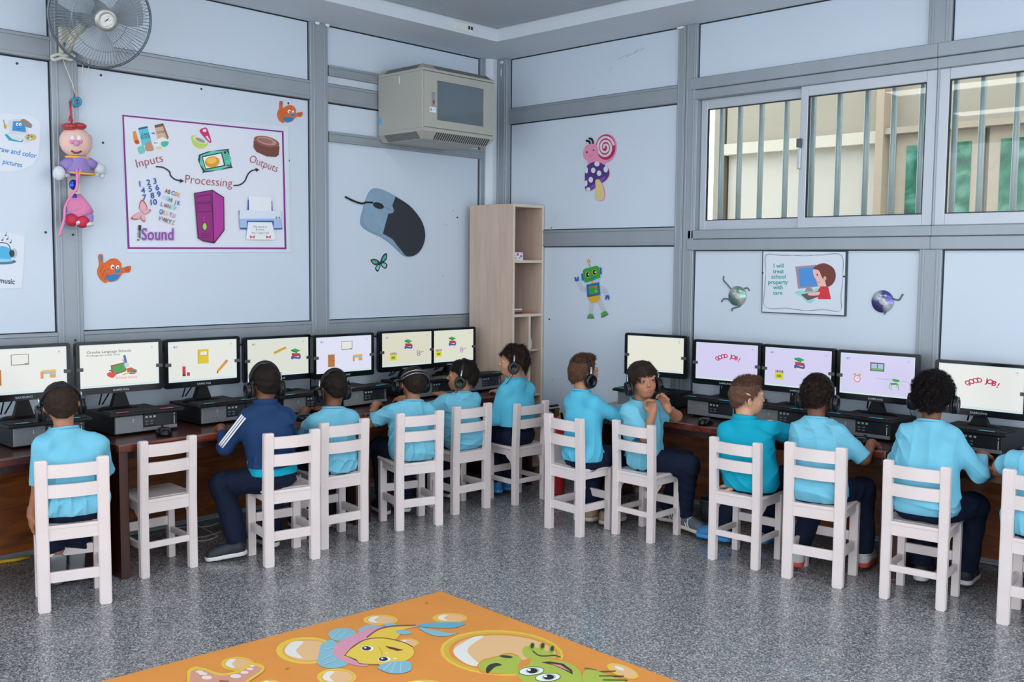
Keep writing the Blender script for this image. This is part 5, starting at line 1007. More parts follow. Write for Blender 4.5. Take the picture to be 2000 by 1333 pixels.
# fish
p.blob([(1070, 270), (1110, 235), (1200, 228), (1250, 260), (1230, 300), (1120, 310)], LB); p.blob([(1265, 240), (1330, 208), (1420, 215), (1400, 245), (1300, 260)], LB); p.blob([(1430, 205), (1480, 195), (1515, 208), (1480, 222)], LB)
p.blob([(1000, 460), (1010, 400), (1030, 330), (1110, 310), (1190, 420), (1190, 470), (1080, 490)], LB)
p.blob([(1100, 390), (1140, 320), (1230, 275), (1330, 230), (1480, 212), (1650, 208), (1640, 222), (1480, 245), (1350, 290), (1250, 340), (1190, 400), (1270, 450), (1330, 468), (1290, 478), (1180, 450)], '#cf8fa6')
p.blob([(1320, 295), (1400, 240), (1500, 218), (1660, 212), (1560, 240), (1510, 300), (1400, 300)], YL); p.blob([(1170, 410), (1240, 350), (1320, 305), (1420, 298), (1540, 315), (1620, 360), (1620, 410), (1560, 445), (1400, 468), (1270, 460), (1250, 430)], '#dcc146')
p.curve([(1320, 290), (1400, 235), (1500, 215), (1640, 210)], 10, '#7a4a5a'); p.curve([(1175, 410), (1230, 350), (1310, 305), (1420, 292), (1550, 318), (1620, 350)], 6, '#6a4438'); p.curve([(1175, 405), (1250, 435), (1280, 460), (1400, 466)], 5, '#6a4438')
p.blob([(1640, 215), (1720, 195), (1850, 190), (1965, 195), (1900, 225), (1790, 228)], '#5aa4c0'); p.blob([(1660, 225), (1760, 240), (1860, 262), (1920, 255), (1840, 282), (1740, 272)], LB); p.blob([(1515, 245), (1560, 240), (1615, 258), (1570, 272), (1520, 262)], LB)
for x, y in ((1325, 362), (1435, 432)): p.ell(x, y, 42, 17, '#e8e8e4', 0); p.ell(x - 6, y - 1, 30, 14, '#223038'); p.ell(x - 14, y - 5, 8, 5, '#e8e8e4')
p.poly([(1440, 345), (1480, 352), (1560, 372), (1520, 378), (1465, 362)], '#5a2a1a'); p.ell(1450, 392, 10, 5, '#e8dc9a'); p.ell(1505, 428, 14, 6, '#e8dc9a'); p.curve([(1395, 350), (1420, 385), (1415, 405)], 4, '#c09a30')
p.blob([(1390, 485), (1450, 455), (1530, 445), (1600, 450), (1610, 500), (1560, 522), (1480, 525), (1420, 505)], LB)
for a in ([(1430, 500), (1480, 455)], [(1480, 515), (1510, 450)], [(1540, 515), (1545, 450)], [(1090, 300), (1150, 240)], [(1130, 305), (1190, 250)], [(1020, 440), (1100, 400)], [(1030, 470), (1120, 440)], [(1040, 370), (1110, 355)]): p.line(a, 4, '#a9cfd8')
# starfish
p.blob([(150, 530), (190, 485), (260, 490), (370, 525), (470, 510), (560, 460), (640, 470), (650, 510), (560, 575), (480, 640), (200, 660)], YL); p.blob([(172, 535), (200, 502), (260, 505), (370, 540), (480, 522), (565, 478), (625, 485), (630, 508), (540, 570), (480, 630), (200, 640)], '#cc917c')
for x, y, a, b in ((232, 515, 26, 8), (255, 528, 30, 9), (280, 553, 34, 13), (525, 520, 26, 10), (468, 545, 36, 13), (560, 497, 22, 9), (575, 478, 16, 6)): p.ell(x, y, a, b, '#ded6d0')
p.poly([(360, 570), (425, 575), (420, 590), (365, 590)], '#8a5044'); p.poly([(790, 495), (820, 488), (800, 500)], '#8a6a3a'); p.poly([(1700, 66), (1722, 62), (1712, 70)], '#9a5a2a')
p.build('printed_picture', rg)
p = rugprint(q8)
p.ell(640, 505, 482, 178, YL, 3); p.ell(645, 505, 462, 165, '#cda83c', 3); p.ell(655, 505, 430, 150, OR, 3); p.ell(662, 505, 405, 138, PCH_, 3); p.blob([(350, 420), (420, 380), (500, 375), (420, 430), (370, 490), (440, 570), (500, 605), (390, 600), (290, 540), (265, 480)], WH)
p.blob([(450, 600), (500, 555), (600, 530), (680, 505), (760, 520), (800, 560), (880, 540), (990, 545), (1130, 560), (1240, 620), (1280, 700), (1260, 790), (800, 800), (780, 700), (740, 660), (640, 670), (500, 665), (460, 640)], OR); GRN2 = '#a2b446'
p.blob([(460, 600), (520, 560), (620, 535), (690, 515), (790, 545), (770, 600), (740, 655), (640, 662), (500, 650)], GRN2); p.blob([(850, 600), (880, 550), (1000, 555), (1140, 575), (1235, 630), (1270, 710), (1250, 790), (860, 800), (800, 720), (740, 650)], GRN2); p.blob([(840, 545), (800, 480), (850, 450), (960, 480), (1080, 530), (1000, 548)], GRN2)
for x, y in ((875, 455), (955, 455), (1030, 478)): p.ell(x, y, 22, 32, '#8aa43c', 15); p.ell(x + 4, y - 6, 14, 22, '#2f3a26', 15)
p.curve([(880, 490), (930, 525), (990, 530), (1050, 525), (1100, 540)], 10, '#3a4426'); p.ell(675, 535, 52, 10, '#2f3a26', 5); p.blob([(515, 640), (540, 600), (600, 585), (640, 600), (590, 615), (560, 640), (530, 665)], '#2c3424'); p.poly([(945, 580), (1010, 572), (1120, 590), (1190, 640), (1195, 675), (1130, 640), (1040, 600)], '#3a2a26'); p.poly([(1020, 590), (1100, 600), (1180, 655), (1120, 630)], '#c98a8a')
for x, y in ((872, 648), (1000, 698)): p.ell(x, y, 100, 34, '#22302c', -4); p.ell(x, y, 95, 30, '#dfe6e2', -4); p.ell(x + 8, y - 2, 55, 24, '#9ac0c4', -4); p.ell(x + 6, y - 2, 42, 20, '#14181a'); p.ell(x - 18, y - 8, 14, 8, '#eef0ee')
p.ell(1585, 650, 130, 46, YL, 20); p.ell(1590, 650, 108, 36, PCH_, 20); p.ell(1560, 628, 40, 12, WH, 20)
for a in ([(1285, 625), (1380, 640), (1370, 670), (1300, 660)], ): p.line(a, 9, '#5a6a2e', True)
for a in ([(1390, 655), (1530, 650)], [(1390, 690), (1595, 690)], [(1430, 720), (1620, 722)], [(1300, 690), (1390, 700)]): p.line(a, 10, '#4a5428')
p.blob([(1300, 640), (1390, 650), (1520, 700), (1600, 740), (1300, 790), (1270, 700)], GRN2); p.line([(1400, 688), (1590, 690)], 9, '#3a4426'); p.line([(1430, 720), (1620, 722)], 9, '#3a4426'); p.build('printed_picture', rg)

# ================================================================== CABLES ON THE FLOOR
WC = mat('white_network_cable', '#b9bcbe', 0.5)
def floorcable(name, pts, r, m, label):
    o = MB().tube([(*Fl(*a), r + 0.0005) for a in tmp.smooth(pts, False, 4)], r, 6).build(name, m); tag(o, label, 'cable')
floorcable('network_cable', [(340, 1034), (385, 1030), (420, 1046), (424, 1050), (405, 1057), (385, 1058), (385, 1052), (405, 1049), (432, 1040)], .0035, WC, 'white cable coiled on the floor beside the navy-jacket child\'s foot')
floorcable('network_cable', [(392, 1031), (410, 1029), (425, 1024)], .003, WC, 'short pale cable along the foot of the desk panel')
yc = MB().tube([(0.25, -3.50, .011), (0.245, -3.2, .011), (0.25, -2.9, .011)], .009, 6); yc = MB().tube([(*Fl(*a), 0.01) for a in ((0, 1103 - 1), (30, 1098), (58, 1092))], 0.009, 6).build('power_cable', mat('yellow_cable', '#d8b020', .5)); tag(yc, 'yellow cable on the floor under the far left desk', 'cable')
bn = empty('waste_bin', (*Fl(1392, 1018), 0)); tag(bn, 'dark round waste bin under the desk beside the turned child\'s shoes', 'bin')
MB().lathe([(0.06, 0), (0.065, 0.005), (0.08, 0.13), (0.077, 0.13), (0.062, 0.01), (0, 0.01)], 24).build('body', mat('dark_grey_bin', '#3c4348', .5), bn); MB().tube([(0.08 * math.cos(g), .08 * math.sin(g), .13) for g in [2 * PI * k / 24 for k in range(24)]], .004, 6, closed=True).build('rim', mat('bin_rim', '#6a7278', .4), bn)
# ================================================================== PEOPLE: smooth-union fields turned into meshes
V3 = lambda *a: np.array(a, float)
def smin(a, b, k):
    h = np.clip(0.5 + 0.5 * (b - a) / k, 0, 1); return b * (1 - h) + a * h - k * h * (1 - h) if False else a * h * 0 + (b + (a - b) * (1 - h)) - k * h * (1 - h)
def cone(a, b, ra, rb, k=0.02, cut=False): return ('cone', np.array(a, float), np.array(b, float), ra, rb, k, cut)
def ell(c, r, k=0.02, R=None, sub=False): return ('ell', np.array(c, float), np.array(r, float), R, k, sub)
def field(prims, lo, hi, h, grow=0.0):
    lo = np.array(lo, float); n = np.maximum(3, np.ceil((np.array(hi) - lo) / h).astype(int) + 1)
    ax_ = [lo[i] + h * np.arange(n[i]) for i in range(3)]; D = np.full(n, 0.5)
    for q in prims:
        if q[0] == 'cone':
            a, b, ra, rb, k = q[1:6]; rm = max(ra, rb) + grow; mn = np.minimum(a, b) - rm; mx = np.maximum(a, b) + rm
        else: c, r, R, k, sub = q[1:]; rm = r.max() + grow; mn = c - rm; mx = c + rm
        mg = 0.03 + k; s = []
        for i in range(3):
            i0 = int(np.clip(np.floor((mn[i] - mg - lo[i]) / h), 0, n[i])); i1 = int(np.clip(np.ceil((mx[i] + mg - lo[i]) / h) + 1, 0, n[i])); s.append(slice(i0, i1))
        if any(z.stop <= z.start for z in s): continue
        X = ax_[0][s[0]][:, None, None]; Y = ax_[1][s[1]][None, :, None]; Z = ax_[2][s[2]][None, None, :]
        if q[0] == 'cone':
            ba = b - a; L2 = ba @ ba + 1e-12; px, py, pz = X - a[0], Y - a[1], Z - a[2]
            tr = (px * ba[0] + py * ba[1] + pz * ba[2]) / L2; t = np.clip(tr, 0, 1 if not q[6] else 1.3)
            d = np.sqrt((px - t * ba[0]) ** 2 + (py - t * ba[1]) ** 2 + (pz - t * ba[2]) ** 2) - (ra + (rb - ra) * t) - grow
            if q[6]: d = np.maximum(d, (tr - 1) * math.sqrt(L2))
            sub = False
        else:
            px, py, pz = X - c[0], Y - c[1], Z - c[2]
            if R is not None: px, py, pz = (px * R[0][i] + py * R[1][i] + pz * R[2][i] for i in range(3))
            rr = r + grow; k0 = np.sqrt((px / rr[0]) ** 2 + (py / rr[1]) ** 2 + (pz / rr[2]) ** 2); k1 = np.sqrt((px / rr[0] ** 2) ** 2 + (py / rr[1] ** 2) ** 2 + (pz / rr[2] ** 2) ** 2) + 1e-9
            d = k0 * (k0 - 1) / k1; d = np.where(k0 < 0.3, -rr.min() * (1 - k0), d)
        S_ = tuple(s); A = D[S_]
        if sub:
            B = -d; hh = np.clip(0.5 - 0.5 * (B - A) / k, 0, 1); D[S_] = B + (A - B) * hh + k * hh * (1 - hh) if False else (B * (1 - hh) + A * hh) + k * hh * (1 - hh)
        else:
            hh = np.clip(0.5 + 0.5 * (d - A) / k, 0, 1); D[S_] = d * (1 - hh) + A * hh - k * hh * (1 - hh)
    return D, lo, ax_
_E = [((0, 0, 0), (1, 0, 0)), ((0, 1, 0), (1, 1, 0)), ((0, 0, 1), (1, 0, 1)), ((0, 1, 1), (1, 1, 1)), ((0, 0, 0), (0, 1, 0)), ((1, 0, 0), (1, 1, 0)), ((0, 0, 1), (0, 1, 1)), ((1, 0, 1), (1, 1, 1)), ((0, 0, 0), (0, 0, 1)), ((1, 0, 0), (1, 0, 1)), ((0, 1, 0), (0, 1, 1)), ((1, 1, 0), (1, 1, 1))]
def nets(D, lo, h):
    s = D < 0; c = np.zeros(np.array(D.shape) - 1, np.int8)
    for i in (0, 1):
        for j in (0, 1):
            for k in (0, 1): c += s[i:s.shape[0] - 1 + i, j:s.shape[1] - 1 + j, k:s.shape[2] - 1 + k]
    act = (c > 0) & (c < 8); I = np.argwhere(act); idx = np.full(act.shape, -1, np.int64); idx[act] = np.arange(len(I))
    pos = np.zeros((len(I), 3)); cnt = np.zeros(len(I))
    for a, b in _E:
        a, b = np.array(a), np.array(b); va = D[tuple((I + a).T)]; vb = D[tuple((I + b).T)]; m = (va < 0) != (vb < 0)
        t = np.where(m, va / np.where(np.abs(va - vb) < 1e-12, 1, va - vb), 0); pos += m[:, None] * (a + t[:, None] * (b - a)); cnt += m
    V = lo + h * (I + pos / np.maximum(cnt, 1)[:, None]); F = []
    for axn in range(3):
        o1, o2 = (axn + 1) % 3, (axn + 2) % 3
        sl0 = [slice(None)] * 3; sl1 = [slice(None)] * 3; sl0[axn] = slice(0, -1); sl1[axn] = slice(1, None)
        ch = s[tuple(sl0)] != s[tuple(sl1)]; E_ = np.argwhere(ch); E_ = E_[(E_[:, o1] > 0) & (E_[:, o2] > 0) & (E_[:, o1] < D.shape[o1] - 1) & (E_[:, o2] < D.shape[o2] - 1)]
        if not len(E_): continue
        d1 = np.zeros(3, int); d1[o1] = 1; d2 = np.zeros(3, int); d2[o2] = 1
        q = np.stack([idx[tuple(E_.T)], idx[tuple((E_ - d1).T)], idx[tuple((E_ - d1 - d2).T)], idx[tuple((E_ - d2).T)]], 1)
        fl_ = ~s[tuple(E_.T)]; q[fl_] = q[fl_][:, ::-1]; F.append(q)
    F = np.concatenate(F) if F else np.zeros((0, 4), int); F = F[(F >= 0).all(1)]
    return V, F
def np_obj(name, V, F, m, parent, col=None, smooth=True):
    me = bpy.data.meshes.new(name); me.vertices.add(len(V)); me.vertices.foreach_set('co', np.asarray(V, np.float32).ravel())
    w = F.shape[1]; me.loops.add(len(F) * w); me.polygons.add(len(F)); me.loops.foreach_set('vertex_index', F.astype(np.int32).ravel()); me.polygons.foreach_set('loop_start', np.arange(0, len(F) * w, w, dtype=np.int32)); me.polygons.foreach_set('loop_total', np.full(len(F), w, np.int32))
    me.polygons.foreach_set('use_smooth', np.full(len(F), smooth)); me.update(calc_edges=True); me.validate(); me.materials.append(m)
    if col is not None:
        at = me.color_attributes.new('Col', 'FLOAT_COLOR', 'POINT'); a = np.ones((len(V), 4), np.float32); a[:, :3] = col; at.data.foreach_set('color', a.ravel())
    return obj(name, me, parent)
def merge(parts):
    V = []; F = []; C = []; o = 0
    for v, f, c in parts: V.append(v); F.append(f + o); C.append(c); o += len(v)
    return np.concatenate(V), np.concatenate(F), np.concatenate(C)
def nrm(v): v = np.array(v, float); return v / (np.linalg.norm(v) + 1e-12)
def bounds(prims, pad):
    lo = np.full(3, 9.0); hi = -lo
    for q in prims:
        if q[0] == 'cone': r = max(q[3], q[4]); lo = np.minimum(lo, np.minimum(q[1], q[2]) - r); hi = np.maximum(hi, np.maximum(q[1], q[2]) + r)
        elif not q[5]: lo = np.minimum(lo, q[1] - q[2].max()); hi = np.maximum(hi, q[1] + q[2].max())
    return lo - pad, hi + pad

def head_prims(neck):
    P = [ell((0, -0.012, 0.022), (0.071, 0.087, 0.079), .02), ell((0, 0.016, -0.026), (0.0545, 0.061, 0.066), .03), ell((0, 0.036, -0.070), (0.034, 0.038, 0.030), .03)]
    P += [cone((0, -0.022, -0.05), neck, 0.044, 0.041, .025)]
    for s in (-1, 1):
        P += [ell((s * 0.030, 0.047, -0.034), (0.021, 0.025, 0.024), .02), ell((s * 0.030, 0.071, 0.022), (0.022, 0.010, 0.008), .014)]
        P += [ell((s * 0.0285, 0.088, 0.004), (0.0155, 0.014, 0.011), .008, None, True)]
        P += [ell((s * 0.0285, 0.0692, 0.0100), (0.0175, 0.0138, 0.0082), .004), ell((s * 0.0285, 0.0690, -0.0075), (0.0155, 0.0120, 0.0060), .004)]
        Rz = np.array(Matrix.Rotation(s * 0.45, 3, 'Z')); P += [ell((s * 0.0715, -0.010, -0.014), (0.0075, 0.015, 0.0235), .008, Rz), ell((s * 0.0785, -0.006, -0.012), (0.005, 0.0085, 0.014), .006, Rz, True)]
        P += [ell((s * 0.0088, 0.0825, -0.029), (0.0062, 0.0080, 0.0058), .005)]
    P += [cone((0, 0.0745, 0.006), (0, 0.0880, -0.024), 0.0062, 0.0080, .012), ell((0, 0.0900, -0.027), (0.0075, 0.0080, 0.0070), .007)]
    P += [cone((-0.017, 0.074, -0.0565), (0.017, 0.074, -0.0565), 0.0060, 0.0060, .008), ell((0, 0.0790, -0.0545), (0.0145, 0.0050, 0.0045), .005), ell((0, 0.0780, -0.0635), (0.0140, 0.0058, 0.0050), .005), ell((0, 0.0870, -0.0588), (0.020, 0.0085, 0.0016), .003, None, True)]
    return P
def hand_prims(w, d, pn, side, curl, spread=0.2, fist=False):
    """w wrist, d pointing direction, pn palm-facing normal, side +1 for a right hand"""
    d = nrm(d); pn = nrm(np.array(pn) - d * (np.array(pn) @ d)); x = np.cross(d, pn) * side   # towards the little finger
    P = [cone(w - d * 0.02, w + d * 0.008, 0.0195, 0.0185, .012)]
    for i, off in enumerate((-0.0185, -0.0062, 0.0062, 0.0180)): P.append(cone(w + d * 0.008 + x * off * 0.72, w + d * 0.052 + x * off, 0.0125, 0.0098, .010))
    ln = (0.043, 0.049, 0.045, 0.035)
    for i, off in enumerate((-0.0185, -0.0062, 0.0062, 0.0180)):
        p = w + d * 0.054 + x * off; a = 0.0; fd = nrm(d + x * off * spread * 10)
        for j, (fr, r0, r1) in enumerate(((0.46, .0083, .0078), (0.31, .0076, .0070), (0.23, .0069, .0058))):
            a += curl * (0.9, 1.1, 0.8)[j]; dr = fd * math.cos(a) + pn * math.sin(a); q = p + dr * ln[i] * fr; P.append(cone(p, q, r0, r1, .0018)); p = q
    tb = w + d * 0.016 - x * 0.016 + pn * 0.004; t1 = tb + nrm(-x * 0.9 + d * 0.8 + pn * 0.45) * 0.026; t2 = t1 + nrm(-x * (0.35 - curl * .5) + d * 0.95 + pn * (0.3 + curl * .5)) * 0.022; t3 = t2 + nrm(-x * (0.1 - curl) + d * 1.0 + pn * (0.2 + curl * .6)) * 0.017
    P += [cone(tb, t1, 0.0125, 0.0098, .008), cone(t1, t2, 0.0092, 0.0082, .004), cone(t2, t3, 0.0080, 0.0062, .004)]
    return P
SHOES = {}
HS = 0.94   # size of the children's heads
def shoe_meshes(key, upc, solec, accent):
    if key in SHOES: return SHOES[key]
    U = [cone((0, -0.045, 0.055), (0, -0.03, 0.05), .030, .031, .02), cone((0, -0.045, 0.032), (0.002, 0.085, 0.030), .031, .030, .02), cone((0, 0.07, 0.026), (0, 0.095, 0.022), .030, .024, .02), cone((0, -0.02, 0.055), (0, 0.05, 0.042), .027, .024, .02)]
    D, lo, ax_ = field(U, (-.06, -.1, 0.0), (.06, .15, .11), .0055); D = np.maximum(D, (0.012 - ax_[2])[None, None, :]); D = np.maximum(D, (ax_[2] - 0.075)[None, None, :])
    uv, uf = nets(D, lo, .0055)
    S_ = [cone((0, -0.048, 0.012), (0.002, 0.088, 0.012), .034, .032, .02), cone((0, 0.07, .012), (0, .098, .014), .031, .025, .02)]
    D, lo, ax_ = field(S_, (-.06, -.1, -.01), (.06, .15, .06), .0045); D = np.maximum(D, (0.0 - ax_[2])[None, None, :]); D = np.maximum(D, (ax_[2] - 0.022)[None, None, :]); sv, sf = nets(D, lo, .0045)
    um = mat('shoe_upper_' + key, upc, .6, 0, .1, 60, .2, 300); sm = mat('shoe_sole_' + key, solec, .6)
    a = np_obj('t', uv, uf, um, None); b = np_obj('t', sv, sf, sm, None); ma, mb = a.data, b.data; bpy.data.objects.remove(a); bpy.data.objects.remove(b)
    st = MB()
    for s in (-1, 1):
        for y in (0.0, 0.018): st.tube([(s * 0.0325, y + 0.012, 0.022), (s * 0.031, y, 0.042), (s * 0.022, y - 0.004, 0.066)], 0.0038, 5)
    for y in (0.02, 0.038, 0.054): st.tube([(-0.018, y, 0.068 - (y - .02) * .25), (0, y, 0.073 - (y - .02) * .3), (0.018, y, 0.068 - (y - .02) * .25)], 0.003, 5)
    SHOES[key] = (ma, mb, st.mesh('stripe', mat('shoe_accent_' + key, accent, .6)) if accent else None); return SHOES[key]
SKIN = attr_mat('skin', 0.5, var=0.06, spec=0.35, sss=0.12, bscale=40)
def fold_noise(seed, amp, X, Y, Z, hem):
    r = np.random.RandomState(seed); N = 0
    for i in range(6):   # long soft folds
        d = nrm(r.normal(size=3) * V3(1, 1, 1.2)); e = nrm(r.normal(size=3)); k = r.uniform(25, 50)
        N = N + np.sin(k * (X * d[0] + Y * d[1] + Z * d[2]) + r.uniform(0, 6) + 1.4 * np.sin(30 * (X * e[0] + Y * e[1] + Z * e[2]) + r.uniform(0, 6)))
    M_ = 0
    for i in range(3):   # creases, pulled towards one side
        d = nrm(r.normal(size=3) * V3(.8, .8, 1.0)); e = nrm(r.normal(size=3)); k = r.uniform(38, 66)
        w = np.sin(k * (X * d[0] + Y * d[1] + Z * d[2]) + r.uniform(0, 6) + 1.2 * np.sin(14 * (X * e[0] + Y * e[1] + Z * e[2]) + r.uniform(0, 6)))
        g = .5 + .5 * np.sin(17 * (X * e[1] + Y * e[2] + Z * e[0]) + r.uniform(0, 6)); M_ = M_ + (1 - np.abs(w)) ** 2 * g ** 2
    lowr = 1.0 + 0.6 * np.exp(-((Z - hem - .05) / .07) ** 2)
    return amp * lowr * (N / 5.0 * .45 + M_ * 1.25 - .5)
def cloth(prims, h, seed, amp, cuts, parent, name, m, hem=0.4, ends=()):
    lo, hi = bounds(prims, .02); D, lo, ax_ = field(prims, lo, hi, h)
    X, Y, Z = ax_[0][:, None, None], ax_[1][None, :, None], ax_[2][None, None, :]
    D = D - fold_noise(seed, amp, X, Y, Z, hem)
    for p, n_ in cuts: D = np.maximum(D, (X - p[0]) * n_[0] + (Y - p[1]) * n_[1] + (Z - p[2]) * n_[2])
    for e, d, rad, ln in ends:   # open ends of sleeves and legs
        px, py, pz = X - e[0], Y - e[1], Z - e[2]; tt = px * d[0] + py * d[1] + pz * d[2]
        dist = np.sqrt(np.maximum(px * px + py * py + pz * pz - tt * tt, 0)); D = np.maximum(D, -np.maximum(np.maximum(-tt, tt - ln), dist - rad))
    V, F = nets(D, lo, h); return np_obj(name, V, F, m, parent)
def rot_zxy(yaw, pitch, roll): return Matrix.Rotation(math.radians(yaw), 3, 'Z') @ Matrix.Rotation(math.radians(pitch), 3, 'X') @ Matrix.Rotation(math.radians(roll), 3, 'Y')
HAIRM = {}
def hair_mat(c):
    if c not in HAIRM:
        HAIRM[c] = mat('hair_' + c.strip('#'), c, 0.6, 0, .35, 160, .5, 240, spec=.15)
    return HAIRM[c]
def make_hair(K, Hc, HR, parent, seed):
    st, colr = K['hair'], K['haircol']; rs = np.random.RandomState(seed)
    th = {'buzz': .003, 'short': .006, 'medium': .012, 'wavy': .012, 'curly': .008, 'afro': .021, 'fringe': .016, 'quiff': .004}[st]
    P = [ell((0, -0.012, 0.022), (0.071 + th, 0.087 + th, 0.079 + th * 1.15), .01)]
    if st in ('medium', 'wavy', 'fringe', 'afro'): P += [ell((0, -0.03, -0.02), (0.064 + th * .8, 0.062 + th * .9, 0.06 + th * .4), .03)]
    else: P += [ell((0, -0.035, -0.025), (0.058 + th * .5, 0.052 + th * .5, 0.05), .03)]
    if st == 'quiff': P += [ell((0, 0.012, 0.088), (0.052, 0.066, 0.026), .03)]
    h = .0042; D, lo, ax_ = field(P, (-.13, -.16, -.12), (.13, .14, .16), h)
    X, Y, Z = ax_[0][:, None, None], ax_[1][None, :, None], ax_[2][None, None, :]
    # hairline: nape, around the ears, forehead
    zf = {'fringe': .034, 'medium': .040, 'wavy': .042, 'afro': .050}.get(st, .052); zb = {'buzz': -.062, 'short': -.066, 'quiff': -.066}.get(st, -.078)
    line = np.where(Y > 0.045, zf - 0.008 + (Y - 0.045) * .25, np.where(Y > 0.004, -.006 + (Y - 0.004) / 0.041 * (zf - .002), np.where(Y > -0.035, -.006 + 0 * Y, zb + (Y + 0.10) / 0.065 * (-.006 - zb))))
    line = np.where(Y < -0.10, zb, line)
    if st == 'fringe': line = line + 0.008 * np.sin(X * 260) * (Y > .03) - .02 * (np.abs(X) > .045) * (Y > -.01)
    D = np.maximum(D, (line - Z) * .75)
    nz = np.zeros_like(D)
    fr = {'curly': (230, .003), 'afro': (190, .004), 'wavy': (120, .006), 'medium': (110, .004), 'fringe': (100, .003), 'quiff': (150, .0025)}.get(st, (180, .0016))
    for i in range(5):
        d = nrm(rs.normal(size=3)); nz = nz + np.sin(fr[0] * (X * d[0] + Y * d[1] + Z * d[2]) + rs.uniform(0, 6))
    D = D - fr[1] * nz / 2.2
    V, F = nets(D, lo, h); base = [(V, F)]
    # strands on top of the cap
    fc = V[F].mean(1); fn = np.cross(V[F[:, 1]] - V[F[:, 0]], V[F[:, 2]] - V[F[:, 0]]); fn /= np.linalg.norm(fn, axis=1)[:, None] + 1e-9
    cen = np.array([0, -.012, .01]); out = fc - cen; out /= np.linalg.norm(out, axis=1)[:, None]; sgn = np.sign((fn * out).sum(1)); fn *= sgn[:, None]
    ok = np.where((fn * out).sum(1) > .35)[0]
    N, Ls, wd, segs, curl = {'buzz': (7000, .004, .0008, 2, 0), 'short': (6500, .008, .0009, 2, 0), 'medium': (3600, .026, .0016, 4, 0), 'wavy': (2300, .026, .0018, 7, 1.0), 'curly': (3000, .012, .0015, 7, 1.6), 'afro': (3800, .015, .0016, 8, 2.0), 'fringe': (4600, .030, .0015, 5, .0), 'quiff': (5200, .015, .0013, 3, .1)}[st]
    pick = rs.choice(ok, N); p0 = fc[pick]; n0 = fn[pick]; down = np.array([0, -.25, -1.0]); back = np.array([0, 0, -1.0])
    comb = down - n0 * (n0 @ down)[:, None]
    if st == 'fringe': comb = np.where((p0[:, 1:2] > -.01), (np.stack([p0[:, 0] * 3, np.full(N, .7), np.full(N, -1.0)], 1)), comb); comb = comb - n0 * (comb * n0).sum(1)[:, None]
    if st == 'quiff': comb = np.stack([rs.normal(size=N) * .3, np.full(N, .5), np.where(p0[:, 2] > .07, .9, -1.0)], 1)
    comb /= np.linalg.norm(comb, axis=1)[:, None] + 1e-9; comb += rs.normal(size=(N, 3)) * .28
    lift = {'buzz': .9, 'short': .55, 'medium': .28, 'wavy': .5, 'curly': .8, 'afro': .9, 'fringe': .16, 'quiff': np.where(p0[:, 2:3] > .07, .6, .12)}[st]
    dr = comb * (1 - lift) + n0 * lift; dr /= np.linalg.norm(dr, axis=1)[:, None]; si = np.cross(dr, n0) + 1e-6; si /= np.linalg.norm(si, axis=1)[:, None]; up2 = np.cross(si, dr)
    L = Ls * rs.uniform(.6, 1.15, N); ph = rs.uniform(0, 6.28, N); rad = {'wavy': .004, 'curly': .0035, 'afro': .0042}.get(st, 0.0); pts = []
    for j in range(segs + 1):
        t = j / segs; c = p0 - n0 * .002 + dr * (L * t)[:, None] - (n0 * (0 if curl else (t * t * L * .35)[:, None]))
        if curl: a = ph + t * curl * 2 * PI * 1.4; c = c + si * (rad * np.sin(a))[:, None] + up2 * (rad * np.cos(a))[:, None]
        w = wd * (1 - .75 * t); pts.append(c + si * w); pts.append(c - si * w)
    SV = np.stack(pts, 1).reshape(-1, 3); m2 = 2 * (segs + 1); b = np.arange(N) * m2; SF = np.concatenate([np.stack([b + 2 * j, b + 2 * j + 1, b + 2 * j + 3, b + 2 * j + 2], 1) for j in range(segs)])
    AV = np.concatenate([V, SV]); AF = np.concatenate([F, SF + len(V)]); R = np.array(HR); AV = AV @ R.T * HS + Hc
    np_obj('hair', AV, AF, hair_mat(colr), parent)

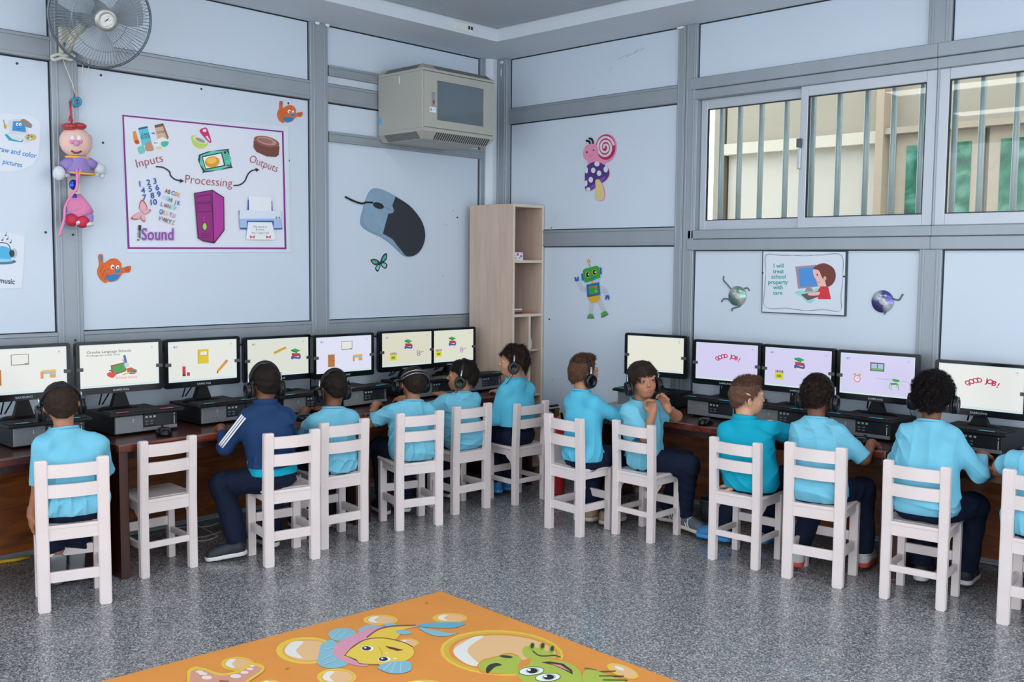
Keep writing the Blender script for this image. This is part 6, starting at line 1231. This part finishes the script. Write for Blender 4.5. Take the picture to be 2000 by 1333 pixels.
HPB = {}
def headphones(K, parent_loc, ang, Hc, HR, label):
    style = K.get('hp', 'black'); M = Matrix.Translation((*parent_loc, 0)) @ Matrix.Rotation(ang, 4, 'Z') @ Matrix.Translation(Hc) @ HR.to_4x4() @ Matrix.Scale(HS, 4) @ Matrix.Rotation(math.radians(K.get('hp_tilt', 8)), 4, 'X')
    t = empty('headphones'); t.matrix_world = M; tag(t, label, 'headphones', 'headphones worn by the children')
    wd = .083 + K.get('hpw', 0.0)
    key = (style, wd)
    if key not in HPB:
        P = []; n = 22; H = .115
        arc = [Vector((wd * 1.06 * math.cos(a), 0, -.02 + (H + .02) * math.sin(a) ** .8)) for a in [PI * (0.07 + .86 * i / n) for i in range(n + 1)]]
        P.append(('headband', MB().tube(arc, .010, 8, flat=(.5, 1.35), ref=(0, 0, 1)).mesh('headband', BLK)))
        P.append(('band_pad', MB().tube([a * .955 for a in arc[4:-4]], .009, 8, flat=(.6, 1.6), ref=(0, 0, 1)).mesh('band_pad', mat('padded_leatherette', '#23262a', .55, 0, .2, 60))))
        if style == 'silver':
            for s in (-1, 1): P.append(('trim', MB().tube([a * 1.035 + Vector((0, s * .011, 0)) for a in arc[1:-1]], .0032, 6).mesh('trim', mat('chrome_trim', '#aab0b6', .2, .9))))
        else:
            for s in (-1, 1): P.append(('slider', MB().tube([Vector((s * wd * 1.1, 0, z)) for z in (-.028, .01, .05)], .005, 6, flat=(1, 1.4)).mesh('slider', mat('chrome_slider', '#9aa0a6', .22, .85))))
        for s in (-1, 1):
            Rm = Matrix.Rotation(s * PI / 2, 4, 'Y'); C = Matrix.Translation((s * wd, 0, -.036)) @ Rm @ Matrix.Diagonal((1.2, 1.04, 1, 1))
            P.append(('ear_cup', MB().lathe([(.036, .0), (.037, .012), (.033, .022), (.022, .027), (.020, .025), (0, .026)], 24, 0, C).mesh('ear_cup', BLKG)))
            P.append(('ear_pad', MB().lathe([(.016, -.004), (.024, -.012), (.035, -.011), (.038, -.003), (.036, .004)], 24, 0, C).mesh('ear_pad', mat('soft_black_pad', '#17191c', .7, 0, .2, 80))))
            P.append(('cup_ring', MB().lathe([(.0335, .0215), (.0335, .0245), (.0305, .0250), (.0305, .0225)], 24, 0, C).mesh('cup_ring', mat('dark_cup_ring', '#4a5056', .25, .7))))
        HPB[key] = P
    for n_, me in HPB[key]: obj(n_, me, t)
    if K.get('mic'): MB().tube([(-wd - .01, .01, -.03), (-wd + .0, .05, -.06), (-wd + .03, .09, -.075)], .0028, 6).ball((-wd + .034, .094, -.076), .006, 6).build('microphone', BLK, t)
    MB().tube([(-wd - .012, 0, -.045), (-wd - .02, .01, -.09), (-wd + .0, .05, -.15)], .0022, 6).build('cord', BLK, t)

def person(key, K):
    c, ang = chair_frame(key); t = empty('person', (c[0], c[1], 0), ang); tag(t, K['label'], 'person', 'children seated at the computers')
    if 'face' in K: face = K['face']
    g = lambda n_: V3(*K[n_])
    hip, neck, shL, shR, head = g('hip'), g('neck'), g('shL'), g('shR'), g('head')
    HR = rot_zxy(*K['hr']); R = np.array(HR); lat = nrm(shR - shL); hl = nrm(V3(*K.get('hiplat', (1, 0, 0)))); chest = (shL + shR) / 2 + V3(0, 0, -.075) + (hip - neck) * .06
    fwd = np.cross(V3(0, 0, 1), lat); spine = nrm(neck - hip)
    G = K.get('g', 1.0); gr = .5 + .5 * G
    def torso(r, k=.04):
        P = []
        for s in (-1, 1):
            S = shR if s > 0 else shL
            P += [cone(hip + hl * s * .050 * G, chest + lat * s * .046 * G, (.088 * gr) + r * 1.3, (.074 * gr) + r, k), cone(chest + lat * s * .046 * G, S - lat * s * .022 + V3(0, 0, -.012), .072 * gr + r, .040 + r, k), cone(neck + V3(0, 0, -.016), S + V3(0, 0, .004), .040 + r, .030 + r, .03)]
        P += [ell(hip + V3(0, 0, -.028), (.115 * G + r, .095 * gr + r, .062 + r), .04), cone(chest, neck + V3(0, 0, -.035), .070 + r, .046 + r, .03)]
        return P
    arms = {}
    for s, n_ in ((-1, 'L'), (1, 'R')): arms[s] = (shL if s < 0 else shR, g('el' + n_), g('wr' + n_))
    legs = {s: (hip + hl * s * .055 * K.get('g', 1.0) + V3(0, 0, -.03), g('kn' + n_), g('an' + n_)) for s, n_ in ((-1, 'L'), (1, 'R'))}
    # --- body: torso and limbs, then head and hands in finer grids, one mesh
    sk = np.array(lin(K['skin'])); B = [cone(hip, chest, .07, .058, .03), cone(chest + fwd * .012, neck + fwd * .004 - spine * .02, .048, .034, .02), cone(shL - V3(0, 0, .008), shR - V3(0, 0, .008), .024, .024, .02), cone(neck - spine * .02, neck + (head - neck) * .4, .039, .041, .012)]
    for s in (-1, 1):
        S, E_, Wr = arms[s]; B += [cone(S, E_, .036, .031, .02), cone(E_, Wr, .031, .0205, .015)]; h_, k_, a_ = legs[s]; B += [cone(h_, k_, .058, .044, .02), cone(k_, a_, .042, .028, .02)]
    lo, hi = bounds(B, .02); D, lo, ax_ = field(B, lo, hi, .0070); v, f = nets(D, lo, .0070); parts = [(v, f, np.tile(sk, (len(v), 1)))]
    nl = R.T @ (neck - head) / HS; HP = head_prims(nl); D, lo, ax_ = field(HP, (-.105, -.125, -.165), (.105, .125, .115), .0034); v, f = nets(D, lo, .0034)
    cl = np.tile(sk, (len(v), 1)); lip = np.exp(-((v[:, 0] / .019) ** 4 + ((v[:, 2] + .0588) / .0085) ** 4)) * (v[:, 1] > .066); ck = np.exp(-(((np.abs(v[:, 0]) - .036) / .02) ** 2 + ((v[:, 2] + .036) / .018) ** 2)) * (v[:, 1] > .03) * .35
    lc = sk * np.array([.86, .56, .56]); cl = cl * (1 - lip[:, None] * .8) + lc * lip[:, None] * .8; cl = cl * (1 - ck[:, None] * .5) + sk * np.array([1.05, .8, .76]) * ck[:, None] * .5
    parts.append((v @ R.T * HS + head, f, cl))
    for s, n_ in ((-1, 'L'), (1, 'R')):
        S, E_, Wr = arms[s]; hd = K.get('hand' + n_, None)
        d, pn, cu = hd if hd else (nrm(Wr - E_) * V3(1, 1, .2), V3(0, 0, -1), .35)
        P = hand_prims(Wr, d, pn, s, cu) + [cone(E_ + (Wr - E_) * .6, Wr, .031 + (.0205 - .031) * .6, .0205, .01)]
        lo, hi = bounds(P, .008); D, lo, ax_ = field(P, lo, hi, .0029); v, f = nets(D, lo, .0029); parts.append((v, f, np.tile(sk, (len(v), 1))))
    V, F, C = merge(parts); np_obj('body', V, F, SKIN, t, C)
    # eyes and brows
    if K.get('eyes', False):
        for s in (-1, 1):
            e = MB().ball((s * 0.0285, 0.0695, 0.0025), (.0125, .0105, .0125), 12).xf(Matrix.Translation(head) @ HR.to_4x4() @ Matrix.Scale(HS, 4)).build('eye', mat('eye_white', '#bdb6ae', .25), t)
            gz = K.get('gaze', 0.0); MB().ball((s * 0.0285 + gz, 0.0775, 0.0010), (.0078, .0036, .0078), 10).xf(Matrix.Translation(head) @ HR.to_4x4() @ Matrix.Scale(HS, 4)).build('iris', mat('dark_brown_iris', '#1e120c', .1), e)
            MB().tube([(s * .014, .0815, .0225), (s * .028, .0815, .0275), (s * .045, .070, .0235)], [.0026, .003, .0016], 6).xf(Matrix.Translation(head) @ HR.to_4x4() @ Matrix.Scale(HS, 4)).build('eyebrow', hair_mat(K['haircol']), t)
    # --- shirt
    up = spine; hemz = K.get('hem', .40); tc = chest; m = CLOTH[K['shirt']]; T_ = torso(.010); ends = []
    for s in (-1, 1):
        S, E_, Wr = arms[s]; ty = K.get('sleeve', 'short')
        if ty == 'short': q_ = S + (E_ - S) * K.get('slen', .82); T_ += [cone(S, q_, .043, .045, .03)]; ends.append((q_, nrm(E_ - S), .075, .07))
        else:
            q_ = E_ + (Wr - E_) * K.get('slen', .95); T_ += [cone(S, E_, .044, .041, .03), cone(E_, q_, .040, .029, .025)]; ends.append((q_, nrm(Wr - E_), .055, .06))
    cuts = [(neck + nrm(head - neck) * .012, nrm(V3(0, 0, 1) * .8 + nrm(head - neck) * .4)), (V3(hip[0], hip[1], hemz), V3(0, 0, -1) * .999)]
    cloth(T_, .0052, sum(map(ord, key)), K.get('fold', .0050) * 1.2, cuts, t, 'jacket' if K['shirt'] == 'navy' else 'shirt', m, hemz, ends)
    # neckline band
    nd = nrm(nrm(head - neck) + V3(0, 0, .6)); u_ = nrm(np.cross(nd, fwd)); w_ = np.cross(nd, u_); ch_ = K.get('collar', 0.0)
    ring = lambda r0, zz: [tuple(neck + nd * zz + u_ * math.cos(a) * r0 * 1.08 + w_ * math.sin(a) * r0) for a in [2 * PI * i / 28 for i in range(28)]]
    if ch_:
        mb = MB(); rr_ = [ring(.054, .0), ring(.058, ch_ * .5), ring(.056, ch_), ring(.050, ch_ + .002), ring(.049, 0.0)]; n28 = 28; vs = sum(rr_, []); fs = [(i * n28 + k, i * n28 + (k + 1) % n28, (i + 1) * n28 + (k + 1) % n28, (i + 1) * n28 + k) for i in range(4) for k in range(n28)]; mb.add(vs, fs, 0, True).build('collar', m, t)
    else: MB().tube(ring(.051, .010), .0065, 6, closed=True).build('neckband', m, t)
    if K.get('under'):
        U = torso(.004); cloth(U, .0065, 5, .003, [(V3(0, 0, K['under'][1]), V3(0, 0, 1)), (V3(0, 0, K['under'][0]), V3(0, 0, -1))], t, 'undershirt', CLOTH['teal'])
    if K.get('stripes'):
        S, E_, Wr = arms[-1]; axd = nrm(E_ - S); o = nrm(V3(-.55, -.75, .6)); o = nrm(o - axd * (o @ axd)); o2 = np.cross(axd, o)
        for j in (-1, 0, 1):
            pts = []
            for i in range(9): tt = -.02 + 1.0 * i / 8; a = .26 * j; pts.append(S + axd * np.linalg.norm(E_ - S) * tt + (o * math.cos(a) + o2 * math.sin(a)) * (.0495 - .003 * tt))
            MB().tube(pts, .005, 6, flat=(.35, 1), ref=tuple(o)).build('sleeve_stripe', mat('white_stripe', '#d4d8e0', .6), t)
    # --- trousers
    e2 = []; T2 = [ell(hip + V3(0, 0, -.03), (.112 * G, .090 * gr, .062), .04)]
    for s in (-1, 1):
        h_, k_, a_ = legs[s]; q_ = k_ + (a_ - k_) * K.get('plen', .97); T2 += [cone(h_, k_, .074, .060, .04), cone(k_, q_, .058, K.get('cuff', .050), .03)]; e2.append((q_, nrm(a_ - k_), .075, .08))
    cloth(T2, .0075, 3 + sum(map(ord, key)), .0045, [], t, 'trousers', CLOTH[K.get('pants', 'pants')], .0, e2)
    # --- shoes
    ky, uc, sc_, ac = K['shoes']; ma, mb_, ms = shoe_meshes(ky, uc, sc_, ac)
    for s, n_ in ((-1, 'L'), (1, 'R')):
        a_ = legs[s][2]; fd = K.get('ft' + n_, (0, 1, 0)); yaw = math.atan2(-fd[0], fd[1]); pit = K.get('fp' + n_, 0.0)
        sh_ = obj('shoe', ma, t); M = Matrix.Translation((a_[0], a_[1], max(0.0, a_[2] - .062))) @ Matrix.Rotation(yaw, 4, 'Z') @ Matrix.Rotation(pit, 4, 'X') @ Matrix.Translation((0, .035, 0)); sh_.matrix_local = M; obj('sole', mb_, sh_)
        if ms: obj('stripe', ms, sh_)
    make_hair(K, head, HR, t, 11 + sum(map(ord, key)))
    if K.get('hp'): headphones(K, (c[0], c[1]), ang, Vector(head), HR, K['hplabel'])
    return t
CLOTH = {'blue': mat('light_blue_cotton', '#6cb3cc', .85, 0, .05, 9, .12, 700, spec=.15), 'blue2': mat('bright_blue_cotton', '#52adcb', .85, 0, .05, 9, .12, 700, spec=.15), 'teal': mat('teal_cotton', '#1298b4', .85, 0, .05, 9, .12, 700, spec=.15), 'navy': mat('navy_tracksuit', '#17345c', .75, 0, .08, 12, .1, 500, spec=.2), 'pants': mat('dark_navy_trousers', '#141d31', .85, 0, .12, 14, .15, 600, spec=.15)}
# ================================================================== THE CHILDREN, in the frame of their chair: x right, y towards the desk, z up
WS = ('white', '#c9d0d4', '#8d9498', None); DK = ('dark', '#1d2430', '#c8ccce', None); GRY = ('grey', '#4a545e', '#b9b4a6', '#d8dde0'); BLU = ('blue', '#2a70a4', '#2f86c4', '#a8d4e8'); RW = ('redwhite', '#c2c6c4', '#c04438', None)
KIDS = {
'L1': dict(plen=1.06, label='child in a light blue shirt at far left with one hand hanging beside the chair', hip=(.01, -.035, .45), neck=(-.012, .035, .752), shL=(-0.1, 0.005, 0.69), shR=(0.118, 0.012, 0.678), head=(-.022, .07, .866), hr=(4, 6, -7),
  elL=(-0.118, 0.0, 0.525), wrL=(-0.15, 0.03, 0.392), handL=((-.05, .15, -1), (1, .1, 0), .35), elR=(.16, .13, .54), wrR=(.08, .32, .655), knL=(-.075, .22, .415), knR=(.085, .22, .415), anL=(-0.045, 0.12, 0.2), anR=(0.035, 0.14, 0.2), fpL=-0.95, fpR=-0.95,
  shirt='blue', slen=1.0, hem=.405, skin='#a8745a', hair='short', haircol='#2e241e', shoes=WS, hp='black', hp_tilt=26, hplabel='black headphones with a broad band on the leftmost child'),
'L2': dict(slen=0.72, g=0.85, label='child in a navy jacket with white sleeve stripes, one leg out to the side', hip=(-.055, -.03, .455), hiplat=(.92, .38, 0), neck=(-.078, .015, .782), shL=(-0.162, 0.03, 0.722), shR=(0.012, -0.012, 0.716), head=(-.068, .045, .892), hr=(2, 4, 0),
  elL=(-.262, .085, .575), wrL=(-0.238, 0.212, 0.655), handL=((.25, 1, -.18), (.1, .1, -1), .35), elR=(.10, .12, .56), wrR=(.02, .26, .655), knL=(-.262, .13, .385), knR=(.05, .21, .41), anL=(-.205, .075, .085), anR=(.0, .15, .085), ftL=(-.95, .35, 0), ftR=(-.2, 1, 0), cuff=.055, fpL=-.12,
  shirt='navy', sleeve='long', hem=.485, under=(.445, .53), stripes=1, collar=.028, skin='#6d4632', hair='buzz', haircol='#191310', shoes=DK, hp='black', hp_tilt=-2, hplabel='black headphones on the child in the navy jacket'),
'L3': dict(g=0.8, label='child in a light blue shirt reaching left to hold a mouse', hip=(.0, -.03, .45), neck=(.045, .065, .700), shL=(-.068, .06, .640), shR=(.142, .05, .645), head=(.06, .09, .815), hr=(0, 4, 0),
  elL=(-.09, .20, .585), wrL=(.005, .295, .672), handL=((.35, .9, -.12), (0, 0, -1), .25), elR=(.2, .15, .55), wrR=(.12, .32, .66), knL=(-.08, .22, .41), knR=(.08, .22, .41), anL=(-.06, .2, .085), anR=(.06, .2, .085),
  shirt='blue', hem=.385, skin='#6e4733', hair='buzz', haircol='#1b1512', shoes=DK, hp='black', hp_tilt=6, hplabel='black headphones on the child holding the mouse'),
'L4': dict(g=0.95, label='child in a light blue shirt wearing silver-striped headphones, left elbow out', hip=(.0, -.03, .45), neck=(.045, .055, .690), shL=(-.088, .05, .645), shR=(.138, .05, .630), head=(.062, .095, .800), hr=(-6, 6, 4),
  elL=(-.205, .115, .585), wrL=(-.105, .25, .665), handL=((.55, .8, -.1), (0, 0, -1), .3), elR=(.21, .16, .55), wrR=(.12, .32, .66), knL=(-.09, .22, .41), knR=(.07, .22, .41), anL=(-.08, .19, .085), anR=(.05, .19, .085),
  shirt='blue', slen=.85, hem=.385, skin='#96684c', hair='short', haircol='#261e1a', shoes=DK, hp='silver', hp_tilt=42, hpw=.004, hplabel='large headphones with two silver stripes along the band'),
'L5': dict(eyes=1, g=0.9, label='child with thick dark hair in light blue, face turned left toward a neighbour', hip=(.02, -.02, .45), neck=(.065, .05, .690), shL=(-.062, .055, .645), shR=(.152, .045, .650), head=(.085, .08, .800), hr=(48, 6, 0),
  elL=(-.17, .115, .605), wrL=(-.20, .262, .668), handL=((-.2, 1, -.05), (0, 0, -1), .3), elR=(.2, .15, .56), wrR=(.1, .3, .66), knL=(-.07, .21, .41), knR=(.08, .21, .41), anL=(-.05, .19, .085), anR=(.07, .19, .085),
  shirt='blue', slen=.85, hem=.375, skin='#a9785a', hair='medium', haircol='#1a1412', shoes=DK, hp='black', hp_tilt=2, hplabel='black headphones on the thick-haired child turned left'),
'L6': dict(eyes=1, g=0.85, label='child with wavy dark hair in a long-sleeved blue shirt beside the tall shelf', hip=(-.03, -.035, .45), neck=(-.058, -.03, .772), shL=(-0.132, -0.03, 0.705), shR=(0.052, -0.03, 0.702), head=(-.055, -.015, .886), hr=(52, 4, 0),
  elL=(-.178, .03, .525), wrL=(-.12, .16, .58), elR=(.10, .06, .53), wrR=(.06, .22, .655), knL=(-.08, .20, .41), knR=(.06, .20, .41), anL=(-.04, .15, .085), anR=(.06, .16, .085),
  shirt='blue2', sleeve='long', hem=.485, fold=.0042, skin='#b9896c', hair='wavy', haircol='#2c201b', shoes=BLU, hp='black', hp_tilt=-2, hplabel='black headphones on the wavy-haired child beside the shelf'),
'R1': dict(eyes=1, g=0.76, label='child in a long-sleeved light blue shirt with brushed-up brown hair, in the corner', hip=(0.05, -0.03, 0.45), neck=(-.05, .055, .768), shL=(-0.098, 0.035, 0.705), shR=(0.062, 0.05, 0.712), head=(-.066, .09, .875), hr=(-16, 4, 2),
  elL=(-0.17, 0.2, 0.58), wrL=(-0.09, 0.38, 0.65), elR=(0.145, 0.185, 0.628), wrR=(-0.005, 0.315, 0.655), handR=((-0.85, 0.5, -0.08), (0, 0, -1), 0.35), knL=(-.07, .22, .41), knR=(.1, .22, .41), anL=(-.02, .12, .085), anR=(.08, .14, .085),
  shirt='blue2', sleeve='long', hem=.41, fold=.0036, skin='#a97a5c', hair='quiff', haircol='#4c3629', shoes=('tan', '#8a7464', '#a89c8c', None), hp='black', hp_tilt=-4, hplabel='black headphones on the child with brushed-up brown hair'),
'R2': dict(g=0.85, label='child sitting sideways with face towards the camera and hands at the chin', hip=(-0.03, 0.022, 0.445), hiplat=(0.5, -0.86, 0), neck=(-0.058, 0.0, 0.742), shL=(-0.035, 0.1, 0.69), shR=(-0.075, -0.078, 0.688), head=(-.028, -.018, .860), hr=(-120, 5, 6),
  elL=(0.078, 0.15, 0.657), wrL=(0.1, 0.035, 0.722), handL=((-.45, -.1, .8), (.15, -.9, -.2), .62), elR=(0.045, -0.072, 0.552), wrR=(0.06, -0.045, 0.69), handR=((-.12, .12, 1), (.15, -.9, .2), .72), knL=(0.1, 0.2, 0.4), knR=(0.19, 0.115, 0.4), anL=(-0.06, 0.25, 0.085), anR=(0.14, 0.165, 0.095), ftL=(0.9, 0.2, 0), ftR=(1, -0.2, 0), cuff=.040,
  shirt='blue', slen=.8, hem=.372, fold=.004, skin='#a4745a', hair='fringe', haircol='#2e241e', shoes=GRY, eyes=1, gaze=.0, mic=1, hp='black', hp_tilt=0, hpw=.004, hplabel='black headphones on the child facing the camera'),
'R3': dict(eyes=1, g=0.95, label='child in a teal polo without headphones, leaning one hand back on the seat', hip=(.03, -.02, .44), neck=(-.055, .05, .705), shL=(-.138, .02, .642), shR=(.078, .07, .685), head=(-.058, .08, .822), hr=(-42, 4, 4),
  elL=(-0.092, -0.07, 0.5), wrL=(-0.012, -0.055, 0.392), handL=((-1, -0.05, -0.16), (0, 0, -1), 0.06), elR=(0.112, 0.15, 0.655), wrR=(0.02, 0.265, 0.648), knL=(-0.13, 0.2, 0.405), knR=(.1, .22, .405), anL=(-0.215, 0.15, 0.085), anR=(-0.04, 0.27, 0.085), ftL=(-0.9, -0.1, 0),
  shirt='teal', sleeve='long', slen=.9, collar=.026, hem=.375, fold=.0035, skin='#c99a7e', hair='quiff', haircol='#5a4236', shoes=BLU),
'R4': dict(label='child with short speckled curls in light blue, right forearm on the desk', hip=(-.02, -.03, .45), neck=(-.07, .075, .748), shL=(-0.14, 0.055, 0.69), shR=(0.045, 0.06, 0.695), head=(-.077, .11, .866), hr=(0, 4, 0),
  elL=(-.19, .17, .57), wrL=(-0.1, 0.3, 0.645), elR=(0.158, 0.1, 0.58), wrR=(0.165, 0.205, 0.64), handR=((0.05, 1, -0.18), (-0.2, 0, -1), 0.45), knL=(-.08, .22, .41), knR=(0.13, 0.2, 0.405), anL=(-0.125, 0.03, 0.085), anR=(0.14, 0.22, 0.085), ftL=(-.3, 1, 0),
  shirt='blue', slen=1.0, hem=.385, fold=.0045, skin='#734a36', hair='curly', haircol='#2c211c', shoes=RW, hp='black', hp_tilt=0, hplabel='black headphones on the child with short speckled curls'),
'R5': dict(label='child with a round mass of black curls in a long-sleeved light blue shirt', hip=(.01, -.03, .46), neck=(-.003, .07, .790), shL=(-0.094, 0.05, 0.732), shR=(0.094, 0.055, 0.738), head=(-.006, .11, .912), hr=(0, 4, 0),
  elL=(-.165, .15, .585), wrL=(-0.1, 0.28, 0.648), elR=(0.205, 0.085, 0.586), wrR=(0.188, 0.205, 0.65), handR=((-.15, 1, -.05), (0, 0, -1), .4), knL=(-.07, .22, .415), knR=(.165, .20, .41), anL=(-0.05, 0.2, 0.085), anR=(0.13, 0.27, 0.085),
  shirt='blue', sleeve='long', slen=.9, hem=.405, fold=.005, skin='#7d5038', hair='afro', haircol='#1c1618', shoes=DK, hp='black', hp_tilt=-4, hpw=0.008, hplabel='black headphones on the child with the round black curls'),
'R6': dict(label='child cut off by the right edge of the photo, only sleeve and back visible', hip=(-.02, -.03, .45), neck=(-.03, .07, .718), shL=(-.142, .055, .660), shR=(.08, .055, .660), head=(-.005, .10, .84), hr=(0, 4, 0),
  elL=(-0.205, 0.1, 0.625), wrL=(-0.175, 0.235, 0.65), elR=(.19, .15, .56), wrR=(.1, .3, .66), knL=(-.08, .22, .41), knR=(.08, .22, .41), anL=(-.05, .16, .085), anR=(.06, .16, .085),
  shirt='blue', slen=.85, hem=.39, skin='#9a6c52', hair='short', haircol='#1d1714', shoes=DK, hp='black', hp_tilt=4, hplabel='black headphones at the right edge of the photo'),
}
for k_, K_ in KIDS.items(): person(k_, K_)
